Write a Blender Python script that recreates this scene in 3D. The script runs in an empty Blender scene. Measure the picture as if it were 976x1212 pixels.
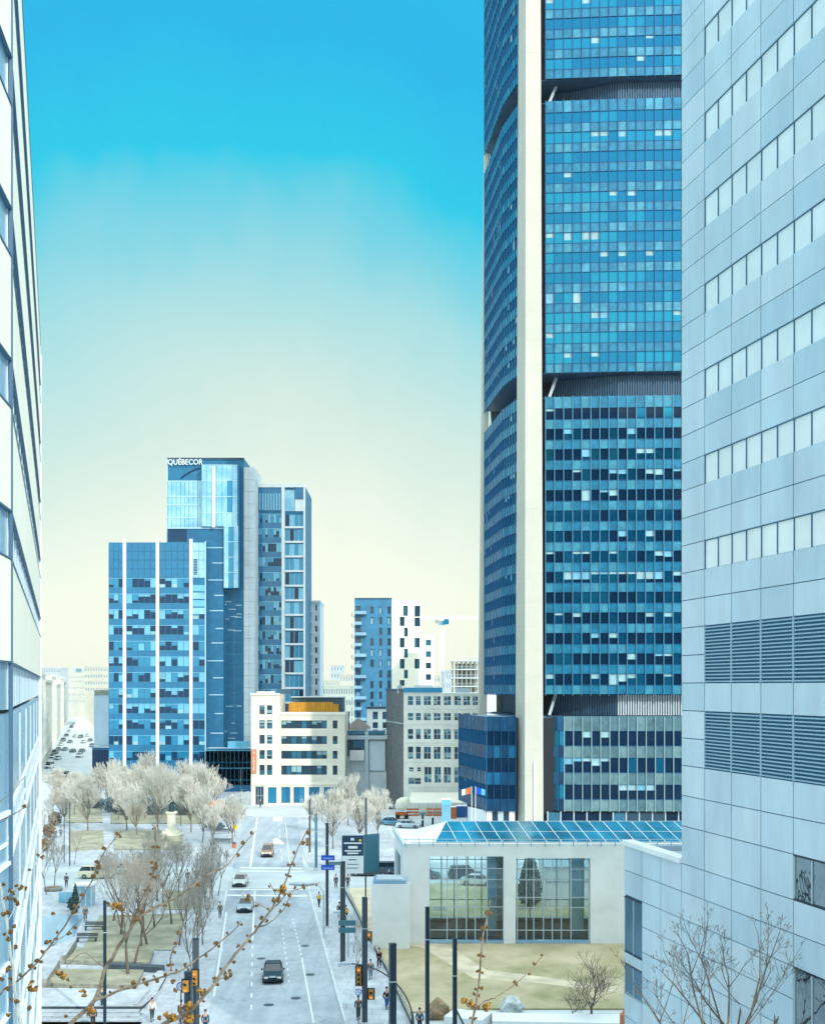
HAZE = 0.00005
import bpy, bmesh, math, random
from mathutils import Vector, Matrix
R = math.radians
random.seed(7)
scene = bpy.context.scene
col = scene.collection
F = 1400.0; CX = 488.0; HY = 812.0; CAMZ = 26.5

# ---------------------------------------------------------------- geometry of the view (a pixel and a distance give a point in the place)
def PX(px, Y): return (px - CX) / F * Y
def PZ(py, Y): return CAMZ - (py - HY) / F * Y
def P(px, py, Y): return Vector((PX(px, Y), Y, PZ(py, Y)))
def G(px, py):
    Y = CAMZ * F / (py - HY)
    return (PX(px, Y), Y)
def s2l(c):
    c = c / 255.0
    return c / 12.92 if c <= 0.04045 else ((c + 0.055) / 1.055) ** 2.4
def rgb(r, g, b, k=1.0): return (s2l(r) * k, s2l(g) * k, s2l(b) * k, 1)

# ---------------------------------------------------------------- materials
MATS = {}
def mat(name, color, rough=0.8, metal=0.0, spec=0.5, var=0.0, vscale=1.0, bump=0.0, bscale=8.0, color2=None, stretch=(1, 1, 1), emit=None, detail=4):
    m = bpy.data.materials.new(name); m.use_nodes = True
    nt = m.node_tree; b = nt.nodes['Principled BSDF']
    b.inputs['Base Color'].default_value = color
    b.inputs['Roughness'].default_value = rough
    b.inputs['Metallic'].default_value = metal
    b.inputs['Specular IOR Level'].default_value = spec
    if emit:
        b.inputs['Emission Color'].default_value = color; b.inputs['Emission Strength'].default_value = emit
    if var > 0 or bump > 0:
        tc = nt.nodes.new('ShaderNodeTexCoord'); mp = nt.nodes.new('ShaderNodeMapping')
        mp.inputs['Scale'].default_value = stretch
        nt.links.new(tc.outputs['Object'], mp.inputs['Vector'])
    if var > 0:
        n = nt.nodes.new('ShaderNodeTexNoise'); n.inputs['Scale'].default_value = vscale; n.inputs['Detail'].default_value = detail
        n.inputs['Roughness'].default_value = 0.62
        r = nt.nodes.new('ShaderNodeValToRGB')
        c2 = color2 or tuple([max(0, c * (1 - var)) for c in color[:3]] + [1])
        c1 = tuple([min(1, c * (1 + var * 0.5)) for c in color[:3]] + [1]) if not color2 else color
        r.color_ramp.elements[0].position = 0.33; r.color_ramp.elements[0].color = c2
        r.color_ramp.elements[1].position = 0.67; r.color_ramp.elements[1].color = c1
        nt.links.new(mp.outputs[0], n.inputs['Vector']); nt.links.new(n.outputs[0], r.inputs[0]); nt.links.new(r.outputs[0], b.inputs['Base Color'])
    if bump > 0:
        n2 = nt.nodes.new('ShaderNodeTexNoise'); n2.inputs['Scale'].default_value = bscale; n2.inputs['Detail'].default_value = 3
        bp = nt.nodes.new('ShaderNodeBump'); bp.inputs['Strength'].default_value = bump; bp.inputs['Distance'].default_value = 0.1
        nt.links.new(mp.outputs[0], n2.inputs['Vector']); nt.links.new(n2.outputs[0], bp.inputs['Height']); nt.links.new(bp.outputs[0], b.inputs['Normal'])
    MATS[name] = m
    return m
def brickmat(name, c1, c2, mortar, scale, bw=0.5, rh=0.25, ms=0.02, rough=0.85):
    m = bpy.data.materials.new(name); m.use_nodes = True
    nt = m.node_tree; b = nt.nodes['Principled BSDF']; b.inputs['Roughness'].default_value = rough
    tc = nt.nodes.new('ShaderNodeTexCoord'); mp = nt.nodes.new('ShaderNodeMapping'); mp.inputs['Rotation'].default_value = (R(90), 0, 0)
    br = nt.nodes.new('ShaderNodeTexBrick'); br.inputs['Color1'].default_value = c1; br.inputs['Color2'].default_value = c2
    br.inputs['Mortar'].default_value = mortar; br.inputs['Scale'].default_value = scale; br.inputs['Mortar Size'].default_value = ms
    br.inputs['Brick Width'].default_value = bw; br.inputs['Row Height'].default_value = rh
    n = nt.nodes.new('ShaderNodeTexNoise'); n.inputs['Scale'].default_value = 0.35; n.inputs['Detail'].default_value = 5
    mx = nt.nodes.new('ShaderNodeMixRGB'); mx.blend_type = 'MULTIPLY'; mx.inputs[0].default_value = 0.45
    nt.links.new(tc.outputs['Object'], mp.inputs[0]); nt.links.new(mp.outputs[0], br.inputs['Vector'])
    nt.links.new(tc.outputs['Object'], n.inputs['Vector'])
    nt.links.new(br.outputs[0], mx.inputs[1]); nt.links.new(n.outputs[0], mx.inputs[2]); nt.links.new(mx.outputs[0], b.inputs['Base Color'])
    return m

def paving(name, c, bw, rh, dirt=0.35, rot=0.0, crack=0.0, tracks=0.0):
    m = bpy.data.materials.new(name); m.use_nodes = True; nt = m.node_tree; b = nt.nodes['Principled BSDF']; b.inputs['Roughness'].default_value = 0.88
    tc = nt.nodes.new('ShaderNodeTexCoord'); mp = nt.nodes.new('ShaderNodeMapping'); mp.inputs['Rotation'].default_value = (0, 0, rot); nt.links.new(tc.outputs['Object'], mp.inputs[0])
    br = nt.nodes.new('ShaderNodeTexBrick'); br.inputs['Scale'].default_value = 1; br.inputs['Brick Width'].default_value = bw; br.inputs['Row Height'].default_value = rh; br.inputs['Mortar Size'].default_value = 0.03; br.inputs['Mortar Smooth'].default_value = 0.5
    br.inputs['Color1'].default_value = c; br.inputs['Color2'].default_value = tuple(x * 0.86 for x in c[:3]) + (1,); br.inputs['Mortar'].default_value = tuple(x * 0.55 for x in c[:3]) + (1,)
    nt.links.new(mp.outputs[0], br.inputs['Vector']); last = br.outputs[0]
    for sc, st, amt in ((0.13, (1, 1, 1), dirt), (1.1, (1, 0.5, 1), dirt * 0.8)) + (((0.5, (1.6, 0.05, 1), tracks),) if tracks else ()):
        m2 = nt.nodes.new('ShaderNodeMapping'); m2.inputs['Scale'].default_value = st; nt.links.new(tc.outputs['Object'], m2.inputs[0])
        n = nt.nodes.new('ShaderNodeTexNoise'); n.inputs['Scale'].default_value = sc; n.inputs['Detail'].default_value = 7; n.inputs['Roughness'].default_value = 0.65; nt.links.new(m2.outputs[0], n.inputs['Vector'])
        r = nt.nodes.new('ShaderNodeValToRGB'); r.color_ramp.elements[0].position = 0.32; r.color_ramp.elements[0].color = (1 - amt, 1 - amt, 1 - amt * 0.9, 1); r.color_ramp.elements[1].position = 0.62; r.color_ramp.elements[1].color = (1, 1, 1, 1); nt.links.new(n.outputs[0], r.inputs[0])
        mx = nt.nodes.new('ShaderNodeMixRGB'); mx.blend_type = 'MULTIPLY'; mx.inputs[0].default_value = 1; nt.links.new(last, mx.inputs[1]); nt.links.new(r.outputs[0], mx.inputs[2]); last = mx.outputs[0]
    if crack:
        v = nt.nodes.new('ShaderNodeTexVoronoi'); v.feature = 'DISTANCE_TO_EDGE'; v.inputs['Scale'].default_value = crack; nn = nt.nodes.new('ShaderNodeTexNoise'); nn.inputs['Scale'].default_value = 0.6; nn.inputs['Detail'].default_value = 5
        va = nt.nodes.new('ShaderNodeVectorMath'); va.operation = 'MULTIPLY_ADD'; va.inputs[1].default_value = (5, 5, 0); nt.links.new(nn.outputs['Color'], va.inputs[0]); nt.links.new(tc.outputs['Object'], va.inputs[2]); nt.links.new(tc.outputs['Object'], nn.inputs['Vector']); nt.links.new(va.outputs[0], v.inputs['Vector'])
        r = nt.nodes.new('ShaderNodeValToRGB'); r.color_ramp.elements[0].position = 0.0; r.color_ramp.elements[0].color = (0.72, 0.72, 0.74, 1); r.color_ramp.elements[1].position = 0.012; r.color_ramp.elements[1].color = (1, 1, 1, 1); nt.links.new(v.outputs['Distance'], r.inputs[0])
        mx = nt.nodes.new('ShaderNodeMixRGB'); mx.blend_type = 'MULTIPLY'; mx.inputs[0].default_value = 1; nt.links.new(last, mx.inputs[1]); nt.links.new(r.outputs[0], mx.inputs[2]); last = mx.outputs[0]
    nt.links.new(last, b.inputs['Base Color']); return m
M = {}
M['ground'] = mat('ground_paving', rgb(196, 204, 206), 0.9, var=0.18, vscale=0.12, bump=0.2, bscale=3)
M['road'] = mat('asphalt_salted', rgb(190, 200, 204), 0.85, var=0.16, vscale=0.25, stretch=(1, 0.12, 1), bump=0.25, bscale=14)
M['road2'] = mat('asphalt_old', rgb(192, 200, 202), 0.85, var=0.2, vscale=0.15, bump=0.25, bscale=14)
M['walk'] = mat('x2', rgb(204, 212, 216))
M['plaza'] = mat('x', rgb(204, 212, 216))
M['plaza'] = paving('plaza_paving', rgb(196, 205, 210), 2.4, 1.2, 0.3, 0.2)
M['walk'] = paving('sidewalk_slabs', rgb(202, 211, 216), 1.5, 1.5, 0.3, 0.06)
M['road'] = paving('asphalt_patched', rgb(182, 194, 201), 40, 60, 0.2, 0.07, crack=0.09, tracks=0.24)
M['sunlitstone'] = mat('sunlit_render', rgb(242, 240, 230), 0.85, var=0.12, vscale=0.25, bump=0.15, bscale=4)  # creamstone lightened to paint in sun that misses this front
M['kerb'] = mat('kerb_granite', rgb(200, 208, 214), 0.8, var=0.2, vscale=2)
M['paint'] = mat('road_paint', rgb(232, 236, 236), 0.7, var=0.3, vscale=1.5)
M['paintworn'] = mat('road_paint_worn', rgb(214, 224, 228), 0.8, var=0.25, vscale=4)
M['lawn'] = mat('dry_lawn', rgb(204, 190, 160), 0.95, var=0.3, vscale=0.14, bump=0.6, bscale=12, color2=rgb(138, 138, 96), stretch=(1, 0.7, 1), detail=12)
M['lawn2'] = mat('dry_lawn_square', rgb(172, 170, 150), 0.95, var=0.3, vscale=0.35, bump=0.6, bscale=12, color2=rgb(126, 128, 106), detail=8)
M['soil'] = mat('pale_soil', rgb(206, 196, 168), 0.95, var=0.25, vscale=0.4, bump=0.4, bscale=7)
M['darkstone'] = mat('dark_stone', rgb(70, 84, 92), 0.6, var=0.3, vscale=1)
M['wallstone'] = mat('grey_stone', rgb(150, 152, 140), 0.9, var=0.4, vscale=2, bump=0.4, bscale=6)
M['white'] = mat('white_paint', rgb(234, 238, 238), 0.55, var=0.08, vscale=0.4)
M['cream'] = mat('cream_panel', rgb(240, 236, 218), 0.5, var=0.05, vscale=0.2)
M['creamstone'] = mat('cream_stone', rgb(228, 224, 208), 0.85, var=0.12, vscale=0.25, bump=0.15, bscale=4)
M['concrete'] = mat('column_concrete', rgb(190, 188, 176), 0.8, var=0.07, vscale=0.15, bump=0.1, bscale=3)
M['palegrey'] = mat('pale_grey_stucco', rgb(198, 210, 216), 0.85, var=0.12, vscale=0.3)
M['bluegrey'] = mat('blue_grey_panel', rgb(194, 214, 226), 0.45, var=0.13, vscale=0.45, spec=0.4, stretch=(1, 1, 0.3), detail=7)
M['bluegrey2'] = mat('blue_grey_panel_b', rgb(185, 208, 222), 0.42, var=0.13, vscale=0.45, spec=0.4, stretch=(1, 1, 0.3), detail=7)
M['bluegrey3'] = mat('blue_grey_panel_c', rgb(202, 219, 229), 0.48, var=0.13, vscale=0.45, spec=0.4, stretch=(1, 1, 0.3), detail=7)
M['joint'] = mat('panel_joint', rgb(60, 112, 142), 0.9)
M['darkmetal'] = mat('dark_metal', rgb(34, 54, 70), 0.4, metal=0.5)
M['postmetal'] = mat('weathered_post', rgb(66, 80, 90), 0.6, metal=0.2, var=0.45, vscale=1.5, stretch=(4, 4, 0.5))
M['lightmetal'] = mat('light_metal', rgb(186, 202, 210), 0.45, metal=0.3)
M['slat'] = mat('louvre_slat', rgb(148, 182, 200), 0.5, metal=0.2)
M['black'] = mat('black_void', rgb(14, 28, 38), 0.7)
M['glass_t_mid'] = mat('tower_glass_blue', rgb(20, 116, 152), 0.05, metal=0.8, spec=0.8, bump=0.035, bscale=0.5)
M['glass_t_lite'] = mat('tower_glass_cyan', rgb(32, 136, 166), 0.05, metal=0.8, spec=0.8, bump=0.03, bscale=0.5)
M['glass_t_dark'] = mat('tower_glass_dark', rgb(8, 38, 64), 0.06, metal=0.0, spec=0.25, bump=0.03, bscale=0.5)
M['span_t'] = mat('tower_spandrel', rgb(34, 122, 156), 0.25, metal=0.2, spec=0.6, var=0.3, vscale=0.9)
M['span_t2'] = mat('tower_spandrel_b', rgb(62, 142, 168), 0.3, metal=0.2, spec=0.6, var=0.3, vscale=0.9)
M['blind'] = mat('window_blind', rgb(146, 184, 192), 0.6, var=0.2, vscale=0.6)
M['blind2'] = mat('window_blind_dim', rgb(110, 172, 198), 0.5, var=0.2, vscale=0.6)
M['fin'] = mat('tower_fin', rgb(20, 84, 128), 0.35, metal=0.5)
M['finside'] = mat('tower_side_fin', rgb(16, 100, 148), 0.5, metal=0.1)  # lighter side-face copy of the fin colour, standing in for reflected sky
M['finlite'] = mat('tower_fin_light', rgb(74, 132, 162), 0.4, metal=0.4)
M['span_pod'] = mat('podium_spandrel', rgb(84, 118, 128), 0.35, metal=0.1, spec=0.5, var=0.3, vscale=0.9)
M['span_pod2'] = mat('podium_spandrel_b', rgb(106, 138, 144), 0.35, metal=0.1, spec=0.5, var=0.3, vscale=0.9)
M['span_navy'] = mat('podium_side_glass', rgb(18, 66, 100), 0.2, spec=0.4, var=0.3, vscale=0.5)
M['span_navy2'] = mat('podium_side_glass_b', rgb(26, 96, 136), 0.2, spec=0.4, var=0.3, vscale=0.5)
M['finpale'] = mat('podium_fin', rgb(132, 158, 166), 0.5, metal=0.1)
M['trimblue'] = mat('thin_blue_trim', rgb(58, 96, 124), 0.5)
M['rib'] = mat('ribbed_metal', rgb(66, 100, 128), 0.5, metal=0.3, var=0.25, vscale=0.3)
M['q_dark'] = mat('block_glass_dark', rgb(10, 56, 88), 0.08, metal=0.0, spec=0.3, bump=0.03, bscale=0.4)
M['q_mid'] = mat('block_glass_mid', rgb(24, 130, 172), 0.1, metal=0.3, spec=0.8, bump=0.03, bscale=0.4)
M['q_lite'] = mat('block_glass_light', rgb(98, 178, 210), 0.12, metal=0.2, spec=0.8, bump=0.03, bscale=0.4)
M['q_pale'] = mat('block_glass_pale', rgb(156, 206, 222), 0.12, metal=0.2, spec=0.8, var=0.3, vscale=0.22, color2=rgb(96, 168, 206), bump=0.04, bscale=0.3)
M['q_span'] = mat('block_spandrel', rgb(18, 114, 158), 0.2, metal=0.2, spec=0.7, var=0.15, vscale=0.2)
M['q_slab'] = mat('blue_slab_cladding', rgb(30, 112, 150), 0.55, metal=0.1, var=0.22, vscale=0.5)
M['q_slab2'] = mat('teal_slab_cladding', rgb(22, 102, 142), 0.55, metal=0.1, var=0.22, vscale=0.5)
M['q_line'] = mat('thin_white_strip', rgb(170, 206, 220), 0.5)
M['balcblue'] = mat('blue_cladding', rgb(56, 122, 158), 0.7, var=0.2, vscale=0.3)
M['winblue'] = mat('window_glass_blue', rgb(52, 112, 140), 0.08, metal=0.2, spec=0.8, bump=0.03, bscale=1)
M['windark'] = mat('window_glass_dark', rgb(34, 66, 88), 0.08, metal=0.1, spec=0.8, bump=0.03, bscale=1)
M['winband'] = mat('office_band_glass', rgb(150, 188, 214), 0.12, metal=0.3, spec=0.8)
M['winpale'] = mat('office_pale_glass', rgb(140, 182, 206), 0.2, metal=0.1, spec=0.5, var=0.2, vscale=0.15)
M['mirror'] = mat('pavilion_glass', rgb(176, 212, 214), 0.015, metal=0.88, spec=1.0, bump=0.006, bscale=0.3)
M['panewhite'] = mat('office_window_pale', rgb(232, 240, 241), 0.25, metal=0.0, spec=0.8, var=0.1, vscale=0.3)
M['mirror2'] = mat('office_mirror_glass', rgb(120, 140, 150), 0.02, metal=0.85, spec=1.0, bump=0.2, bscale=0.5)
M['skylight'] = mat('skylight_glass', rgb(52, 152, 184), 0.06, metal=0.4, spec=0.9, var=0.45, vscale=0.35, bump=0.02)
M['orange'] = mat('orange_panel', rgb(196, 112, 66), 0.7, var=0.15, vscale=2)
M['banner'] = mat('orange_banner', rgb(206, 136, 104), 0.8)
M['yellow'] = mat('yellow_panel', rgb(206, 146, 40), 0.8, var=0.3, vscale=0.8, stretch=(3, 3, 0.3))
M['hiviz'] = mat('yellow_cloth', rgb(236, 208, 50), 0.8)
M['sigyellow'] = mat('signal_yellow', rgb(176, 128, 52), 0.5)
M['lens_red'] = mat('lens_amber', rgb(240, 150, 60), 0.3, emit=0.6)
M['lens_off'] = mat('lens_off', rgb(36, 40, 40), 0.2)
M['bluesign'] = mat('blue_sign', rgb(20, 92, 206), 0.5)
M['signwhite'] = mat('sign_white', rgb(236, 240, 240), 0.5)
M['navy'] = mat('sign_navy', rgb(28, 66, 92), 0.5)
M['teal'] = mat('board_teal', rgb(66, 120, 138), 0.6, var=0.12, vscale=1)
M['greysign'] = mat('sign_grey', rgb(104, 138, 148), 0.5, metal=0.2)
M['toilet'] = mat('pale_blue_plastic', rgb(110, 188, 212), 0.5)
M['toiletblue'] = mat('blue_plastic', rgb(34, 98, 168), 0.5)
M['brick'] = brickmat('brown_brick', rgb(120, 122, 124), rgb(96, 100, 106), rgb(150, 152, 150), 1.0, 0.5, 0.18, 0.02)
M['roofbrown'] = mat('brown_roof', rgb(112, 106, 100), 0.9, var=0.2, vscale=1)
M['roofgrey'] = mat('flat_roof', rgb(176, 188, 196), 0.9, var=0.2, vscale=0.4)
M['roofdark'] = mat('dark_roof', rgb(62, 96, 116), 0.7, var=0.2, vscale=0.4)
M['bluecornice'] = mat('blue_cornice', rgb(40, 142, 184), 0.5)
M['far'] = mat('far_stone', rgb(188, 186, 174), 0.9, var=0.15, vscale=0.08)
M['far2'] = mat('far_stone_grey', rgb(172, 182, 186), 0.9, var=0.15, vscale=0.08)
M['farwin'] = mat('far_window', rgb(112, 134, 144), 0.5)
M['bark'] = mat('brown_bark', rgb(110, 100, 88), 0.95, var=0.35, vscale=3, bump=0.5, bscale=10)
M['twig'] = mat('grey_twig', rgb(164, 158, 148), 0.95)
M['barkpale'] = mat('pale_bark', rgb(124, 120, 108), 0.95, var=0.3, vscale=2)
M['twigpale'] = mat('pale_twig', rgb(202, 200, 190), 0.95)  # sun and haze on the far trees put into the twig colour
M['branchbark'] = mat('branch_bark', rgb(158, 144, 126), 0.8, var=0.55, vscale=26, bump=0.4, bscale=70, color2=rgb(88, 76, 62))
M['branchpale'] = mat('branch_bark_pale', rgb(188, 196, 190), 0.8, var=0.3, vscale=20)
M['bud'] = mat('bud_scales', rgb(156, 116, 46), 0.7, var=0.6, vscale=160, color2=rgb(84, 60, 28), bump=0.6, bscale=260)
M['budyellow'] = mat('bud_flower', rgb(190, 144, 50), 0.7, var=0.4, vscale=180, color2=rgb(120, 74, 22))
M['evergreen'] = mat('evergreen_leaf', rgb(72, 100, 96), 0.9, var=0.4, vscale=1.2)
M['shrubdark'] = mat('dark_shrub_leaf', rgb(78, 104, 116), 0.9, var=0.4, vscale=1.2)
M['shrubbrown'] = mat('brown_shrub_leaf', rgb(132, 116, 92), 0.9, var=0.4, vscale=1.5)
M['bronze'] = mat('statue_bronze', rgb(48, 78, 84), 0.5, metal=0.4, var=0.3, vscale=2)
M['rockbrown'] = mat('brown_boulder', rgb(160, 140, 110), 0.95, var=0.5, vscale=1.5, bump=0.8, bscale=2.5)
M['rockgrey'] = mat('grey_boulder', rgb(190, 200, 200), 0.95, var=0.45, vscale=1.5, bump=0.8, bscale=2.5)
M['rubber'] = mat('tyre_rubber', rgb(30, 36, 42), 0.85)
M['rim'] = mat('wheel_rim', rgb(150, 158, 164), 0.35, metal=0.8)
M['carglass'] = mat('car_glass', rgb(30, 48, 60), 0.05, metal=0.2, spec=0.9)
M['headlight'] = mat('headlight_lens', rgb(226, 232, 232), 0.1, spec=0.9)
M['taillight'] = mat('taillight_lens', rgb(160, 40, 30), 0.2)
M['plate'] = mat('blank_plate', rgb(222, 224, 222), 0.5)
M['skin'] = mat('skin_tone', rgb(196, 150, 124), 0.6)
M['hair'] = mat('dark_hair', rgb(40, 34, 32), 0.8)
def clearglass(name, tint, refl=0.12):
    m = bpy.data.materials.new(name); m.use_nodes = True; nt = m.node_tree; nt.nodes.clear(); o = nt.nodes.new('ShaderNodeOutputMaterial'); t = nt.nodes.new('ShaderNodeBsdfTransparent'); t.inputs[0].default_value = tint
    g = nt.nodes.new('ShaderNodeBsdfGlossy'); g.inputs['Roughness'].default_value = 0.02; fr_ = nt.nodes.new('ShaderNodeFresnel'); fr_.inputs[0].default_value = 1.6; mx = nt.nodes.new('ShaderNodeMixShader'); ma = nt.nodes.new('ShaderNodeMath'); ma.inputs[1].default_value = refl
    nt.links.new(fr_.outputs[0], ma.inputs[0]); nt.links.new(ma.outputs[0], mx.inputs[0]); nt.links.new(t.outputs[0], mx.inputs[1]); nt.links.new(g.outputs[0], mx.inputs[2]); nt.links.new(mx.outputs[0], o.inputs[0]); return m
M['clear'] = clearglass('pavilion_clear_glass', (0.80, 0.93, 0.95, 1), 0.05)
def paint(r, g, b):
    k = 'carpaint_%d_%d_%d' % (r, g, b)
    if k not in M: M[k] = mat('car_paint', rgb(r, g, b), 0.25, metal=0.25, spec=0.7)
    return M[k]
def cloth(r, g, b):
    k = 'cloth_%d_%d_%d' % (r, g, b)
    if k not in M: M[k] = mat('cloth', rgb(r, g, b), 0.9)
    return M[k]

# ---------------------------------------------------------------- mesh builder
class MB:
    def __init__(s): s.v = []; s.f = []; s.m = []; s.mats = []
    def mi(s, m):
        if m not in s.mats: s.mats.append(m)
        return s.mats.index(m)
    def face(s, pts, m):
        n = len(s.v); s.v += [tuple(p) for p in pts]; s.f.append(tuple(range(n, n + len(pts)))); s.m.append(s.mi(m))
    def box(s, x0, y0, z0, x1, y1, z1, m):
        x0, x1 = min(x0, x1), max(x0, x1); y0, y1 = min(y0, y1), max(y0, y1); z0, z1 = min(z0, z1), max(z0, z1)
        n = len(s.v); s.v += [(x0, y0, z0), (x1, y0, z0), (x1, y1, z0), (x0, y1, z0), (x0, y0, z1), (x1, y0, z1), (x1, y1, z1), (x0, y1, z1)]
        for q in ((0, 3, 2, 1), (4, 5, 6, 7), (0, 1, 5, 4), (1, 2, 6, 5), (2, 3, 7, 6), (3, 0, 4, 7)):
            s.f.append(tuple(n + i for i in q)); s.m.append(s.mi(m))
    def prism(s, foot, z0, z1, m, mtop=None, foot1=None):
        k = len(foot); f1 = foot1 or foot; n = len(s.v)
        s.v += [(p[0], p[1], z0) for p in foot] + [(p[0], p[1], z1) for p in f1]
        for i in range(k):
            j = (i + 1) % k; s.f.append((n + i, n + j, n + k + j, n + k + i)); s.m.append(s.mi(m))
        s.f.append(tuple(n + k + i for i in range(k))); s.m.append(s.mi(mtop or m))
        s.f.append(tuple(n + k - 1 - i for i in range(k))); s.m.append(s.mi(m))
    def tube(s, p0, p1, r0, r1, m, n=6, cap=True):
        p0 = Vector(p0); p1 = Vector(p1); d = (p1 - p0)
        if d.length < 1e-6: return
        d.normalize(); a = d.orthogonal().normalized(); b = d.cross(a); k = len(s.v)
        for p, r in ((p0, r0), (p1, r1)):
            for i in range(n):
                t = 2 * math.pi * i / n; s.v.append(tuple(p + a * (r * math.cos(t)) + b * (r * math.sin(t))))
        mi = s.mi(m)
        for i in range(n):
            j = (i + 1) % n; s.f.append((k + i, k + j, k + n + j, k + n + i)); s.m.append(mi)
        if cap:
            s.f.append(tuple(k + n + i for i in range(n))); s.m.append(mi)
            s.f.append(tuple(k + n - 1 - i for i in range(n))); s.m.append(mi)
    def path(s, pts, rads, m, n=6):
        pts = [Vector(p) for p in pts]; mi = s.mi(m); k0 = len(s.v); prev = None
        for i, p in enumerate(pts):
            d = (pts[min(i + 1, len(pts) - 1)] - pts[max(i - 1, 0)]).normalized()
            a = d.orthogonal().normalized() if prev is None else (prev - d * prev.dot(d)).normalized()
            prev = a; b = d.cross(a)
            for q in range(n):
                t = 2 * math.pi * q / n; s.v.append(tuple(p + a * (rads[i] * math.cos(t)) + b * (rads[i] * math.sin(t))))
        for i in range(len(pts) - 1):
            for q in range(n):
                r = (q + 1) % n
                s.f.append((k0 + i * n + q, k0 + i * n + r, k0 + (i + 1) * n + r, k0 + (i + 1) * n + q)); s.m.append(mi)
        s.f.append(tuple(k0 + n - 1 - q for q in range(n))); s.m.append(mi)
        s.f.append(tuple(k0 + (len(pts) - 1) * n + q for q in range(n))); s.m.append(mi)
    def lathe(s, prof, m, n=12, c=(0, 0)):
        k = len(s.v); mi = s.mi(m)
        for r, z in prof:
            for i in range(n):
                t = 2 * math.pi * i / n; s.v.append((c[0] + r * math.cos(t), c[1] + r * math.sin(t), z))
        for a in range(len(prof) - 1):
            for i in range(n):
                j = (i + 1) % n; s.f.append((k + a * n + i, k + a * n + j, k + (a + 1) * n + j, k + (a + 1) * n + i)); s.m.append(mi)
        s.f.append(tuple(k + n - 1 - i for i in range(n))); s.m.append(mi)
        s.f.append(tuple(k + (len(prof) - 1) * n + i for i in range(n))); s.m.append(mi)
    def blob(s, c, r, m, seed=0, n=2, rough=0.2):
        bm = bmesh.new(); bmesh.ops.create_icosphere(bm, subdivisions=n, radius=1.0); rr = random.Random(seed)
        ph = [rr.uniform(0, 6) for _ in range(6)]
        k = len(s.v); mi = s.mi(m)
        for v in bm.verts:
            w = 1 + rough * (math.sin(v.co.x * 3 + ph[0]) * math.sin(v.co.y * 3 + ph[1]) + 0.6 * math.sin(v.co.z * 5 + ph[2] + v.co.x * 4) + 0.3 * rr.uniform(-1, 1))
            s.v.append((c[0] + v.co.x * r[0] * w, c[1] + v.co.y * r[1] * w, c[2] + v.co.z * r[2] * w))
        for f in bm.faces: s.f.append(tuple(k + v.index for v in f.verts)); s.m.append(mi)
        bm.free()
    def build(s, name, parent=None, smooth=False):
        me = bpy.data.meshes.new(name)
        v = s.v
        if parent is not None:
            L = WL(parent); v = [(a[0] - L[0], a[1] - L[1], a[2] - L[2]) for a in v]
        me.from_pydata(v, [], s.f)
        for m in s.mats: me.materials.append(m)
        me.polygons.foreach_set('material_index', s.m)
        if smooth: me.polygons.foreach_set('use_smooth', [True] * len(s.f))
        me.update()
        o = bpy.data.objects.new(name, me); col.objects.link(o)
        if parent is not None: o.parent = parent
        return o
def WL(o):
    L = Vector((0, 0, 0))
    while o is not None: L += o.location; o = o.parent
    return L
def tag(o, label=None, cat=None, group=None, kind=None):
    if label: o['label'] = label
    if cat: o['category'] = cat
    if group: o['group'] = group
    if kind: o['kind'] = kind
    return o
def thing(name, label, cat, loc=(0, 0, 0), group=None):
    o = bpy.data.objects.new(name, None); col.objects.link(o); o.location = loc; o.empty_display_size = 0.3
    return tag(o, label, cat, group)
def struct(name, mb): return tag(mb.build(name), kind='structure')
CH = {}
def kids(o): return [c for c in bpy.data.objects if c.parent == o]
def dup(root, loc, rz=0.0, sc=1.0, label=None, group=None, swap=None):
    if root.name not in CH:
        CH[root.name] = [(c, kids(c)) for c in kids(root)]
    r = root.copy(); col.objects.link(r); r.location = loc; r.rotation_euler = (0, 0, rz); r.scale = (sc, sc, sc) if not isinstance(sc, tuple) else sc
    if label: r['label'] = label
    if group: r['group'] = group
    for c, gs in CH[root.name]:
        d = c.copy(); col.objects.link(d); d.parent = r
        if swap:
            hit = False
            for i, sl in enumerate(c.material_slots):
                if sl.material in swap:
                    if not hit: d.data = c.data.copy(); hit = True
                    d.data.materials[i] = swap[sl.material]
        for g in gs:
            e = g.copy(); col.objects.link(e); e.parent = d
    return r

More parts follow.
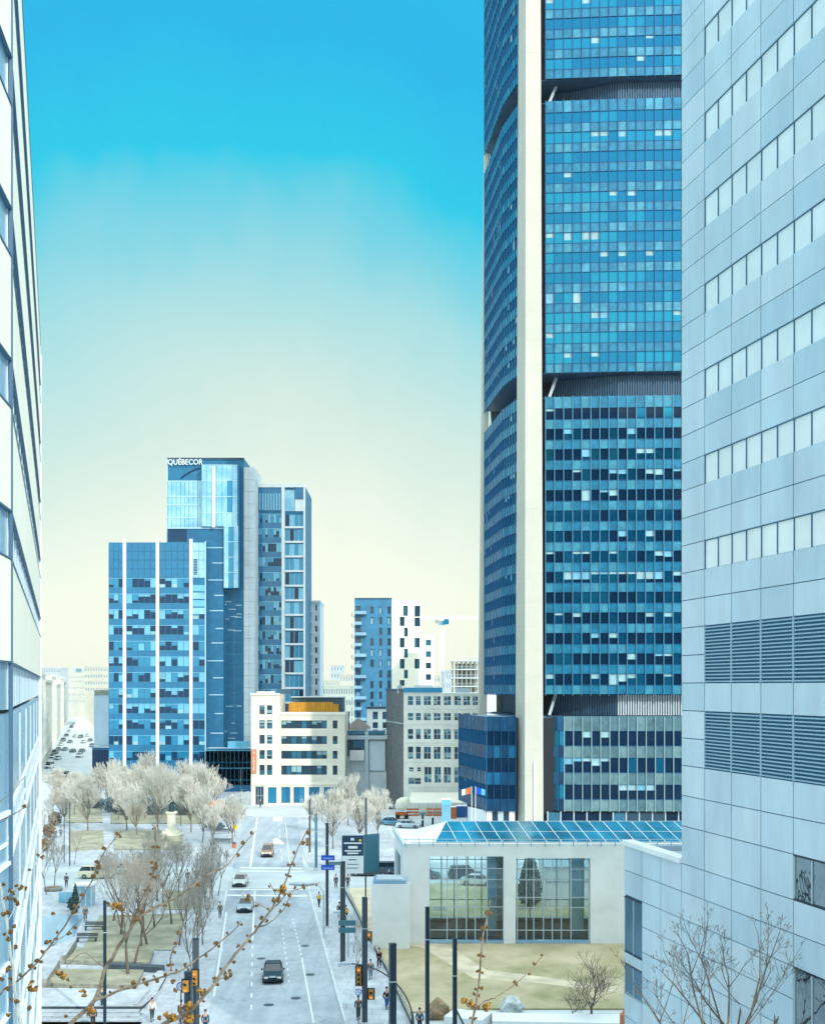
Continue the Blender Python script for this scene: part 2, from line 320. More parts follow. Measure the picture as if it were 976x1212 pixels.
# ---------------------------------------------------------------- facade helpers
class Fr:      # a vertical facade line from a to b (2D); outward normal on the right hand of a->b
    def __init__(s, a, b):
        s.a = Vector((a[0], a[1])); d = Vector((b[0] - a[0], b[1] - a[1])); s.L = d.length; s.u = d / s.L; s.n = Vector((s.u.y, -s.u.x))
    def p(s, u, z, o=0.0):
        q = s.a + s.u * u + s.n * o; return (q.x, q.y, z)
    def rect(s, mb, u0, u1, z0, z1, m, o=0.0): mb.face([s.p(u0, z0, o), s.p(u1, z0, o), s.p(u1, z1, o), s.p(u0, z1, o)], m)
    def slab(s, mb, u0, u1, z0, z1, o0, o1, m):
        c = [s.p(u0, z0, o1), s.p(u1, z0, o1), s.p(u1, z1, o1), s.p(u0, z1, o1)]
        d = [s.p(u0, z0, o0), s.p(u1, z0, o0), s.p(u1, z1, o0), s.p(u0, z1, o0)]
        mb.face(c, m)
        for i in range(4):
            j = (i + 1) % 4; mb.face([c[j], c[i], d[i], d[j]], m)
    def holes(s, mb, rects, z0, z1, m, depth=0.25, u0=0.0, u1=None):
        u1 = s.L if u1 is None else u1
        us = sorted(set([u0, u1] + [max(u0, min(u1, q)) for r in rects for q in r[:2]])); zs = sorted(set([z0, z1] + [q for r in rects for q in r[2:4]]))
        for i in range(len(us) - 1):
            for j in range(len(zs) - 1):
                cu = (us[i] + us[i + 1]) / 2; cz = (zs[j] + zs[j + 1]) / 2
                if us[i + 1] - us[i] < 1e-6 or zs[j + 1] - zs[j] < 1e-6: continue
                if any(r[0] < cu < r[1] and r[2] < cz < r[3] for r in rects): continue
                s.rect(mb, us[i], us[i + 1], zs[j], zs[j + 1], m)
        for r in rects:
            a, b, c, d = r[:4]
            for q in (((a, c), (b, c)), ((b, c), (b, d)), ((b, d), (a, d)), ((a, d), (a, c))):
                (ua, za), (ub, zb) = q
                mb.face([s.p(ua, za), s.p(ub, zb), s.p(ub, zb, -depth), s.p(ua, za, -depth)][::-1], m)
def window(fr, r, parent, depth=0.25, cols=1, rows=1, gl=None, frame=None, blindp=0.0, fw=0.07, name='window'):
    a, b, c, d = r[:4]; mb = MB(); gl = gl or [M['winblue'], M['windark']]; frame = frame or M['white']
    for i in range(cols):
        for j in range(rows):
            ua = a + (b - a) * i / cols; ub = a + (b - a) * (i + 1) / cols; za = c + (d - c) * j / rows; zb = c + (d - c) * (j + 1) / rows
            g = random.choice(gl)
            if random.random() < blindp:
                zc = zb - (zb - za) * random.choice((0.3, 0.5, 0.7))
                fr.rect(mb, ua, ub, za, zc, g, -depth + 0.01); fr.rect(mb, ua, ub, zc, zb, M['blind'], -depth + 0.01)
            else: fr.rect(mb, ua, ub, za, zb, g, -depth + 0.01)
    for i in range(cols + 1):
        u = a + (b - a) * i / cols; w = fw / 2
        ul = min(max(u - w, a), b - 2 * w); fr.slab(mb, ul, ul + 2 * w, c, d, -depth + 0.012, -depth + 0.09, frame)
    for j in range(rows + 1):
        z = c + (d - c) * j / rows; w = fw / 2; zl = min(max(z - w, c), d - 2 * w); fr.slab(mb, a, b, zl, zl + 2 * w, -depth + 0.012, -depth + 0.085, frame)
    return mb.build(name, parent)
def foot_rect(px0, px1, Y, depth): return [(PX(px0, Y), Y), (PX(px1, Y), Y), (PX(px1, Y), Y + depth), (PX(px0, Y), Y + depth)]
# ---------------------------------------------------------------- camera, sky, sun
cam = bpy.data.objects.new('camera', bpy.data.cameras.new('camera')); col.objects.link(cam)
cam.location = (0, 0, CAMZ); cam.rotation_euler = (R(90), 0, 0)
cam.data.sensor_fit = 'HORIZONTAL'; cam.data.sensor_width = 36; cam.data.lens = 36 * F / 976
cam.data.shift_y = (HY - 606) / 976; cam.data.clip_start = 0.1; cam.data.clip_end = 9000
scene.camera = cam
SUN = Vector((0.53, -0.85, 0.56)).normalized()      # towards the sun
sl = bpy.data.lights.new('sun', 'SUN'); sl.energy = 2.0; sl.angle = R(0.6); sl.color = (1.0, 0.955, 0.87)
so = bpy.data.objects.new('sun', sl); col.objects.link(so); so.location = (60, -90, 120)
so.rotation_euler = SUN.to_track_quat('Z', 'Y').to_euler()
w = bpy.data.worlds.new('World'); scene.world = w; w.use_nodes = True
nt = w.node_tree; nt.nodes.clear()
out = nt.nodes.new('ShaderNodeOutputWorld'); add = nt.nodes.new('ShaderNodeAddShader')
b1 = nt.nodes.new('ShaderNodeBackground'); b2 = nt.nodes.new('ShaderNodeBackground')
sky = nt.nodes.new('ShaderNodeTexSky'); sky.sky_type = 'NISHITA'; sky.sun_disc = False
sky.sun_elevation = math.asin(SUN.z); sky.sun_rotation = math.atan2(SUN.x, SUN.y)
b1.inputs[1].default_value = 0.012
nt.links.new(sky.outputs[0], b1.inputs[0])
tc = nt.nodes.new('ShaderNodeTexCoord'); sep = nt.nodes.new('ShaderNodeSeparateXYZ'); nt.links.new(tc.outputs['Generated'], sep.inputs[0])
def noise(scale, stretch, detail=3):
    mp = nt.nodes.new('ShaderNodeMapping'); mp.inputs['Scale'].default_value = stretch
    n = nt.nodes.new('ShaderNodeTexNoise'); n.inputs['Scale'].default_value = scale; n.inputs['Detail'].default_value = detail
    nt.links.new(tc.outputs['Generated'], mp.inputs[0]); nt.links.new(mp.outputs[0], n.inputs['Vector']); return n.outputs[0]
def mathn(op, a, b, c=None):
    n = nt.nodes.new('ShaderNodeMath'); n.operation = op
    for i, q in enumerate((a, b, c)):
        if q is None: continue
        if isinstance(q, (int, float)): n.inputs[i].default_value = q
        else: nt.links.new(q, n.inputs[i])
    return n.outputs[0]
fine = mathn('MULTIPLY_ADD', noise(26, (1, 1, 0.4), 6), 0.045, -0.0225)
big = mathn('MULTIPLY_ADD', noise(3.1, (1, 1, 1), 2), 0.10, -0.05)
dx = mathn('ADD', sep.outputs[0], 0.13)
arch = mathn('MINIMUM', mathn('MULTIPLY', mathn('MULTIPLY', dx, dx), 1.3), 0.07)
zz = mathn('ADD', mathn('ADD', mathn('ADD', sep.outputs[2], fine), big), arch)
ramp = nt.nodes.new('ShaderNodeValToRGB'); nt.links.new(zz, ramp.inputs[0])
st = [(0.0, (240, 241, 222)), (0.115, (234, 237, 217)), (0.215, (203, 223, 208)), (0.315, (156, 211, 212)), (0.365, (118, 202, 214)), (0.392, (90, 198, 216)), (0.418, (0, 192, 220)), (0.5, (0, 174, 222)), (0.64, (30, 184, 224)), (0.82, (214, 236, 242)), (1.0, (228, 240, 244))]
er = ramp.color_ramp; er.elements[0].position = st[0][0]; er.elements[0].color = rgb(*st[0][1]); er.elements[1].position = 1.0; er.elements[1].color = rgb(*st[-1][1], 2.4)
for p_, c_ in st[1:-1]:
    e = er.elements.new(p_); e.color = rgb(*c_, 1.0 if p_ < 0.8 else 2.0)  # unseen upper stops pushed past white to lift light on shaded faces
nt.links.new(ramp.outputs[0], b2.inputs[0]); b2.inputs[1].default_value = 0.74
# glow added to unseen sky around the sun behind the viewer, lifting ambient light
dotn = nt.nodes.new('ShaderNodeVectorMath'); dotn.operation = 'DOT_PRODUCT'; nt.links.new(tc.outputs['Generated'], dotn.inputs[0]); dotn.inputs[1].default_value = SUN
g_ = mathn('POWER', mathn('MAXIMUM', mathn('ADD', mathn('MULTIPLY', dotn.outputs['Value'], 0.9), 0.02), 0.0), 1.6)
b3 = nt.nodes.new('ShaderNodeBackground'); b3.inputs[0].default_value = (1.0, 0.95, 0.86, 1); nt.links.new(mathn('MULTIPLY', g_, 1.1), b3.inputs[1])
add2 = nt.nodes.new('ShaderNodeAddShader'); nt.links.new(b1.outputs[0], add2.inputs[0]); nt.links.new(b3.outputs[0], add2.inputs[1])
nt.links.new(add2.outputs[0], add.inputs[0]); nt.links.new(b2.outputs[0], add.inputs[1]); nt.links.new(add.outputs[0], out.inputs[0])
scene.view_settings.view_transform = 'Standard'; scene.view_settings.look = 'None'; scene.view_settings.exposure = 0.52; scene.view_settings.gamma = 1

# ---------------------------------------------------------------- ground, streets, square
mb = MB(); mb.box(-2500, -400, -0.5, 2500, 4200, 0.0, M['ground']); struct('ground', mb)
def flat(name, pts, z, m, h=0.0, kind='structure', world=False, edge=None):
    q = [p if world else G(*p) for p in pts]
    a = sum(q[i][0] * q[(i + 1) % len(q)][1] - q[(i + 1) % len(q)][0] * q[i][1] for i in range(len(q)))
    if a < 0: q = q[::-1]
    mb = MB()
    if h > 0: mb.prism(q, z, z + h, edge or m, m)
    else: mb.face([(x, y, z) for x, y in q], m)
    bm = bmesh.new(); o = mb.build(name); bm.from_mesh(o.data)
    bmesh.ops.triangulate(bm, faces=[f for f in bm.faces if len(f.verts) > 4]); bm.to_mesh(o.data); bm.free()
    return tag(o, kind=kind)
RZ = 0.004
# main street
flat('road', [(215, 1400), (246, 1205), (263, 1086), (276, 1026), (289, 966), (351, 966), (357, 1003), (361, 1045), (366, 1066), (406.5, 1211), (460, 1400)], RZ, M['road'])
flat('far_cross_road', [(150, 954.5), (150, 965.5), (470, 965.5), (560, 965.5), (560, 954.5)], RZ * 2, M['road2'])
flat('cross_road', [(40, 1029), (275, 1029), (360, 1029.5), (500, 1029.5), (500, 1052), (364, 1052), (270, 1052), (40, 1047)], RZ * 3, M['road2'])
flat('left_street', [(38, 962), (49, 912), (65, 880), (79, 860), (88, 848), (104, 848), (112, 880), (112, 962)], RZ, M['road2'])
flat('left_cross_road', [(40, 918), (40, 934), (290, 934), (290, 918)], RZ * 2, M['road2'])
# painted lines
def strip(mb, a, b, w, z, m, n=1, duty=1.0):
    A = Vector(G(*a)); B = Vector(G(*b)); d = (B - A); L = d.length; d /= L; s = Vector((-d.y, d.x)) * w / 2
    for i in range(n):
        p = A + d * L * i / n; q = A + d * L * (i + duty) / n
        mb.face([(p.x + s.x, p.y + s.y, z), (p.x - s.x, p.y - s.y, z), (q.x - s.x, q.y - s.y, z), (q.x + s.x, q.y + s.y, z)], m)
def up(o):
    bm = bmesh.new(); bm.from_mesh(o.data)
    for f in bm.faces:
        f.normal_update()
        if f.normal.z < 0: f.normal_flip()
    bm.to_mesh(o.data); bm.free(); return o
z = RZ * 5
mb = MB()
strip(mb, (304.5, 968), (296, 1028), 0.3, z, M['paint']); strip(mb, (301.5, 1055), (299, 1110), 0.22, z, M['paintworn'])
strip(mb, (299, 1110), (297, 1205), 0.16, z, M['paintworn'], 8, 0.4)
strip(mb, (334, 1100), (343, 1168), 0.13, z, M['paintworn'], 11, 0.4); strip(mb, (346.5, 1088), (357, 1134), 0.15, z, M['paintworn'], 10, 0.45)
strip(mb, (357, 1134), (371, 1211), 0.16, z, M['paintworn']); strip(mb, (330, 975), (334, 1024), 0.15, z, M['paintworn'], 6, 0.5)
strip(mb, (338, 975), (343, 1024), 0.15, z, M['paintworn'])
strip(mb, (253, 1180), (268, 1080), 0.2, z, M['paintworn']); strip(mb, (300, 966.6), (353, 966.6), 0.7, z, M['paint'])
up(struct('lane_marking', mb))
mb = MB(); zc = RZ * 6
for (a, b, wd) in (((284, 1027.5), (358, 1028.5), 1.4), ((284, 1031.5), (360, 1032), 0.8), ((272, 1053.5), (362, 1053.5), 0.7), ((269, 1060), (364, 1061), 0.9)): strip(mb, a, b, wd, zc, M['paint'])
up(struct('crosswalk', mb))
mb = MB()
for pts in ([(323.5, 967.5), (333.5, 967.5), (334, 972.5), (323, 972.5)], [(323, 994), (328, 992), (331, 994), (333, 996), (337, 999.5), (330, 999.5), (323.5, 999)]):
    q = [G(*p) for p in pts]; mb.face([(x, y, zc) for x, y in q], M['paint'])
up(struct('road_arrow', mb))
mb = MB()
for (px, py) in ((367, 1154), (361, 1120), (309, 1135), (350, 1182), (318, 1190)):
    x, y = G(px, py); mb.face([(x + 0.45 * math.cos(t * math.pi / 6), y + 0.45 * math.sin(t * math.pi / 6), z) for t in range(12)], M['darkstone'])
struct('manhole_cover', mb)
# kerbs and pavements
flat('sidewalk_right', [(363.5, 1054), (406.5, 1211), (460, 1400), (560, 1400), (486, 1211), (459, 1152), (436, 1112), (428, 1095), (409, 1060), (406, 1054)], 0, M['walk'], 0.13, edge=M['kerb'])
flat('sidewalk_corner', [(352, 968), (357.5, 1003), (361, 1018), (366, 1026), (375, 1028), (480, 1028), (470, 1000), (450, 970)], 0, M['walk'], 0.13, edge=M['kerb'])
flat('sidewalk_left', [(216, 1400), (245, 1205), (262, 1086), (266, 1056), (240, 1056), (228, 1105), (205, 1205), (190, 1400)], 0, M['walk'], 0.13, edge=M['kerb'])
flat('sidewalk_left_far', [(288, 967), (276, 1026), (263, 1026), (277, 967)], 0, M['walk'], 0.13, edge=M['kerb'])
flat('kerb_strip', [(365, 1056), (367, 1056), (410, 1211), (407.2, 1211)], 0.13, M['kerb'], 0.012)
flat('plaza', [(47, 1400), (45, 1056), (238, 1056), (225, 1105), (203, 1205), (188, 1400)], 0, M['plaza'], 0.09, edge=M['kerb'])
flat('street_pavement', [(45, 1026), (45, 990), (262, 990), (262, 1026)], 0, M['plaza'], 0.09, edge=M['kerb'])
flat('square_paving', [(60, 989), (72, 938), (285, 938), (275, 989)], 0, M['plaza'], 0.09, edge=M['kerb'])
# lawns of the square
ZL = 0.09
def lawn(pts, h=0.1, m=None, name='lawn'): return flat(name, pts, ZL, m or M['lawn2'], h, edge=M['wallstone'])
lawn([(118, 1086), (221, 1083), (203, 1127), (99, 1124)])
lawn([(194, 1054.5), (231, 1058), (226, 1078), (190, 1078)])
lawn([(93, 1128), (182, 1130.5), (177, 1146), (78, 1143)], 0.45)
lawn([(70, 1154), (170, 1155), (160, 1174), (54, 1171)], 0.45)
lawn([(82, 985.5), (122, 984.5), (123, 1006), (82, 1009)], 0.2)
lawn([(135, 984.5), (216, 985), (216, 1007), (135, 1007.5)], 0.2)
lawn([(75, 950), (120, 950), (121, 975), (78, 975)], 0.2); lawn([(132, 950), (262, 950), (255, 976), (131, 976)], 0.2)
lawn([(262, 968), (286, 968), (274, 1024), (256, 1000)], 0.1, M['plaza'], 'planting_bed')
flat('soil_bed', [(412, 1053), (438, 1052), (441, 1112), (437, 1112)], 0.05, M['soil'], 0.1)
flat('lawn_right', [(437, 1112), (452, 1116.5), (760, 1116.5), (1100, 1130), (1100, 1196), (560, 1196), (484, 1200), (459, 1152)], 0.02, M['lawn'], 0.12)
flat('back_lawn', [(-1.5, 134), (31, 134), (31, 158), (-1.5, 158)], 0.02, M['lawn'], 0.1, world=True)
flat('back_road', [(-12, 159), (40, 159), (40, 171), (-12, 171)], RZ * 4, M['road2'], world=True)
flat('soil_path', [(440, 1113.5), (500, 1124), (560, 1160), (640, 1166), (738, 1178), (738, 1172), (640, 1158), (575, 1150), (530, 1120), (475, 1113.5)], 0.144, M['soil'])
flat('square_terrace', [(47, 1174), (165, 1176), (190, 1150), (197, 1159), (184, 1183), (168, 1196.5), (47, 1196.5)], 0.09, M['plaza'], 0.25, edge=M['darkstone'])
flat('ramp_paving', [(47, 1099), (48.5, 1086), (70, 1083.5), (100, 1085), (88, 1110), (62, 1122), (47, 1122)], 0.09, M['winband'], 0.03, edge=M['kerb'])
flat('ledge', [(127, 1146), (195, 1150), (191, 1153.5), (126, 1149)], 0.09, M['darkstone'], 0.5)
mb = MB()
for i in range(4):
    x0, y0 = G(42, 1197.5 + i * 4); x1, _ = G(167 + i, 1197.5 + i * 4); mb.box(x0, y0 - 1.3, -0.02, x1, y0 - 0.42, 0.30 - i * 0.07, M['plaza']); mb.box(x0, y0 - 0.42, -0.02, x1, y0 - 0.02, 0.22 - i * 0.07, M['darkstone'])
struct('plaza_steps', mb)
mb = MB()
for i in range(3):
    x0, y0 = G(164 + i * 7, 1196); x1, y1 = G(178 + i * 6, 1177); mb.box(x0 - 0.4, y0, 0.05, x1, y1, 0.52 - i * 0.12, M['plaza'])
struct('side_steps', mb)
for k, (pts) in enumerate((((53, 1172), (69, 1147)), ((75, 1143), (89, 1122)))):
    (a, b) = pts; A = Vector(G(*a)); B = Vector(G(*b)); d = (B - A).normalized(); s = Vector((d.y, -d.x)) * 0.18; mb = MB()
    mb.prism([(A.x - s.x, A.y - s.y), (A.x + s.x, A.y + s.y), (B.x + s.x, B.y + s.y), (B.x - s.x, B.y - s.y)][::1], 0.05, 0.95, M['wallstone'], M['plaza'])
    tag(mb.build('retaining_wall'), ('low grey stone wall closing off the nearest raised lawn panel', 'low grey stone wall closing off the second raised lawn panel, farther from the steps')[k], 'wall', 'low walls beside the raised lawns')

# ---------------------------------------------------------------- near left office block
A0 = Vector((-10.58, 31.0)); dl = Vector((-0.2986, 1.0)); B0 = A0 + dl * 49.6; C0 = A0 + Vector((0.1414, -1.0)) * 7
lb = thing('office_building', 'white panelled office block with dark window bands cut by the left edge of the photo', 'building', (-20, 52, 0))
mb = MB()
frF = Fr(B0, A0) if False else Fr(A0, B0)     # normal points to the right of A->B: towards the street
frN = Fr(C0, A0)
LZ = [27.1 + 3.97 * k for k in range(-6, 6)]
mbf = MB()
back = [(C0.x, C0.y), (A0.x, A0.y), (B0.x, B0.y), (B0.x - 30, B0.y), (C0.x - 30, C0.y)]
core = MB(); core.prism([(C0.x - 0.6, C0.y), (A0.x - 0.6, A0.y + 0.1), (B0.x - 0.6, B0.y - 0.3), (B0.x - 30, B0.y), (C0.x - 30, C0.y)], 0, 48.6, M['cream'])
core.build('core', lb)
for fr, nm in ((frF, 'facade'), (frN, 'facade')):
    pan = MB()
    for k, zt in enumerate(LZ):
        zb = zt - 1.22; znb = zt + 3.97 - 1.22
        if zt < 24:      # lower glazed floors with white trim
            [fr.slab(pan, fr.L * i / 12 + 0.02, fr.L * (i + 1) / 12 - 0.02, zt + 0.12, znb - 0.1, -0.3, -0.02, M['winpale']) for i in range(12)]
            fr.slab(pan, 0, fr.L, zt, zt + 0.12, -0.3, 0.06, M['white'])
            fr.slab(pan, 0, fr.L, zb - 0.10, zb, -0.3, 0.06, M['white'])
        else:
            n = 9 if fr is frF else 2
            for i in range(n):
                a = fr.L * i / n; b = fr.L * (i + 1) / n
                fr.slab(pan, a + 0.012, b - 0.012, zt + 0.05, znb - 0.05, -0.3, 0.06, M['cream'])
            fr.slab(pan, 0, fr.L, zt, zt + 0.035, -0.3, 0.09, M['trimblue']); fr.slab(pan, 0, fr.L, znb - 0.035, znb, -0.3, 0.09, M['trimblue'])
    pan.build('cladding', lb)
    for k, zt in enumerate(LZ):
        wb = MB(); zb = zt - 1.22; n = 24 if fr is frF else 4
        for i in range(n):
            a = fr.L * i / n; b = fr.L * (i + 1) / n
            fr.rect(wb, a, b, zb, zt, random.choice([M['winband'], M['winband'], M['winpale']]) if fr is frF else M['winpale'], -0.05)
            fr.slab(wb, a - 0.02, a + 0.02, zb, zt, -0.05, -0.02, M['lightmetal'])
        if k == 5: fr.slab(wb, 0, fr.L, zb + 0.42, zb + 0.5, -0.05, 0.0, M['white'])
        wb.build('window_band', lb)
mv = MB()
for i in range(7):
    u = frF.L * (0.03 + i * 0.15); frF.slab(mv, u - 0.03, u + 0.03, 0.2, 25.6, -0.02, 0.03, M['lightmetal'])
frF.slab(mv, frF.L - 0.35, frF.L, 0, 49, -0.3, 0.12, M['white']); frF.slab(mv, -0.01, 0.015, 0, 49, 0.0, 0.11, M['trimblue'])
mv.build('mullion', lb)
rf = MB(); rf.prism(back, 48.6, 49.2, M['white'], M['roofgrey']); rf.build('roof', lb)

# ---------------------------------------------------------------- near right office block
def RP(Y): return (27.93 - 0.2307 * Y, Y)
rb = thing('office_building', 'tall pale blue-grey panelled block with ribbon windows and louvres filling the right edge', 'building', (30, 54, 0))
Ys = [61.0, 58.5, 55.85, 53.2, 50.55, 47.9, 45.25, 42.6]
Yw = [68.2, 65.8, 63.4]
fr = Fr(RP(61.0), RP(42.6)); frw = Fr(RP(68.2), RP(61.0))
us = [(61.0 - y) * 1.0263 for y in Ys]; uw = [(68.2 - y) * 1.0263 for y in Yw + [61.0]]
core = MB()
core.prism([(RP(61)[0] + 0.08, 60.95), (RP(42.6)[0] + 0.08, 42.6), (120, 42.6), (120, 60.95)], 0, 75.9, M['joint'])
core.prism([(RP(68.2)[0] + 0.08, 68.15), (RP(61)[0] + 0.08, 60.9), (120, 60.9), (120, 68.15)], 0, 16.9, M['joint'])
core.build('core', rb)
zl = [22.42, 20.87, 19.3, 17.35, 15.9, 14.5, 13.1, 11.7, 10.3, 8.9, 7.5, 6.1, 4.7, 3.3, 1.9, 0.3][::-1]
zu = [22.42 + 1.41 * k for k in range(1, 39)]
zall = zl + zu
BG = [M['bluegrey'], M['bluegrey'], M['bluegrey2'], M['bluegrey3']]
winrects = []; louv = []
for k in range(11):
    zb = 32.29 + 4.23 * k
    for c in range(1, 7): winrects.append((us[c], us[c + 1], zb, zb + 1.41))
for zb in (26.65, 22.42):
    for c in range(1, 7): louv.append((us[c], us[c + 1], zb, zb + 2.82))
lowwin = [(us[4], us[6], 17.35, 19.3), (us[4], us[6], 11.7, 14.5)]
skip = winrects + louv + lowwin
pan = MB(); g = 0.022
for c in range(7):
    for j in range(len(zall) - 1):
        a, b, za, zb = us[c], us[c + 1], zall[j], zall[j + 1]
        if any(r[0] < (a + b) / 2 < r[1] and r[2] < (za + zb) / 2 < r[3] for r in skip): continue
        fr.slab(pan, a + g * 1.9, b - g * 1.9, za + g, zb - g, -0.08, 0.0, random.choice(BG))
pan.build('cladding', rb)
pan = MB(); wr = [(0, uw[1], 11.2, 14.4), (0, uw[1], 8.8, 10.57)]
zw = [z_ for z_ in zl if z_ <= 17.4]
for c in range(3):
    for j in range(len(zw) - 1):
        a, b, za, zb = uw[c], uw[c + 1], zw[j], zw[j + 1]
        if c == 0:
            if zb <= 8.95: pass
            elif za >= 14.4: pass
            else: continue
        frw.slab(pan, a + g * 1.9, b - g * 1.9, za + g, zb - g, -0.08, 0.0, random.choice(BG))
frw.slab(pan, g, uw[1] - g, 10.6, 11.18, -0.08, 0, M['bluegrey']); 
frw.slab(pan, -0.05, frw.L, 17.35, 17.62, -0.6, 0.12, M['white'])
pan.build('wing_cladding', rb)
# wing end wall facing the pavilion
ew = MB(); ew.box(RP(68.2)[0] + 0.1, 68.16, 0, 120, 68.3, 17.3, M['bluegrey']); ew.build('end_wall', rb)
for r in winrects:
    for h in range(2):
        a = r[0] + (r[1] - r[0]) * h / 2; b = r[0] + (r[1] - r[0]) * (h + 1) / 2; wb = MB()
        fr.rect(wb, a, b, r[2], r[3], M['panewhite'], -0.05)
        fr.slab(wb, a, a + 0.045, r[2], r[3], -0.05, 0.0, M['joint']); fr.slab(wb, a + 0.045, b, r[3] - 0.03, r[3], -0.05, 0.0, M['joint'])
        wb.build('window', rb)
for r in louv:
    lm = MB(); a, b, za, zb = r
    fr.rect(lm, a, b, za, zb, M['black'], -0.079)
    for e in ((a, a + 0.06), (b - 0.06, b)): fr.slab(lm, e[0], e[1], za, zb, -0.075, 0.02, M['slat'])
    for i in range(17):
        zz_ = za + (zb - za) * (i + 0.25) / 17
        fr.slab(lm, a + 0.06, b - 0.06, zz_, zz_ + 0.062, -0.02, 0.012, M['slat'])
    lm.build('louvre', rb)
def bigwin(fr, r, n, gm):
    a, b, za, zb = r; wb = MB()
    for i in range(n):
        p_ = a + (b - a) * i / n; q_ = a + (b - a) * (i + 1) / n
        fr.rect(wb, p_, q_, za, zb, gm, -0.06); fr.slab(wb, p_, p_ + 0.06, za, zb, -0.06, -0.01, M['lightmetal'])
    fr.slab(wb, a, b, za, za + 0.07, -0.06, 0.0, M['darkmetal']); fr.slab(wb, a, b, zb - 0.07, zb, -0.06, 0.0, M['darkmetal'])
    wb.build('window', rb)
for r in lowwin: bigwin(fr, r, 4, M['mirror2'])
for r in wr: bigwin(frw, r, 2, M['winblue'])
rf = MB(); rf.prism([(RP(61)[0], 61), (RP(42.6)[0], 42.6), (120, 42.6), (120, 61)], 75.9, 76.4, M['bluegrey']); rf.prism([(RP(68.2)[0] + 0.7, 68.1), (RP(61)[0] + 0.7, 61.1), (120, 61.1), (120, 68.1)], 16.9, 17.0, M['roofgrey']); rf.build('roof', rb)

# ---------------------------------------------------------------- glass-roofed pavilion
pv = thing('pavilion', 'low white pavilion with two tall gridded windows under a sloping glass roof', 'building', (10, 128, 0))
YF = 121.0; XL = PX(477, YF); XR = 32.0; ZT = 10.35
bk = (PX(466.5, 132), 132.0)
frp = Fr((XL, YF), (XR, YF)); frs = Fr(bk, (XL, YF))
r1 = (PX(508, YF) - XL, PX(596, YF) - XL, 0.25, PZ(1014, YF)); r2 = (PX(610, YF) - XL, PX(698.5, YF) - XL, 0.25, PZ(1016, YF))
wl = MB(); frp.holes(wl, [r1, r2], 0, ZT, M['white'], 0.7)
sr = (frs.L * 0.12, frs.L * 0.72, 4.2, 8.6); frs.holes(wl, [sr], 0, ZT, M['white'], 0.4)
wl.face([(XR, YF, 0), (XR, 133, 0), (XR, 133, ZT), (XR, YF, ZT)], M['white']); frb = Fr((XR, 133.0), (bk[0], 133.0)); frb.holes(wl, [(frb.L - 11.2, frb.L - 2.2, 0.3, 9.3), (frb.L - 22.5, frb.L - 12.2, 0.3, 9.3)], 0, ZT, M['white'], 0.5)
wl.face([(bk[0], 133, 0), (bk[0], 132, 0), (bk[0], 132, ZT), (bk[0], 133, ZT)], M['white'])
wl.face([(XL, YF, ZT), (XR, YF, ZT), (XR, 133, ZT), (bk[0], 133, ZT), (bk[0], 132, ZT)], M['white']); wl.face([(XL + 0.5, YF + 0.75, 0.16), (XR - 0.2, YF + 0.75, 0.16), (XR - 0.2, 132.5, 0.16), (bk[0] + 0.8, 132.5, 0.16)], M['darkstone'])
wl.build('wall', pv)
def gridwin(fr, r, us_, zs_, depth, gm, parent):
    a, b, c, d = r; wb = MB(); fr.rect(wb, a, b, c, d, gm, -depth + 0.02)
    for u in us_: fr.slab(wb, a + (b - a) * u - 0.05, a + (b - a) * u + 0.05, c, d, -depth + 0.02, -depth + 0.12, M['lightmetal'])
    for z_ in zs_: fr.slab(wb, a, b, c + (d - c) * z_ - 0.04, c + (d - c) * z_ + 0.04, -depth + 0.02, -depth + 0.11, M['lightmetal'])
    fr.slab(wb, a, b, c - 0.1, c + 0.15, -depth + 0.02, 0.08, M['winband'])
    wb.build('window', parent)
gridwin(frp, r1, (0.0, 0.24, 0.37, 0.5, 0.62, 0.78, 1.0), (0.13, 0.4, 0.72, 0.85, 1.0), 0.7, M['clear'], pv)
gridwin(frp, r2, (0.0, 0.03, 0.15, 0.25, 0.38, 0.5, 0.62, 0.75, 0.99), (0.13, 0.4, 0.52, 0.73, 0.86, 1.0), 0.7, M['clear'], pv)
gridwin(frb, (frb.L - 11.2, frb.L - 2.2, 0.3, 9.3), (0.0, 0.16, 0.33, 0.5, 0.66, 0.83, 1.0), (0.0, 0.25, 0.5, 0.75, 1.0), 0.5, M['clear'], pv)
gridwin(frb, (frb.L - 22.5, frb.L - 12.2, 0.3, 9.3), (0.0, 0.14, 0.28, 0.42, 0.57, 0.71, 0.85, 1.0), (0.0, 0.25, 0.5, 0.75, 1.0), 0.5, M['clear'], pv)
gridwin(frs, sr, (0.0, 0.33, 0.66, 1.0), (0.0, 1.0), 0.4, M['winblue'], pv)
pb = MB(); frp.slab(pb, r1[0] + (r1[1] - r1[0]) * 0.8, r1[0] + (r1[1] - r1[0]) * 0.93, 0.3, r1[3] - 0.02, -3.0, -2.85, M['q_pale']); pb.build('screen', pv)
pb = MB(); frp.slab(pb, r2[0] + (r2[1] - r2[0]) * 0.80, r2[0] + (r2[1] - r2[0]) * 0.97, 0.3, r2[3] - 0.02, -3.0, -2.85, M['q_pale']); pb.build('screen', pv)

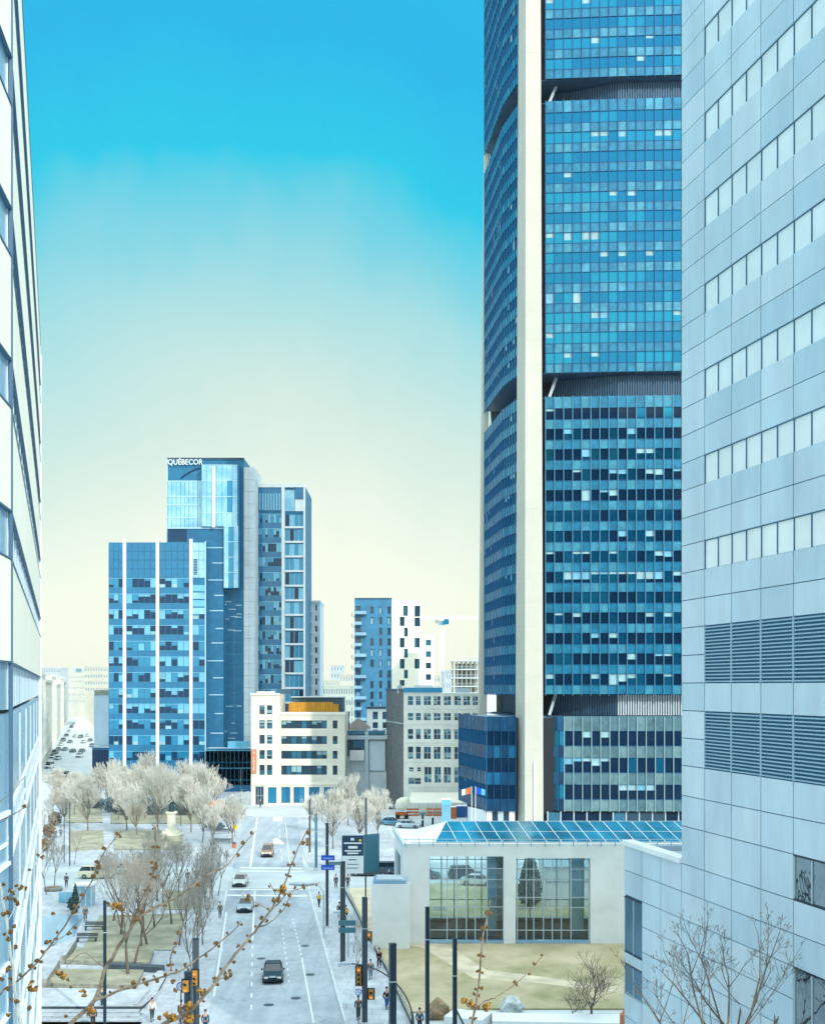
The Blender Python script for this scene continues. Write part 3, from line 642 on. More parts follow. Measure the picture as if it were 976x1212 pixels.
rf = MB(); ye, ze, yr, zr = YF + 0.6, ZT + 0.05, 127.5, PZ(972.5, 127.5); x0 = PX(497, ye); x1 = PX(528, yr); n = 24; pane = (XR - x0) / n * 1.0
step = 1.53
rf.face([(PX(515, ye), ye, ze), (XR, ye, ze), (XR, yr, zr), (x1, yr, zr)], M['skylight'])
rf.face([(PX(487, ye), ye, ze), (PX(515, ye), ye, ze), (x1, yr, zr), (PX(493, 133), 133, ze)], M['white'])
rf.face([(XR, 133.4, ze), (PX(493, 133), 133.4, ze), (x1, yr, zr), (XR, yr, zr)], M['skylight'])
def bar(mb, p, q, r, m): mb.tube(p, q, r, r, m, 4)
k = 0; x = x1
while x < XR - 1:
    xb = x + 1.0; bar(rf, (xb, ye, ze + 0.03), (x, yr, zr + 0.03), 0.038, M['signwhite']); x += step
for t in (0.0, 0.5, 1.0): bar(rf, (PX(515, ye) * (1 - t) + x1 * t, ye + (yr - ye) * t, ze + (zr - ze) * t + 0.03), (XR, ye + (yr - ye) * t, ze + (zr - ze) * t + 0.03), 0.035, M['signwhite'])
bar(rf, (PX(487, ye), ye, ze), (x1, yr, zr), 0.08, M['signwhite'])
rf.build('glass_roof', pv)
br = MB(); x = XL + 0.2
while x < XR:
    br.box(x - 0.03, YF - 0.35, ZT - 0.25, x + 0.03, YF - 0.02, ZT + 0.55, M['winband']); x += 1.43
br.box(XL, YF - 0.32, ZT + 0.45, XR, YF - 0.26, ZT + 0.51, M['lightmetal'])
for i in range(8):
    t = i / 7; q = frs.p(frs.L * t, 0, 0.15); br.box(q[0] - 0.03, q[1] - 0.03, ZT - 0.2, q[0] + 0.03, q[1] + 0.03, ZT + 0.6, M['winband'])
br.build('roof_bracket', pv)
bx = thing('annex', 'windowless white box with a raised rim standing before the pavilion corner', 'building', (PX(463, 119), 120, 0))
mb = MB(); a, b = PX(440, 118.5), PX(485, 118.5); zt = PZ(1047, 118.5); f = [(a, 118.5), (b, 118.5), (b, 122.5), (a, 122.5)]
mb.prism(f, 0, zt, M['white'], M['roofgrey']); mb.build('wall', bx)
mb = MB(); mb.box(a + 0.15, 118.7, zt, b - 0.4, 122.3, zt + 0.35, M['winpale']); mb.box(a + 0.4, 119, zt + 0.35, b - 0.7, 122, zt + 0.42, M['roofgrey']); mb.build('roof_rim', bx)
# ---------------------------------------------------------------- great dark glass tower with concrete corner columns
tw = thing('skyscraper', 'very tall blue glass skyscraper with pale concrete corner columns and dark recessed bands', 'skyscraper', (38, 220, 0))
A = (22.5, 200.2); B1 = (34.6, 199.3); B2 = (46.8, 198.7); B3 = (59.0, 198.7)
L0 = (13.9, 228.5); L1 = (15.9, 209.5); L2 = (17.9, 201.4)
facets = [(L0, L1, 12, 1), (L1, L2, 6, 1), (A, B1, 8, 0), (B1, B2, 8, 0), (B2, B3, 8, 0)]
RG = random.Random(3)
def floors(parent, facets, z0, z1, n, pdark, pblind, tail=0.0, insets=0.0, dz=0.55, sp=None, dark=False):
    spf = lambda side: sp[1 if (side or dark) else 0] if sp else [M['span_t'], M['span_t'], M['span_t2']]
    h = (z1 - z0) / n
    for k in range(n + (1 if tail else 0)):
        zb = z0 + k * h; mb = MB()
        if k == n:      # closing spandrel on top
            for (a, b, c, side) in facets:
                fr = Fr(a, b)
                for i in range(c):
                    u0 = fr.L * i / c; u1 = fr.L * (i + 1) / c; fr.rect(mb, u0, u1, zb, zb + tail, RG.choice(spf(side)), 0)
            mb.build('window_band', parent); continue
        pd = pdark * RG.uniform(0.6, 1.3); pb = pblind * RG.choice([0.15, 0.5, 1, 1.8])
        for (a, b, c, side) in facets:
            fr = Fr(a, b); last = 0.45
            for i in range(c):
                u0 = fr.L * i / c; u1 = fr.L * (i + 1) / c; zs = zb + h * (1 - dz)
                fr.rect(mb, u0, u1, zb, zs, RG.choice(spf(side)), 0.0)
                if i == 0 or RG.random() < 0.3: gk = M['glass_t_mid'] if RG.random() < 0.6 else M['glass_t_lite']
                g = M['glass_t_dark'] if (RG.random() < pd and not side) else gk
                if RG.random() < pb * (0.4 if side else 1):
                    if RG.random() < 0.5: last = RG.choice([0.25, 0.4, 0.55, 0.7, 1.0])
                    zm = zb + h - (h - (zs - zb)) * last
                    if zm > zs + 0.02: fr.rect(mb, u0, u1, zs, zm, g, -0.1)
                    fr.rect(mb, u0, u1, zm, zb + h, M['blind'] if RG.random() < 0.75 else M['blind2'], -0.1)
                else: fr.rect(mb, u0, u1, zs, zb + h, g, -0.1)
            fr.slab(mb, 0, fr.L, zs - 0.09, zs + 0.03, -0.12, 0.05, M['fin']); fr.slab(mb, 0, fr.L, zb + h - 0.07, zb + h, -0.12, 0.04, M['fin'])
        mb.build('window_band', parent)
def fins(parent, facets, z0, z1, m, w=0.07, d=0.24):
    for (a, b, c, side) in facets:
        fr = Fr(a, b); mb = MB(); dd = d * (0.35 if side else 1)
        for i in range(c + 1):
            u = fr.L * i / c; fr.slab(mb, u - w, u + w, z0, z1, -0.12, dd, M['finside'] if side else m)
        mb.build('mullion_row', parent)
secs = [(129.3, 172.0, 12, 0.0, 0.08), (79.5, 125.5, 13, 0.0, 0.14), (25.1, 75.4, 14, 0.74, 0.38)]  # more dark panes low down, painting in the darker reflections there
for (z0, z1, n, pd, pb) in secs:
    floors(tw, facets, z0 + 0.02, z1 - 1.9, n, pd, pb, tail=1.9)
    fins(tw, facets, z0 - 0.25, z1 + 0.1, M['fin'] if z0 > 30 else M['finlite'])
# podium
pA = (21.9, 198.2); pB = (58.5, 196.5); q0 = (8.5, 217.0); q1 = (10.7, 205.5); q2 = (12.3, 197.4); q3 = (17.2, 197.0)
pod = [(q0, q1, 8, 1), (q1, q2, 6, 1), (q2, q3, 4, 0), ((22.4, 199.5), (25.3, 197.3), 3, 1), ((25.3, 197.3), pB, 22, 0)]
SP_ = ([M['span_pod'], M['span_pod'], M['span_pod2']], [M['span_navy'], M['span_navy'], M['span_navy2']])
floors(tw, pod[:3], 5.6, 19.0, 3, 1.0, 0.05, tail=2.4, sp=SP_, dark=True); floors(tw, pod[3:], 5.6, 19.0, 3, 0.98, 0.22, tail=2.4, sp=SP_)
fins(tw, pod[:3], 5.5, 21.4, M['fin'], 0.06, 0.2); fins(tw, pod[3:], 5.5, 21.4, M['finpale'], 0.07, 0.2)
core = MB()
for (za_, zb_) in ((21.2, 21.3), (25.15, 75.3), (79.6, 125.4), (129.4, 171.5)): core.prism([(15.0, 228), (16.8, 210), (18.8, 202.2), (23.2, 201.3), (34.7, 200.3), (46.8, 199.8), (58.5, 199.8), (60, 203), (60, 240), (16, 240)], za_, zb_, M['black'], M['roofdark'])
core.prism([(17.5, 229), (20.5, 208), (25.5, 206.0), (47.0, 201.6), (58.5, 201.6), (59.5, 240), (17, 240)], 21.3, 171, M['black'])
core.prism([(10.0, 216.5), (11.9, 205.8), (13.2, 198.4), (17.8, 198.2), (25.3, 198.6), (58, 198.0), (58, 216)], 0.0, 21.2, M['black'], M['roofgrey'])
core.build('core', tw)
rb_ = MB()      # ribbed walls of the recessed bands
for (z0, z1) in ((125.6, 129.2), (75.5, 79.4), (21.5, 25.0)):
    for (a, b, o) in (((24.6, 205.6), (34.9, 201.3), 0), ((34.9, 201.3), (59, 200.2), 1), ((17.2, 228), (20.2, 207.5), 0)):
        fr_ = Fr(a, b); n = int(fr_.L / 0.42)
        for i in range(n): fr_.slab(rb_, fr_.L * i / n, fr_.L * (i + 0.55) / n, z0, z1, -0.1, 0.14, M['palegrey'] if (z0 < 22 and o == 1) else M['rib'])  # lowest right-hand ribs take a paler colour to paint in sunlight
        fr_.rect(rb_, 0, fr_.L, z0, z1, M['darkmetal'], 0.0)
rb_.build('ribbed_wall', tw)
st_ = MB()      # floor slabs seen over the recesses, raking struts
for z0 in (125.5, 75.4, 21.4): st_ = MB(); st_.prism([(14.1, 228.2), (16.1, 209.6), (18.1, 202.0), (22.6, 200.7), (34.6, 199.8), (46.8, 199.2), (59, 199.2), (59, 230)], z0 - 0.15, z0, M['rib']); st_.build('floor_slab', tw)
for z0 in (129.3, 79.5, 25.1): st_ = MB(); st_.prism([(14.1, 228.2), (16.1, 209.6), (18.1, 202.0), (22.6, 200.7), (34.6, 199.8), (46.8, 199.2), (59, 199.2), (59, 230)], z0, z0 + 0.15, M['rib']); st_.build('ceiling_slab', tw)

for z0 in (125.6, 75.5, 21.5):
    s_ = MB(); s_.tube((23.2, 200.9, z0), (24.6, 203.0, z0 + 3.8), 0.28, 0.28, M['lightmetal'], 6); s_.build('strut', tw)
def taper(mb, f0, f1, z0, z1, m): mb.prism(f0, z0, z1, m, m, f1)
cl = MB(); hz = 172.0
c0 = [(17.25, 199.0), (18.6, 196.2), (21.75, 196.6), (21.95, 201.5), (18.6, 203.5)]
c1 = [(17.95, 199.0), (18.9, 196.9), (21.25, 197.1), (21.45, 201.5), (18.9, 203.5)]
for k in range(43):
    za = k * 4.0; zb = za + 3.96; t0 = za / hz; t1 = zb / hz
    fa = [(a[0] + (b[0] - a[0]) * t0, a[1] + (b[1] - a[1]) * t0) for a, b in zip(c0, c1)]
    fb = [(a[0] + (b[0] - a[0]) * t1, a[1] + (b[1] - a[1]) * t1) for a, b in zip(c0, c1)]
    cl.prism(fa, za, zb, M['concrete'], M['concrete'], fb)
sh = lambda f, s: [(19.8 + (a[0] - 19.8) * s, 199.5 + (a[1] - 199.5) * s) for a in f]
cl.prism(sh(c0, 0.985), 0, hz, M['creamstone'], M['concrete'], sh(c1, 0.985))
cl.prism([(20.1, 196.2), (20.5, 196.2), (20.5, 196.5), (20.1, 196.5)], 3, 14, M['white'])
cl.build('corner_column', tw)
cl = MB(); cl.prism([(12.75, 229.5), (14.3, 229.0), (14.3, 234), (12.75, 234)], 0, hz, M['concrete'], M['concrete'], [(14.5, 229.5), (15.2, 229.0), (15.2, 234), (14.5, 234)]); cl.build('corner_column', tw)
cl = MB(); cl.prism([(59.2, 197), (63, 197), (63, 203), (59.2, 203)], 0, hz, M['concrete']); cl.build('corner_column', tw)
# ground floor of the tower: recessed shopfront bays and thin piers
gb = MB(); fr_ = Fr((22.6, 197.9), (57.5, 197.6))
for i in range(16):
    u0 = fr_.L * i / 16; u1 = fr_.L * (i + 1) / 16; fr_.rect(gb, u0, u1, 0, 5.3, RG.choice([M['windark'], M['glass_t_dark'], M['winblue'], M['white'] if i == 3 else M['windark']]), 0.0)
    fr_.slab(gb, u0 - 0.1, u0 + 0.1, 0, 5.5, 0, 0.2, M['lightmetal'])
gb.build('shopfront', tw)
gb = MB(); fr_ = Fr((12.4, 198.2), (17.1, 197.8))
for i, m_ in enumerate((M['white'], M['windark'], M['lightmetal'], M['windark'], M['white'])):
    u0 = fr_.L * i / 5; u1 = fr_.L * (i + 1) / 5; fr_.rect(gb, u0, u1, 0, 5.6, m_, 0.1 if i % 2 else 0.4)
fr2 = Fr((9.6, 205), (12.4, 198.2)); fr2.rect(gb, 0, fr2.L, 0, 5.6, M['white'], 0.05)
gb.build('entrance', tw)

# ---------------------------------------------------------------- blue glass office blocks on the far side of the square (300 m)
def hz_rows(fr, parent, u0, u1, ncol, ztop, zbot, pitch, name='window_band', pdark=0.5, lite=0.2, mulw=0.05, span=None, wf=0.62, blind=0.35):
    span = span or M['q_span']; z = ztop
    while z - pitch > zbot - 0.01:
        mb = MB(); zs = z - pitch * wf; i = 0; pd = pdark * RG.uniform(0.5, 1.3)
        while i < ncol:
            a = u0 + (u1 - u0) * i / ncol; b = u0 + (u1 - u0) * (i + 1) / ncol
            r = RG.random(); g = M['q_dark'] if r < pd else (M['q_lite'] if r > 1 - lite else M['q_mid'])
            if RG.random() < blind:
                zm = z - (z - zs) * RG.choice([0.3, 0.5, 0.7]); fr.rect(mb, a, b, zs, zm, M['q_dark'] if RG.random() < 0.6 else g, 0.0); fr.rect(mb, a, b, zm, z, RG.choice([M['q_lite'], M['q_mid'], M['blind2']]), 0.0)
            elif RG.random() < 0.12:
                zm = zs + (z - zs) * 0.35; fr.rect(mb, a, b, zs, zm, M['blind'], 0.0); fr.rect(mb, a, b, zm, z, g, 0.0)
            else: fr.rect(mb, a, b, zs, z, g, 0.0)
            fr.rect(mb, a, b, z - pitch, zs, span, 0.0)
            fr.slab(mb, a - mulw, a + mulw, z - pitch, z, 0, 0.07, M['q_span']); i += 1
        fr.slab(mb, u0, u1, z - 0.18, z - 0.04, 0, 0.1, M['q_lite']); fr.slab(mb, u0, u1, zs - 0.06, zs + 0.06, 0, 0.08, M['q_mid'])
        mb.build(name, parent); z -= pitch
YQ = 300.0; S = YQ / F
qa = thing('office_block', 'shorter blue glass office block with four white vertical piers behind the pale trees', 'building', (PX(186, YQ), YQ + 10, 0))
fa = Fr((PX(128.5, YQ), YQ), (PX(243.5, YQ), YQ)); ux = lambda px: (px - 128.5) * S
zt = PZ(642, YQ)
mb = MB(); mb.prism([(PX(128.5, YQ), YQ + 0.02), (PX(243.5, YQ), YQ + 0.02), (PX(243.5, YQ), YQ + 22), (PX(128.5, YQ), YQ + 22)], 0, zt, M['q_slab'], M['roofgrey']); mb.build('core', qa)
segs = [(129, 146, 3), (149.5, 185, 5), (188.5, 224.5, 5), (228, 243, 2)]
for (a, b, n) in segs:
    u0, u1 = ux(a), ux(b); mb = MB()
    for i in range(n):
        for j in range(4):
            p0 = u0 + (u1 - u0) * i / n; p1 = u0 + (u1 - u0) * (i + 1) / n; zb = PZ(684, YQ); h = (zt - zb) / 4
            m_ = M['q_span'] if a < 228 else M['q_pale']
            fa.slab(mb, p0 + 0.05, p1 - 0.05, zb + h * j + 0.05, zb + h * (j + 1) - 0.05, 0, 0.08, m_)
    if a == 228:
        for j in range(4): fa.slab(mb, u0, u1, PZ(700 + j * 9, YQ), PZ(692.5 + j * 9, YQ), 0.0, 0.12, M['q_pale'] if j % 2 else M['q_lite'])
        mb.build('top_panel', qa); mb = MB()
        for i in range(10): fa.slab(mb, u0 + 0.3, u0 + 1.2, PZ(680 - i * 1.9, YQ), PZ(679 - i * 1.9, YQ), 0.1, 0.2, M['q_dark'])
    mb.build('top_panel', qa)
    hz_rows(fa, qa, u0, u1, n, PZ(684 if a < 228 else 721.3, YQ), PZ(912, YQ), 18.63 * S, pdark=0.55, blind=0.5)
for px in (146, 185, 224.5):
    mb = MB(); fa.slab(mb, ux(px), ux(px + 3.6), 0, zt + 0.8, 0, 0.6, M['white']); mb.build('pier', qa)
mb = MB(); fa.slab(mb, ux(242.6), ux(243.8), 0, zt + 0.3, 0, 0.3, M['q_line']); mb.build('pier', qa)
mb = MB(); fa.slab(mb, 0, fa.L, 0, PZ(912, YQ), 0, 0.1, M['q_mid'])
for i in range(20): fa.slab(mb, fa.L * i / 20, fa.L * i / 20 + 0.3, 0, PZ(912, YQ), 0.1, 0.2, M['q_line'])
mb.build('ground_floor', qa)

qb = thing('office_tower', 'tall blue office tower with QUÉBECOR lettering at its top left corner', 'skyscraper', (PX(250, 305), 314, 0))
Y2 = 304.0; fq = Fr((PX(197.5, Y2), Y2), (PX(302, Y2), Y2)); S2 = Y2 / F; u2 = lambda px: (px - 197.5) * S2; Z2 = lambda py: PZ(py, Y2)
mb = MB(); mb.prism([(PX(197.5, Y2), Y2), (PX(289, Y2), Y2), (PX(289, Y2), Y2 + 26), (PX(197.5, Y2), Y2 + 26)], 0, Z2(543), M['q_slab'], M['roofgrey'])
fq.slab(mb, u2(240), u2(288), 0, Z2(555), 0, 0.06, M['q_slab2']); mb.build('blue_wall', qb)
rs = random.Random(5); ln = MB()
for i in range(34):
    px = rs.uniform(243, 282); py = rs.uniform(640 if px < 266 else 712, 880); fq.slab(ln, u2(px), u2(px + rs.uniform(4, 9)) if px < 276 else u2(286), Z2(py), Z2(py) + 0.18, 0.06, 0.12, M['q_line'])
for py in range(640, 885, 15): fq.slab(ln, u2(243), u2(288), Z2(py), Z2(py) + 0.07, 0.06, 0.085, M['q_mid'])
for px in (254, 266, 277): fq.slab(ln, u2(px), u2(px) + 0.08, Z2(885), Z2(700), 0.06, 0.087, M['q_mid'])
ln.build('wall_strip', qb)
# pale slab on the right
mb = MB()
for k in range(26):
    za = Z2(930) + k * 3.15; zb_ = min(za + 3.1, Z2(544)); fq.slab(mb, u2(288.6), u2(294.8), max(0, za), zb_, -14, 0.1, M['palegrey']); fq.slab(mb, u2(295), u2(301), max(0, za), zb_, -14, 0.1, M['palegrey'])
mb.build('pale_slab', qb)
gl = MB()      # pale glass box at upper left
zs = [570, 588, 598, 613, 626]
for j in range(4):
    for i in range(11):
        a = 199 + (254 - 199) * i / 11; b = 199 + (254 - 199) * (i + 1) / 11
        fq.slab(gl, u2(a) + 0.04, u2(b) - 0.04, Z2(zs[j + 1]) + 0.05, Z2(zs[j]) - 0.05, 0, 0.5, M['q_pale'])
    fq.slab(gl, u2(198.5), u2(254), Z2(zs[j]) - 0.1, Z2(zs[j]) + 0.15, 0, 0.6, M['q_line'])
gl.build('glass_box', qb)
gl = MB()
rows = [553, 571, 590, 609, 625, 643, 661, 679, 697]
for j in range(8):
    a0, a1 = (241, 283) if j < 4 else (267, 284); n = 7 if j < 4 else 3
    for i in range(n):
        a = a0 + (a1 - a0) * i / n; b = a0 + (a1 - a0) * (i + 1) / n; m_ = M['q_pale']
        if n - i == 2 and rs.random() < 0.75: m_ = M['q_mid']
        fq.slab(gl, u2(a) + 0.04, u2(b) - 0.04, Z2(rows[j + 1]) + 0.05, Z2(rows[j]) - 0.05, 0, 3.0, m_)
    fq.slab(gl, u2(a0), u2(a1), Z2(rows[j]) - 0.06, Z2(rows[j]) + 0.1, 0, 3.06, M['q_line'])
fq.slab(gl, u2(241), u2(284), Z2(625.5), Z2(552.5), 0, 2.9, M['q_slab']); fq.slab(gl, u2(266.5), u2(284.5), Z2(697.5), Z2(625.5), 0, 2.9, M['q_slab'])
gl.build('glass_bay', qb)
mb = MB(); fq.slab(mb, u2(253.6), u2(256.8), Z2(626), Z2(555), 0, 3.5, M['white']); mb.build('pier', qb)
mb = MB(); fq.slab(mb, u2(200), u2(266), Z2(885), Z2(626), 0.06, 2.2, M['q_slab2'])
fq.slab(mb, u2(201), u2(223), Z2(642), Z2(627), 2.2, 2.3, M['q_dark'])
fq.slab(mb, u2(200), u2(267), Z2(627.2), Z2(625.8), 2.2, 2.5, M['q_line']); mb.build('front_slab', qb)
mb = MB()
for k, py in enumerate((650, 668, 688, 706, 724, 745, 762, 783, 803, 823, 845, 868)): fq.slab(mb, u2(246 + (k * 7) % 12), u2(266), Z2(py), Z2(py) + 0.22, 2.2, 2.3, M['q_line'])
mb.build('wall_strip', qb)
mb = MB(); fq.slab(mb, 0, u2(289), Z2(544.5), Z2(541.8), 0, 0.15, M['navy']); fq.slab(mb, 0, u2(198.6), Z2(642), Z2(543), 0, 0.2, M['q_line']); mb.build('parapet', qb)
def text(s, loc, size, m, name='lettering', parent=None, ext=0.05, rot=(R(90), 0, 0), align='LEFT', sx=1.0, space=1.0):
    cu = bpy.data.curves.new(name, 'FONT'); cu.body = s; cu.size = size; cu.extrude = ext; cu.align_x = align; cu.space_character = space; cu.resolution_u = 3
    t = bpy.data.objects.new('tmp_text', cu); col.objects.link(t); bpy.context.view_layer.update()
    me = bpy.data.meshes.new_from_object(t.evaluated_get(bpy.context.evaluated_depsgraph_get())); bpy.data.objects.remove(t)
    me.materials.clear(); me.materials.append(m); o = bpy.data.objects.new(name, me); col.objects.link(o)
    Lp = WL(parent) if parent else Vector((0, 0, 0)); o.location = Vector(loc) - Lp; o.rotation_euler = rot; o.scale = (sx, 1, 1)
    if parent: o.parent = parent
    return o
text('QUÉBECOR', (PX(199, Y2), Y2 - 0.5, Z2(550.3)), 1.95, M['signwhite'], parent=qb, ext=0.2, sx=0.88)
lg = MB(); pts = [(PX(224 + 22 * math.sin(t), Y2) , Y2 - 0.12, Z2(569 - 14 * math.cos(t) )) for t in [x / 10 * -1.4 + 1.4 for x in range(11)]]
lg.path([(PX(214 + 24 * (i / 10.0), Y2), Y2 - 0.1, Z2(566 - 12 * math.sin(i / 10 * 1.45))) for i in range(11)], [0.22] * 11, M['q_dark'], 5); lg.build('wall_logo', qb)
mb = MB(); fl = Fr((PX(243.5, 296), 296), (PX(297, 296), 296)); mb.prism([(PX(243.5, 296), 296), (PX(297, 296), 296), (PX(297, 296), 302), (PX(243.5, 296), 302)], 0, PZ(886, 296), M['q_slab2'], M['roofgrey'])
mb.box(PX(268, 296), 298, PZ(886, 296), PX(292, 296), 301, PZ(878, 296), M['q_lite']); mb.build('entrance_block', qb)
hz_rows(fl, qb, 0, fl.L, 11, PZ(888, 296), PZ(932, 296), 4.4, pdark=0.85, lite=0.05, wf=0.7, blind=0.05, span=M['q_slab2'])

qd = thing('apartment_tower', 'slender blue glass tower framed by three white vertical edges, right of the lettered tower', 'building', (PX(331, 312), 322, 0))
YD = 312.0; fd = Fr((PX(302, YD), YD), (PX(361, YD), YD)); SD = YD / F; ud = lambda px: (px - 302) * SD; ZD = lambda py: PZ(py, YD)
mb = MB(); mb.prism([(PX(302, YD), YD + 0.02), (PX(361, YD), YD + 0.02), (PX(361, YD), YD + 20), (PX(302, YD), YD + 20)], 0, ZD(576), M['q_slab'], M['roofgrey']); mb.build('core', qd)
for (a, b, tp) in ((302, 304, 573), (333.5, 337, 573), (359.3, 361.3, 577)):
    mb = MB(); fd.slab(mb, ud(a), ud(b), 0, ZD(tp), 0, 0.6, M['white']); mb.build('pier', qd)
mb = MB(); fd.slab(mb, 0, fd.L, ZD(577), ZD(573), -20, 0.5, M['white']); mb.build('roof_frame', qd)
mb = MB()
for i in range(9): fd.slab(mb, ud(304 + i * 3.3), ud(304 + i * 3.3) + 0.2, ZD(604), ZD(584), 0, 0.2, M['q_line'])
fd.slab(mb, ud(304), ud(333.5), ZD(583.5), ZD(577), 0, 0.1, M['q_span']); fd.slab(mb, ud(304), ud(333.5), ZD(604), ZD(583.5), 0, 0.05, M['q_mid'])
fd.slab(mb, ud(337), ud(348.5), ZD(605), ZD(580), 0, 0.1, M['q_pale']); fd.slab(mb, ud(348.5), ud(359.3), ZD(591), ZD(577), 0, 0.25, M['q_span']); fd.slab(mb, ud(349), ud(359.3), ZD(605), ZD(591), 0, 0.12, M['white'])
mb.build('top_panel', qd)
hz_rows(fd, qd, ud(304), ud(333.5), 9, ZD(608), ZD(935), 17.3 * SD, pdark=0.35, lite=0.35, blind=0.4)
z_ = 608
for k in range(14):
    r = (ud(337.3), ud(359), ZD(z_ + 15.0), ZD(z_ + 1.5)); mb = MB()
    for i in range(4):
        a = r[0] + (r[1] - r[0]) * i / 4; b = r[0] + (r[1] - r[0]) * (i + 1) / 4; fd.rect(mb, a, b, r[2], r[3], RG.choice([M['q_mid'], M['q_lite'], M['q_dark'], M['q_mid']]), 0.02); fd.slab(mb, a - 0.05, a + 0.05, r[2], r[3], 0.02, 0.1, M['q_line'])
    fd.slab(mb, r[0], r[1], ZD(z_ + 17.3), r[2], 0.0, 0.3, M['white']); mb.build('window_band', qd); z_ += 17.3

# ---------------------------------------------------------------- cream corner building
cw = thing('office_building', 'cream stone five storey building with ribbon windows and a yellow rooftop enclosure', 'building', (PX(352, 262), 270, 0))
YW = 262.0; SW = YW / F; ZW = lambda py: PZ(py, YW); X_ = lambda px: PX(px, YW)
f1 = Fr((X_(297), YW), (X_(331), YW)); f2 = Fr((X_(331), YW + 0.6), (X_(408), YW + 0.6)); v1 = lambda px: (px - 297) * SW; v2 = lambda px: (px - 331) * SW
rowz = [(835, 845.5), (852.5, 862.5), (870, 880.5), (888, 898.5), (905.5, 917.5)]
w1 = [(v1(a), v1(b), ZW(q), ZW(p)) for (p, q) in rowz for (a, b) in ((307, 313.2), (315.8, 322))] 
door = (v1(302), v1(312), 0.1, ZW(931)); sh1 = (v1(317), v1(327), 0.5, ZW(932)); 
mb = MB(); f1.holes(mb, w1 + [door, sh1], 0, ZW(822), M['creamstone'], 0.3)
w2 = [(v2(332.5), v2(386.5), ZW(q), ZW(p)) for (p, q) in ((853, 862.5), (871.5, 881), (889, 898.5), (906.5, 917.5))]
w3 = [(v2(393.5), v2(399), ZW(q), ZW(p)) for (p, q) in ((853, 862.5), (871.5, 881), (889, 898.5), (906.5, 917.5))]
sh2 = [(v2(332.5), v2(343), 0.5, ZW(932)), (v2(347), v2(360), 0.5, ZW(932)), (v2(365), v2(378), 0.5, ZW(932)), (v2(383), v2(398), 0.5, ZW(932))]
f2.holes(mb, w2 + w3 + sh2, 0, ZW(843.5), M['creamstone'], 0.3)
a, b = X_(297), X_(331); c = X_(408)
mb.face([(b, YW, 0), (b, YW + 9, 0), (b, YW + 9, ZW(822)), (b, YW, ZW(822))], M['creamstone']); mb.face([(a, YW + 14, 0), (a, YW, 0), (a, YW, ZW(822)), (a, YW + 14, ZW(822))], M['creamstone'])
mb.face([(c, YW + 0.6, 0), (c, YW + 18, 0), (c, YW + 18, ZW(843.5)), (c, YW + 0.6, ZW(843.5))], M['creamstone'])
mb.box(a + 0.1, YW + 0.4, ZW(823), b - 0.05, YW + 14, ZW(822.5), M['roofgrey']); mb.box(b, YW + 0.9, ZW(845), c - 0.05, YW + 18, ZW(844.5), M['roofgrey'])
mb.box(a, YW + 14, 0, c, YW + 18.1, ZW(845), M['creamstone']); mb.build('wall', cw)
for r in w1: window(f1, r, cw, 0.3, 1, 2, frame=M['darkmetal'], blindp=0.4)
for r in w2: window(f2, r, cw, 0.3, 9, 1, frame=M['darkmetal'], blindp=0.3)
for r in w3: window(f2, r, cw, 0.3, 1, 2, frame=M['darkmetal'])
for r in [sh1] : window(f1, r, cw, 0.3, 1, 1, gl=[M['q_mid']], frame=M['winblue'], name='shop_window')
for r in sh2: window(f2, r, cw, 0.3, 2, 1, gl=[M['q_mid'], M['q_span']], frame=M['winblue'], name='shop_window')
window(f1, door, cw, 0.3, 3, 2, gl=[M['windark']], frame=M['lightmetal'], name='door')
mb = MB(); f1.slab(mb, -0.15, f1.L + 0.1, ZW(823), ZW(820.8), -0.3, 0.25, M['cream']); mb.build('cornice', cw); mb = MB(); f2.slab(mb, 0, f2.L + 0.15, ZW(846), ZW(843), -0.3, 0.25, M['cream']); f1.slab(mb, v1(304), v1(325), ZW(821), ZW(818.5), -0.4, 0.1, M['cream'])
f2.slab(mb, 0, f2.L, ZW(929), ZW(927), 0, 0.25, M['cream']); f1.slab(mb, 0, f1.L, ZW(929), ZW(927), 0, 0.2, M['cream']); mb.build('cornice', cw)
mb = MB(); yr = YW + 3
f3 = Fr((X_(339), yr), (X_(399), yr))
n = 40
for i in range(n):
    p0 = f3.L * i / n; p1 = f3.L * (i + 1) / n
    if i in (0,) : continue
    f3.slab(mb, p0, p1, ZW(843), ZW(831.5) if i < 36 else ZW(837), -0.3, 0.08 * (i % 2), M['yellow'])
mb.box(X_(339), yr + 0.4, ZW(843.5), X_(399), yr + 7, ZW(834), M['yellow']); mb.build('rooftop_enclosure', cw)
mb = MB(); mb.box(X_(343), yr + 3, ZW(843.5), X_(404), yr + 11, ZW(826), M['roofdark']); mb.box(X_(341), yr + 2.5, ZW(826), X_(405), yr + 11.3, ZW(825), M['palegrey'])
mb.box(X_(322), yr + 6, ZW(822), X_(338), yr + 9, ZW(816), M['roofdark']); mb.build('rooftop_plant', cw)
bn = thing('banner', 'narrow orange vertical banner with pale letters on the cream building corner', 'banner', (X_(301), YW - 0.3, 0))
mb = MB(); f1.slab(mb, v1(297.8), v1(303.5), ZW(915.5), ZW(887), 0.02, 0.25, M['banner']); mb.build('cloth', bn)
text('A\n\nL\nO\nU\nE\nR', (X_(300.6), YW - 0.27, ZW(892)), 0.62, M['signwhite'], parent=bn, align='CENTER', ext=0.01)

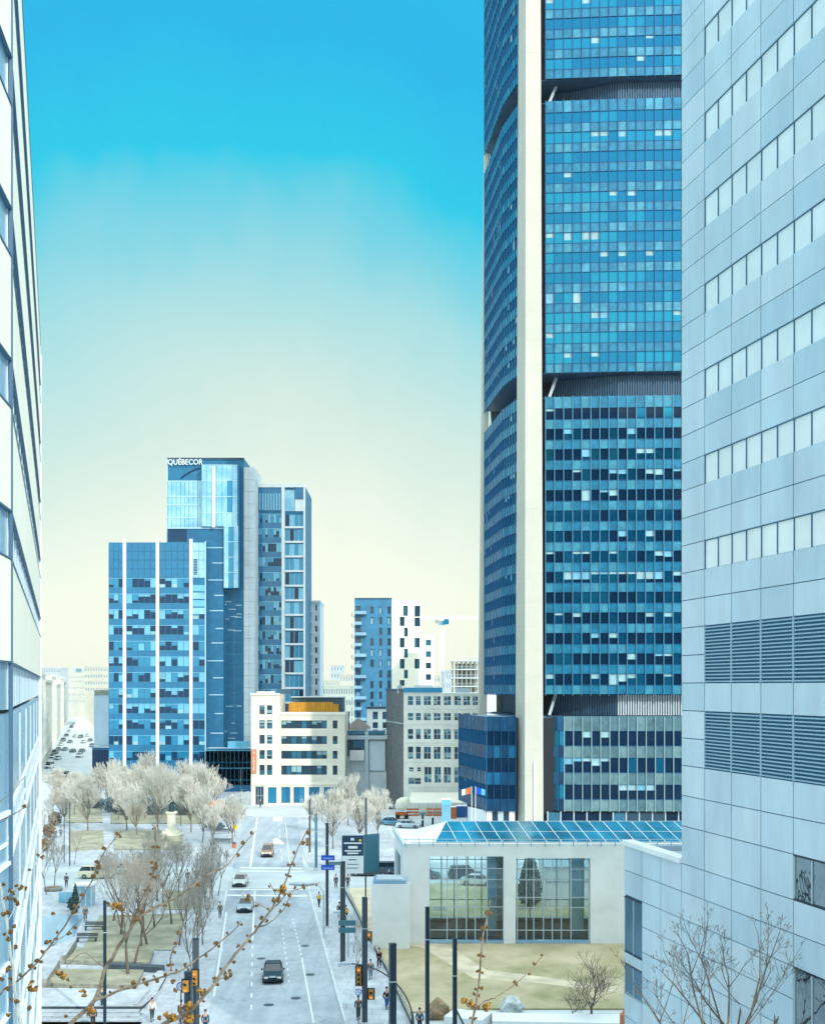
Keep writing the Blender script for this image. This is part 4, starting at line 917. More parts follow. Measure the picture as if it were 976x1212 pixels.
# ---------------------------------------------------------------- low grey building beside it
gg = thing('low_building', 'low grey modern building with a flat roof and brown gable behind the bare trees', 'building', (PX(440, 272), 280, 0))
YG = 272.0; fg = Fr((PX(408, YG), YG), (PX(470, YG), YG)); vg = lambda px: (px - 408) * YG / F; ZG = lambda py: PZ(py, YG)
mb = MB(); mb.prism([(PX(408, YG), YG + 0.1), (PX(470, YG), YG + 0.1), (PX(470, YG), YG + 12), (PX(408, YG), YG + 12)], 0, ZG(873), M['palegrey'], M['roofgrey']); mb.build('wall', gg)
mb = MB(); fg.slab(mb, 0, vg(468), ZG(875), ZG(870.5), -12, 1.0, M['lightmetal']); fg.slab(mb, 0, vg(456), ZG(869.5), ZG(865), -8, 0.2, M['winblue']); mb.build('roof', gg)
for (p, q, r_, t, n, m_) in ((409, 431, 895, 876, 5, M['winblue']), (456.5, 468, 912, 877, 2, M['windark'])):
    window(fg, (vg(p), vg(q), ZG(r_), ZG(t)), gg, 0.0, n, 2, gl=[m_, M['windark']], frame=M['darkmetal'])
mb = MB(); fg.slab(mb, vg(414), vg(431), ZG(900), ZG(888), 0.15, 0.9, M['white']); fg.slab(mb, vg(437), vg(455.5), ZG(912), ZG(877), 0.0, 0.4, M['bluegrey3']); fg.slab(mb, 0, vg(470), 0, ZG(914), 0.0, 0.3, M['palegrey']); mb.build('panel', gg)
mb = MB(); fg.slab(mb, vg(432), vg(436), 0, ZG(866), 0.0, 1.1, M['lightmetal']); mb.build('pier', gg)
hs = thing('gabled_house', 'small grey house with a brown pyramid roof half hidden behind the low flat building', 'house', (PX(422, 290), 295, 0))
mb = MB(); yy = 290.0; x0, x1 = PX(409, yy), PX(437, yy); mb.box(x0, yy, 0, x1, yy + 8, PZ(862, yy), M['wallstone']); mb.build('wall', hs)
mb = MB(); zb_ = PZ(862, yy); mb.prism([(x0, yy), (x1, yy), (x1, yy + 8), (x0, yy + 8)], zb_, PZ(851, yy), M['roofbrown'], M['roofbrown'], [(x0 + 2.6, yy + 3.5), (x1 - 2.6, yy + 3.5), (x1 - 2.6, yy + 4.5), (x0 + 2.6, yy + 4.5)]); mb.build('roof', hs)
sb = thing('white_house', 'small white rendered house with dark windows tucked before the blue apartment tower', 'house', (PX(446, 300), 305, 0))
YS = 300.0; fs = Fr((PX(434, YS), YS), (PX(458, YS), YS)); mb = MB()
rr_ = [((p - 434) * YS / F, (q - 434) * YS / F, PZ(b_, YS), PZ(t_, YS)) for (p, q) in ((441, 447), (452.5, 457)) for (t_, b_) in ((842.5, 851.5), (855, 862))]
fs.holes(mb, rr_, 0, PZ(838.5, YS), M['white'], 0.2); mb.box(PX(434, YS), YS + 0.3, 0, PX(458, YS), YS + 10, PZ(839, YS), M['white']); mb.build('wall', sb)
for r in rr_: window(fs, r, sb, 0.2, 2, 2, frame=M['navy'])
mb = MB(); fs.slab(mb, -0.2, fs.L + 0.1, PZ(839, YS), PZ(837, YS), -10, 0.3, M['navy']); mb.build('roof', sb)

# ---------------------------------------------------------------- five storey building with the brick flank
hb = thing('office_building', 'five storey pale building with dark brick flank and blue cornice, left of the skyscraper', 'building', (PX(510, 255), 262, 0))
a_ = (PX(477.5, 252), 252.0); b_ = (PX(522.5, 251), 251.0); c_ = (PX(570, 250), 250.0); d_ = (PX(457, 272), 272.0)
fh = Fr(a_, b_); fh2 = Fr(b_, c_); fs_ = Fr(d_, a_)
ZH = lambda py: PZ(py, 251)
def uh(px):      # along the front, from a pixel column
    k = (px - CX) / F; p0 = Vector(a_); d = (Vector(c_) - p0).normalized(); t = (k * p0.y - p0.x) / (d.x - k * d.y); return t
rows_ = [(824, 835), (844, 853), (863, 875.5), (884, 899)]
R1 = [(uh(p), uh(q), ZH(b), ZH(t)) for (t, b) in rows_ for (p, q) in ((482.4, 489), (491.8, 498), (501.3, 509.8), (513, 521.3))]
R1 += [(uh(484), uh(489.5), ZH(914), ZH(908.5)), (uh(493.5), uh(498), ZH(914), ZH(908.5)), (uh(483), uh(498), ZH(929), ZH(921))] + [(uh(p), uh(q), ZH(927), ZH(908)) for (p, q) in ((502, 510.5), (514, 521.8))]
R2 = [(uh(p) - fh.L, uh(q) - fh.L, ZH(b), ZH(t)) for (t, b) in rows_ + [(908, 927)] for (p, q) in ((525, 533.6), (537.3, 545.5), (548, 556.5), (559, 565.5))]
R2 = [(a, b, c, max(d, c + 1)) for (a, b, c, d) in R2]
mb = MB(); fh.holes(mb, R1, 0, ZH(818), M['sunlitstone'], 0.35); fh2.holes(mb, R2, 0, ZH(820.5), M['sunlitstone'], 0.35, 0, fh2.L)
mb.face([(c_[0], c_[1], 0), (c_[0], 272, 0), (c_[0], 272, ZH(820.5)), (c_[0], c_[1], ZH(820.5))], M['creamstone']); mb.face([(c_[0], 272, 0), (d_[0], 272, 0), (d_[0], 272, ZH(820.5)), (c_[0], 272, ZH(820.5))], M['creamstone'])
mb.face([(a_[0], a_[1] + 0.4, ZH(821)), (c_[0], c_[1] + 0.4, ZH(821)), (c_[0], 272, ZH(821)), (d_[0], 272, ZH(821))], M['roofgrey']); mb.build('wall', hb)
mb = MB(); fs_.rect(mb, 0, fs_.L, 0, ZH(817.5), M['brick'], 0.01); fs_.slab(mb, 0, fs_.L, ZH(817.5), ZH(815.5), -0.5, 0.15, M['roofdark']); fs_.slab(mb, 0, fs_.L, ZH(857.5), ZH(856.5), 0, 0.1, M['palegrey']); mb.build('brick_flank', hb)
mb = MB(); fh.slab(mb, 0, fh.L, ZH(819.5), ZH(814), -1.0, 0.35, M['bluecornice']); fh.slab(mb, 0, fh.L, ZH(821), ZH(819.7), -0.3, 0.15, M['white']); fh2.slab(mb, 0, fh2.L, ZH(822), ZH(820), -0.5, 0.25, M['white'])
for py in (839, 857.5, 879.5, 902): fh.slab(mb, 0, fh.L, ZH(py), ZH(py) + 0.18, 0, 0.12, M['white']); fh2.slab(mb, 0, fh2.L, ZH(py + 0.5), ZH(py + 0.5) + 0.18, 0, 0.12, M['white'])
mb.build('cornice', hb)
for r in R1: window(fh, r, hb, 0.35, 2 if r[1] - r[0] > 1.2 else 1, 2, blindp=0.35)
for r in R2: window(fh2, r, hb, 0.35, 2, 2, blindp=0.35)
mb = MB(); mb.box(PX(490, 262), 262, ZH(820), PX(513, 262), 268, ZH(811), M['white']); mb.build('rooftop_plant', hb); mb = MB(); mb.box(PX(470, 258), 257, ZH(821), PX(476, 258), 260, ZH(811), M['lightmetal']); mb.build('rooftop_plant', hb); mb = MB(); mb.box(PX(540, 262), 262, ZH(820), PX(556, 262), 268, ZH(815), M['palegrey']); mb.build('rooftop_plant', hb)

# ---------------------------------------------------------------- blue and white apartment tower, further away
bt = thing('apartment_tower', 'apartment tower half blue cladding and half white, with staggered dark windows', 'building', (PX(460, 420), 430, 0))
YB = 420.0; ZB = lambda py: PZ(py, YB); fb = Fr((PX(419.5, YB), YB), (PX(463.5, YB), YB)); fb2 = Fr((PX(463.5, YB), YB), (PX(499, YB), YB)); vb = lambda px: (px - 419.5) * YB / F; vb2 = lambda px: (px - 463.5) * YB / F
RB = []; n0 = 710
for k in range(11):
    t = 717.5 + k * 12.6
    RB.append((vb(421), vb(426.5), ZB(t + 9.5), ZB(t)))
    for (p, q) in ((438, 442), (448.5, 452), (458.5, 462)):
        if not (p == 438 and k % 4 == 2): RB.append((vb(p), vb(q), ZB(t + 9), ZB(t + 0.5)))
mb = MB(); fb.holes(mb, RB, 0, ZB(708.5), M['balcblue'], 0.5)
xs = 0
RW = [(vb2(p), vb2(q), ZB(b), ZB(t)) for (p, q, t, b) in ((477, 482.5, 717, 729), (490.5, 497, 717, 730), (473, 478.5, 730, 741), (490.5, 497, 731, 741.5), (478, 482.5, 743, 753.5), (473, 478.5, 755, 766.5), (490.5, 496.5, 755, 766.5), (478, 482.5, 768, 778.5), (473, 478.5, 780, 791.5), (490.5, 496.5, 780, 791.5), (478, 482.5, 793, 803), (473, 478.5, 805, 812))]
fb2.holes(mb, RW, 0, ZB(710.5), M['cream'], 0.5); x0, x1 = PX(419.5, YB), PX(499, YB)
mb.prism([(x0, YB + 0.6), (x1, YB + 0.6), (x1, YB + 18), (x0, YB + 18)], 0, ZB(711), M['palegrey'], M['roofgrey']); mb.build('wall', bt)
for r in RB: window(fb, r, bt, 0.5, 1, 1, gl=[M['windark'], M['windark'], M['winpale']], frame=M['navy'], fw=0.15)
for r in RW: window(fb2, r, bt, 0.5, 2, 1, gl=[M['windark'], M['winblue']], frame=M['navy'], fw=0.15)
for k in range(11):
    t = 717.5 + k * 12.6; mb = MB(); wd = 433.5 if k % 2 == 0 else 428
    fb.slab(mb, vb(420), vb(wd), ZB(t + 10.5), ZB(t + 9.8), 0, 1.4, M['navy']); fb.slab(mb, vb(420), vb(wd), ZB(t + 9.6), ZB(t + 6), 1.3, 1.36, M['winpale']); mb.build('balcony', bt)
    mb = MB(); mb.box(x0 - 1.2, YB + 3, ZB(t + 12), x0, YB + 7, ZB(t + 11.3), M['white']); mb.box(x0 - 1.2, YB + 2.98, ZB(t + 11.2), x0 - 1.1, YB + 7, ZB(t + 7), M['palegrey']); mb.build('balcony', bt)
mb = MB(); fb.slab(mb, 0, fb.L, ZB(709), ZB(707.8), -1, 0.2, M['navy']); mb.build('parapet', bt)

def simple_block(label, px0, px1, Y, top, m, cols, rows, cat='building', wm=None, depth=14, wsz=(0.55, 0.5), ybot=None, name='apartment_block', band=False, roof=None, base=None, individual=True):
    o = thing(name, label, cat, (PX((px0 + px1) / 2, Y), Y + depth / 2, 0)); fr = Fr((PX(px0, Y), Y), (PX(px1, Y), Y)); zt = PZ(top, Y); zb = base if base is not None else 0.5
    rects = []; cw_ = fr.L / cols; rh = (zt - zb) / rows
    for j in range(rows):
        for i in range(cols): rects.append((cw_ * (i + 0.5 - wsz[0] / 2), cw_ * (i + 0.5 + wsz[0] / 2), zb + rh * (j + 0.5 - wsz[1] / 2), zb + rh * (j + 0.5 + wsz[1] / 2)))
    mb = MB(); fr.holes(mb, rects, 0, zt, m, 0.3); x0, x1 = PX(px0, Y), PX(px1, Y)
    mb.prism([(x0, Y + 0.4), (x1, Y + 0.4), (x1, Y + depth), (x0, Y + depth)], 0, zt - 0.05, m, roof or M['roofgrey']); mb.build('wall', o)
    for r in rects: window(fr, r, o, 0.3, 1, 1, gl=wm or [M['windark'], M['winblue']], frame=M['white'], fw=0.12)
    mb = MB(); fr.slab(mb, -0.2, fr.L + 0.2, zt - 0.2, zt + 0.5, -depth, 0.25, m); mb.build('parapet', o)
    return o
simple_block('narrow white block with a single column of dark windows beside the crane', 500, 513.5, 400, 754, M['cream'], 1, 5, depth=12, wsz=(0.5, 0.55), base=PZ(822, 400))
gq = simple_block('grey-white balconied block just right of the white edged glass tower', 360.5, 378.5, 330, 713, M['palegrey'], 2, 9, base=PZ(826, 330), wsz=(0.4, 0.62))
fq_ = Fr((PX(360.5, 330), 330), (PX(378.5, 330), 330))
for k in range(9):
    zb_ = PZ(826, 330) + (PZ(713, 330) - PZ(826, 330)) * k / 9 + 0.25; mb = MB(); fq_.slab(mb, 0.1, 2.2, zb_, zb_ + 0.2, 0, 1.3, M['white']); fq_.slab(mb, 0.1, 2.2, zb_ + 0.2, zb_ + 1.1, 1.2, 1.26, M['lightmetal']); mb.build('balcony', gq)
# construction frame and crane
ck = thing('building_frame', 'unfinished concrete building frame with open floors next to the skyscraper column', 'building', (PX(550, 430), 438, 0))
Y = 430.0; mb = MB()
for k in range(12):
    z0 = PZ(782, Y) - k * 3.1 - 0.3
    if z0 < 0.3: break
    mb.box(PX(534, Y), Y, z0, PX(569, Y), Y + 14, z0 + 0.35, M['palegrey'])
mb.build('floor_slab', ck)
for i in range(7):
    mb = MB(); x = PX(536 + i * 5.3, Y)
    for yy in (Y + 0.6, Y + 8): mb.box(x - 0.22, yy - 0.2, 0, x + 0.22, yy + 0.2, PZ(782, Y) - 0.3, M['wallstone'])
    mb.build('pillar', ck)
mb = MB(); mb.box(PX(540, Y), Y + 8, 0, PX(566, Y), Y + 13, PZ(785, Y), M['wallstone']); mb.build('core_wall', ck)
mb = MB()
for k in range(4):
    z0 = PZ(782, Y) - k * 3.1 - 0.3 + 0.35
    for i in range(16): x = PX(534.5 + i * 2.1, Y); mb.box(x, Y + 0.02, z0, x + 0.08, Y + 0.1, z0 + 1.0, M['lightmetal'])
    mb.box(PX(534, Y), Y + 0.02, z0 + 1.0, PX(568, Y), Y + 0.08, z0 + 1.08, M['lightmetal'])
mb.build('railing', ck)
cr = thing('tower_crane', 'pale lattice tower crane standing between the white blocks', 'crane', (PX(522.5, 450), 450, 0))
Y = 450.0; x0, x1 = PX(519.8, Y), PX(525.2, Y); zt = PZ(740, Y); mb = MB()
for (x, y) in ((x0, Y), (x1, Y), (x0, Y + 1.7), (x1, Y + 1.7)): mb.tube((x, y, 0), (x, y, zt), 0.13, 0.13, M['white'], 4)
z_ = 0; f = 0
while z_ < zt - 2:
    mb.tube((x0, Y, z_), (x1, Y, z_ + 2), 0.07, 0.07, M['white'], 4); mb.tube((x1, Y, z_), (x0, Y, z_ + 2), 0.07, 0.07, M['white'], 4); mb.tube((x0, Y, z_), (x1, Y, z_), 0.07, 0.07, M['white'], 4)
    mb.tube((x0, Y, z_), (x0, Y + 1.7, z_ + 2), 0.07, 0.07, M['white'], 4); z_ += 2
mb.build('mast', cr)
mb = MB(); mb.box(x0 - 0.3, Y - 0.4, zt, x1 + 0.3, Y + 2.1, zt + 1.6, M['winband']); mb.box(x1, Y - 1.6, zt + 0.2, x1 + 1.8, Y - 0.2, zt + 2.2, M['q_mid']); mb.build('cab', cr)
mb = MB(); zj = PZ(733, Y); xa, xb = PX(497, Y), PX(575, Y)
for (dy, dz) in ((0, 0), (1.4, 0), (0.7, 1.2)): mb.tube((xa, Y + dy, zj + dz), (xb, Y + dy, zj + dz), 0.08, 0.08, M['white'], 4)
x = xa
while x < xb - 1.5:
    mb.tube((x, Y, zj), (x + 0.75, Y + 0.7, zj + 1.2), 0.05, 0.05, M['white'], 4); mb.tube((x + 0.75, Y + 0.7, zj + 1.2), (x + 1.5, Y, zj), 0.05, 0.05, M['white'], 4); x += 1.5
mb.build('jib', cr)
mb = MB(); mb.box(PX(515, Y), Y - 0.1, zj - 1.4, PX(518.5, Y), Y + 1.5, zj - 0.1, M['wallstone']); mb.build('counterweight', cr)

# ---------------------------------------------------------------- left street: facades, side building, far blocks
yl0, yl1 = 120.0, 420.0
def street_house(label, Y0, Y1, x0, x1, top, m, bays, rows_):
    o = thing('street_building', label, 'building', (x0 - 6, (Y0 + Y1) / 2, 0)); fr = Fr((x0, Y0), (x1, Y1)); 
    rects = []; bw = fr.L / bays; rh = (top - 5) / rows_
    for i in range(bays):
        for j in range(rows_): rects.append((bw * (i + 0.34), bw * (i + 0.66), 5 + rh * (j + 0.25), 5 + rh * (j + 0.72)))
        rects.append((bw * (i + 0.2), bw * (i + 0.8), 0.5, 3.9))
    mb = MB(); fr.holes(mb, rects, 0, top, m, 0.35)
    mb.prism([(x0 - 0.6, Y0), (x1 - 0.6, Y1), (x1 - 12, Y1), (x0 - 12, Y0)], 0, top - 0.1, m, M['roofgrey']); mb.box(x0 - 11.9, Y0 - 0.12, 0, x0, Y0 - 0.01, top, m); mb.box(x1 - 0.6, Y1 + 0.01, 0, x1, Y1 + 0.1, top, m); mb.build('wall', o)
    for r in rects: window(fr, r, o, 0.35, 1, 1, gl=[M['farwin']], frame=M['white'], fw=0.14)
    mb = MB(); fr.slab(mb, 0, fr.L, top - 0.2, top + 0.7, -0.5, 0.6, m); fr.slab(mb, 0, fr.L, 4.2, 4.6, 0, 0.3, m); mb.build('cornice', o)
def xl(Y): return -117.7 - 0.279 * (Y - 378)
cuts = [325, 395, 475, 565, 665, 780, 900]
hts = [30, 28, 30.5, 27, 31, 29]
lbs = ['cream stone street building closest behind the white panelled office block', 'second cream street building along the left street, slightly lower than its neighbours', 'third street building on the left street, with the highest cornice', 'fourth street building on the left street, the lowest of the row', 'fifth street building on the left street with small dark windows', 'last cream street building before the far end of the left street']
for i in range(6): street_house(lbs[i], cuts[i], cuts[i + 1] - 0.5, xl(cuts[i]), xl(cuts[i + 1] - 0.5), hts[i], (M['creamstone'], M['far'])[i % 2], 9, 6)
sd = thing('side_building', 'grey blue rendered blank building left of the short glass office block', 'building', (PX(119, 330), 340, 0))
Y = 330.0; mb = MB(); mb.prism([(PX(111, Y), Y), (PX(131, Y), Y), (PX(131, Y), Y + 25), (PX(112, Y + 25), Y + 25)], 0, PZ(818, Y), M['bluegrey2'], M['roofgrey'])
mb.build('wall', sd)
mb = MB(); mb.box(PX(112, Y), Y - 0.15, PZ(823, Y), PX(129, Y), Y + 20, PZ(817, Y), M['wallstone']); mb.build('parapet', sd)
mb = MB(); fz = Fr((PX(109, 322), 322), (PX(129, 322), 322)); mb.prism([(PX(109, 322), 322.1), (PX(129, 322), 322.1), (PX(129, 322), 329.5), (PX(109, 322), 329.5)], 0, PZ(885, 322), M['q_slab2'], M['roofgrey'])
for i in range(6): fz.slab(mb, fz.L * i / 6 + 0.05, fz.L * (i + 1) / 6 - 0.05, 0.4, PZ(888, 322), 0, 0.15, M['q_dark'])
mb.build('glass_annex', sd)
fe = thing('street_end_building', 'broad cream building closing the far end of the left street, small windows in rows', 'building', (PX(95, 1000), 1010, 0))
Y = 1000.0; fr = Fr((PX(70, Y), Y), (PX(131, Y), Y)); mb = MB(); rects = []
for j, (t, b) in enumerate(((800.5, 803), (806, 808.5), (813, 816), (821, 824), (829, 832))):
    for i in range(18): rects.append((fr.L * (i + 0.28) / 18, fr.L * (i + 0.72) / 18, PZ(b, Y), PZ(t, Y)))
fr.holes(mb, rects, 0, PZ(796.5, Y), M['far'], 0.4); mb.prism([(PX(70, Y), Y + 0.5), (PX(131, Y), Y + 0.5), (PX(131, Y), Y + 20), (PX(70, Y), Y + 20)], 0, PZ(797, Y), M['far'], M['roofgrey']); mb.build('wall', fe)
for r in rects: window(fr, r, fe, 0.4, 1, 1, gl=[M['farwin']], frame=M['white'], fw=0.2)
mb = MB(); mb.box(PX(83, Y), Y + 6, PZ(797, Y), PX(97, Y), Y + 14, PZ(790, Y), M['far2']); mb.box(PX(107, Y), Y + 5, PZ(797, Y), PX(124, Y), Y + 13, PZ(790.5, Y), M['far2']); mb.box(PX(88, Y), Y + 5.5, PZ(794.5, Y), PX(94, Y), Y + 6, PZ(791.5, Y), M['farwin']); mb.build('rooftop_plant', fe)
ho = thing('gable_shed', 'small white gabled shed at the far end of the left street', 'building', (PX(97, 740), 745, 0))
mb = MB(); Y = 740.0; a, b = PX(87, Y), PX(108, Y); zr_ = PZ(848.5, Y); ze_ = PZ(862, Y); n = len(mb.v)
mb.box(a, Y, 0, b, Y + 10, ze_, M['white']); mb.build('wall', ho)
mb = MB(); c = a + (b - a) * 0.3; mb.face([(a, Y, ze_), (b, Y, ze_), (c, Y, zr_)], M['white']); mb.face([(a, Y, ze_), (c, Y, zr_), (c, Y + 10, zr_), (a, Y + 10, ze_)], M['white']); mb.face([(b, Y, ze_), (b, Y + 10, ze_), (c, Y + 10, zr_), (c, Y, zr_)], M['white']); mb.face([(b, Y + 10, ze_), (a, Y + 10, ze_), (c, Y + 10, zr_)], M['white']); mb.build('roof', ho)
# distant blocks on the horizon
dist = [(48, 72, 900, 791, 'far2', 'hazy grey block behind the left street facades'), (378, 398, 700, 806, 'far', 'hazy long low block right of the balconied building, first of the far group'), (391, 405, 760, 788, 'far2', 'hazy grey stepped block between the two apartment towers, tallest of the far group'),
        (402, 421, 620, 799, 'far', 'pale hazy block directly left of the blue apartment tower'), (376, 421, 480, 812, 'cream', 'pale low block peeking over the yellow rooftop enclosure'), (498, 520, 640, 800, 'far', 'pale far block behind the foot of the lattice crane'),
        (524, 536, 560, 795, 'far2', 'narrow far block between the crane and the unfinished frame'), (100, 131, 800, 789, 'far', 'hazy block rising behind the left end of the short glass office block'), (500, 570, 330, 822, 'palegrey', 'long low block over the roof of the brick flanked building')]
for (a, b, Y, t, m_, lab) in dist:
    n = max(3, int((b - a) / 3)); simple_block(lab, a, b, Y, t, M[m_], n, 4, wm=[M['farwin']], base=max(1, PZ(t, Y) - 18), name='distant_block', depth=20)

# city blocks behind the viewer, which the skyscraper's panes mirror
for (x0, x1, y0, y1, h, lab) in ((-22, 44, -190, -130, 150, 'tall dark glass office block behind the viewpoint, mirrored in the skyscraper'), (52, 88, -200, -140, 148, 'slightly lower office block behind the viewpoint, right of the tall dark one')):
    o = thing('office_block', lab, 'building', ((x0 + x1) / 2, (y0 + y1) / 2, 0)); fr_ = Fr((x1, y1), (x0, y1)); mb = MB(); mb.prism([(x0, y0), (x1, y0), (x1, y1), (x0, y1)], 0, h, M['navy'], M['roofgrey']); mb.build('core', o); n = int(h / 4)
    for k in range(n):
        mb = MB(); fr_.slab(mb, 0, fr_.L, k * 4 + 0.2, k * 4 + 2.6, 0, 0.15, M['glass_t_dark']); fr_.slab(mb, 0, fr_.L, k * 4 + 2.7, k * 4 + 4.1, 0, 0.3, M['roofdark']); mb.build('window_band', o)
# ---------------------------------------------------------------- bare trees
def gen_tree(seed, h, spread, levels, kids_=4, trunk=0.28, r0=0.16, rt=0.016, split=5, up_=0.35, shrink=0.62, trunkm='barkpale', twigm='twigpale', ang=(28, 50)):
    rr = random.Random(seed); tm = MB(); cm = MB(); c = Vector((0, 0, h * 0.62)); rad = Vector((spread, spread, h * 0.40))
    def grow(p, d, L, r, lev):
        n = 3 if lev < 2 else 2; pts = [p]; q = p; dd = d.copy()
        for i in range(n):
            dd = (dd + Vector((rr.uniform(-1, 1), rr.uniform(-1, 1), rr.uniform(-0.5, 0.9))) * 0.16 + Vector((0, 0, up_ * 0.25))).normalized()
            q = q + dd * L / n; pts.append(q)
        r1 = max(r * 0.55, rt)
        rs_ = [r + (r1 - r) * i / n for i in range(n + 1)]
        mbx = tm if lev <= 1 else cm
        for i in range(n): mbx.tube(pts[i], pts[i + 1], rs_[i], rs_[i + 1], M[trunkm] if lev <= 2 else M[twigm], 5 if lev < 2 else 3, cap=False)
        if lev >= levels: return
        k = split if lev == 0 else kids_
        for i in range(k):
            t = 1.0 if i == 0 else (rr.uniform(0.75, 1.0) if lev == 0 else rr.uniform(0.3, 1.0))
            j = min(int(t * n), n - 1); base = pts[j].lerp(pts[j + 1], t * n - j)
            a = R(rr.uniform(*ang)) * (0.5 if i == 0 and lev > 0 else 1); az = 2 * math.pi * (i / k + rr.uniform(-0.12, 0.12)) + lev
            s = dd.orthogonal().normalized(); s = Matrix.Rotation(az, 3, dd) @ s
            nd = (dd * math.cos(a) + s * math.sin(a) + Vector((0, 0, up_ * 0.3))).normalized()
            nl = L * shrink * rr.uniform(0.8, 1.15) * (1.35 if lev == 0 else 1)
            tip = base + nd * nl; e = Vector(((tip.x - c.x) / rad.x, (tip.y - c.y) / rad.y, (tip.z - c.z) / rad.z)).length
            if e > 1: nl *= max(0.25, 1 - (e - 1) * 1.6)
            grow(base, nd, nl, max(r1 * 0.85, rt), lev + 1)
    grow(Vector((0, 0, 0)), Vector((0, 0, 1)), h * trunk, r0, 0)
    return tm, cm
PROTO = {}
def proto(key, *a, **k):
    tm, cm = gen_tree(*a, **k); PROTO[key] = (tm.build('trunk'), cm.build('crown')); 
    for o in PROTO[key]: col.objects.unlink(o)
def plant_tree(key, px, py, sc, rz, label, group, name='bare_tree', xy=None, cat='tree'):
    x, y = xy or G(px, py); t = thing(name, label, cat, (x, y, 0.05), group); t.rotation_euler = (0, 0, rz); t.scale = (sc, sc, sc)
    for o in PROTO[key]: c = o.copy(); col.objects.link(c); c.parent = t
    return t
FS = dict(trunkm='barkpale', twigm='twigpale')
proto('f1', 11, 13, 5.0, 6, 3, trunk=0.2, split=9, rt=0.03, shrink=0.74, up_=0.5, ang=(20, 46), **FS); proto('f2', 12, 13, 5.2, 6, 3, trunk=0.17, split=10, rt=0.03, shrink=0.75, up_=0.45, ang=(22, 50), **FS); proto('f3', 17, 13, 4.6, 6, 3, trunk=0.22, split=8, rt=0.03, shrink=0.74, up_=0.6, ang=(18, 42), **FS)
NB = dict(trunkm='bark', twigm='twig')
proto('n1', 21, 10.5, 3.2, 6, 3, trunk=0.34, split=5, r0=0.17, rt=0.011, ang=(24, 52), up_=0.45, shrink=0.72, **NB); proto('n2', 22, 10, 2.8, 6, 3, trunk=0.36, split=5, r0=0.15, rt=0.011, ang=(24, 50), up_=0.45, shrink=0.72, **NB)
proto('s1', 31, 6.5, 1.5, 5, 3, trunk=0.42, split=4, r0=0.07, rt=0.012, ang=(20, 42), up_=0.7, shrink=0.66, **NB); proto('s2', 32, 6.5, 1.8, 5, 3, trunk=0.38, split=5, r0=0.08, rt=0.012, ang=(22, 46), up_=0.6, shrink=0.66, **NB)
proto('w1', 45, 5.2, 3.0, 5, 3, trunk=0.22, split=6, r0=0.13, rt=0.010, ang=(30, 58), up_=0.2, shrink=0.84, trunkm='bark', twigm='bark')
proto('b1', 51, 16.6, 5.2, 6, 3, trunk=0.70, split=6, r0=0.13, rt=0.007, ang=(26, 58), up_=0.25, shrink=0.46, trunkm='bark', twigm='bark')
far = [('f1', 104, 985, 1.03, 'multi-stemmed pale tree on the dry lawn left of the paved square path'), ('f2', 76, 978, 0.85, 'small pale tree beside the left street, closest to the white panelled office'), ('f3', 128, 962, 0.95, 'pale tree behind the head of the paved square path'),
       ('f2', 150, 984, 1.0, 'pale tree just right of the paved square path'), ('f1', 172, 970, 1.05, 'pale tree below the second white pier of the short glass block'), ('f3', 188, 992, 1.08, 'pale tree immediately left of the statue'),
       ('f2', 206, 962, 1.0, 'pale tree directly behind the statue'), ('f1', 226, 986, 1.02, 'pale tree a few steps right of the statue'), ('f3', 240, 972, 1.0, 'round pale tree at the right end of the big clump'),
       ('f1', 158, 952, 0.9, 'pale tree in the back row before the short glass block'), ('f2', 118, 948, 0.8, 'pale tree in the back row nearest the left street'), ('f1', 192, 950, 0.9, 'pale tree in the back row below the third white pier'), ('f3', 222, 950, 0.85, 'pale tree in the back row at its right end'),
       ('f1', 88, 966, 0.9, 'pale tree behind the walkers, left of the multi-stemmed one'), ('f3', 140, 972, 0.9, 'pale tree standing close to the right side of the path head'), ('f2', 162, 990, 0.86, 'low pale tree on the front lawn, between the path and the statue'), ('f1', 214, 978, 0.9, 'pale tree tight beside the right face of the pedestal'), ('f3', 240, 998, 0.8, 'pale tree on the paving between the statue and the road'), ('f2', 256, 962, 0.85, 'pale tree before the dark glass entrance block'),
       ('f1', 68, 955, 0.85, 'pale tree at the kerb near the left street cars'), ('f3', 174, 940, 0.9, 'pale tree in the rearmost row, centre of the short glass block'), ('f2', 140, 938, 0.85, 'pale tree in the rearmost row, left part of the short glass block'), ('f1', 240, 944, 0.8, 'pale tree in the rearmost row, right end by the dark entrance'),
       ('f2', 275, 999, 0.92, 'lone pale tree at the left edge of the main road, before the dark entrance block'), ('f3', 252, 1002, 0.62, 'small pale tree left of the lone roadside tree')]
for i, (k, px, py, sc, lab) in enumerate(far): plant_tree(k, px, py, sc, i * 1.7, lab, 'pale trees in the square')
rt_ = [('f1', 394, 1006, 0.98, 'large pale tree behind the blue street name signs'), ('f2', 424, 1000, 0.92, 'pale tree rising over the billboard'), ('f3', 446, 996, 0.78, 'pale tree at the right end of the roadside clump, before the parked cars'), ('f2', 374, 984, 0.72, 'smaller pale tree before the cream building shop windows'), ('f3', 412, 978, 0.85, 'pale tree at the back of the roadside clump')]
for i, (k, px, py, sc, lab) in enumerate(rt_): plant_tree(k, px, py, sc, 0.8 + i * 2.1, lab, 'pale trees right of the main road')
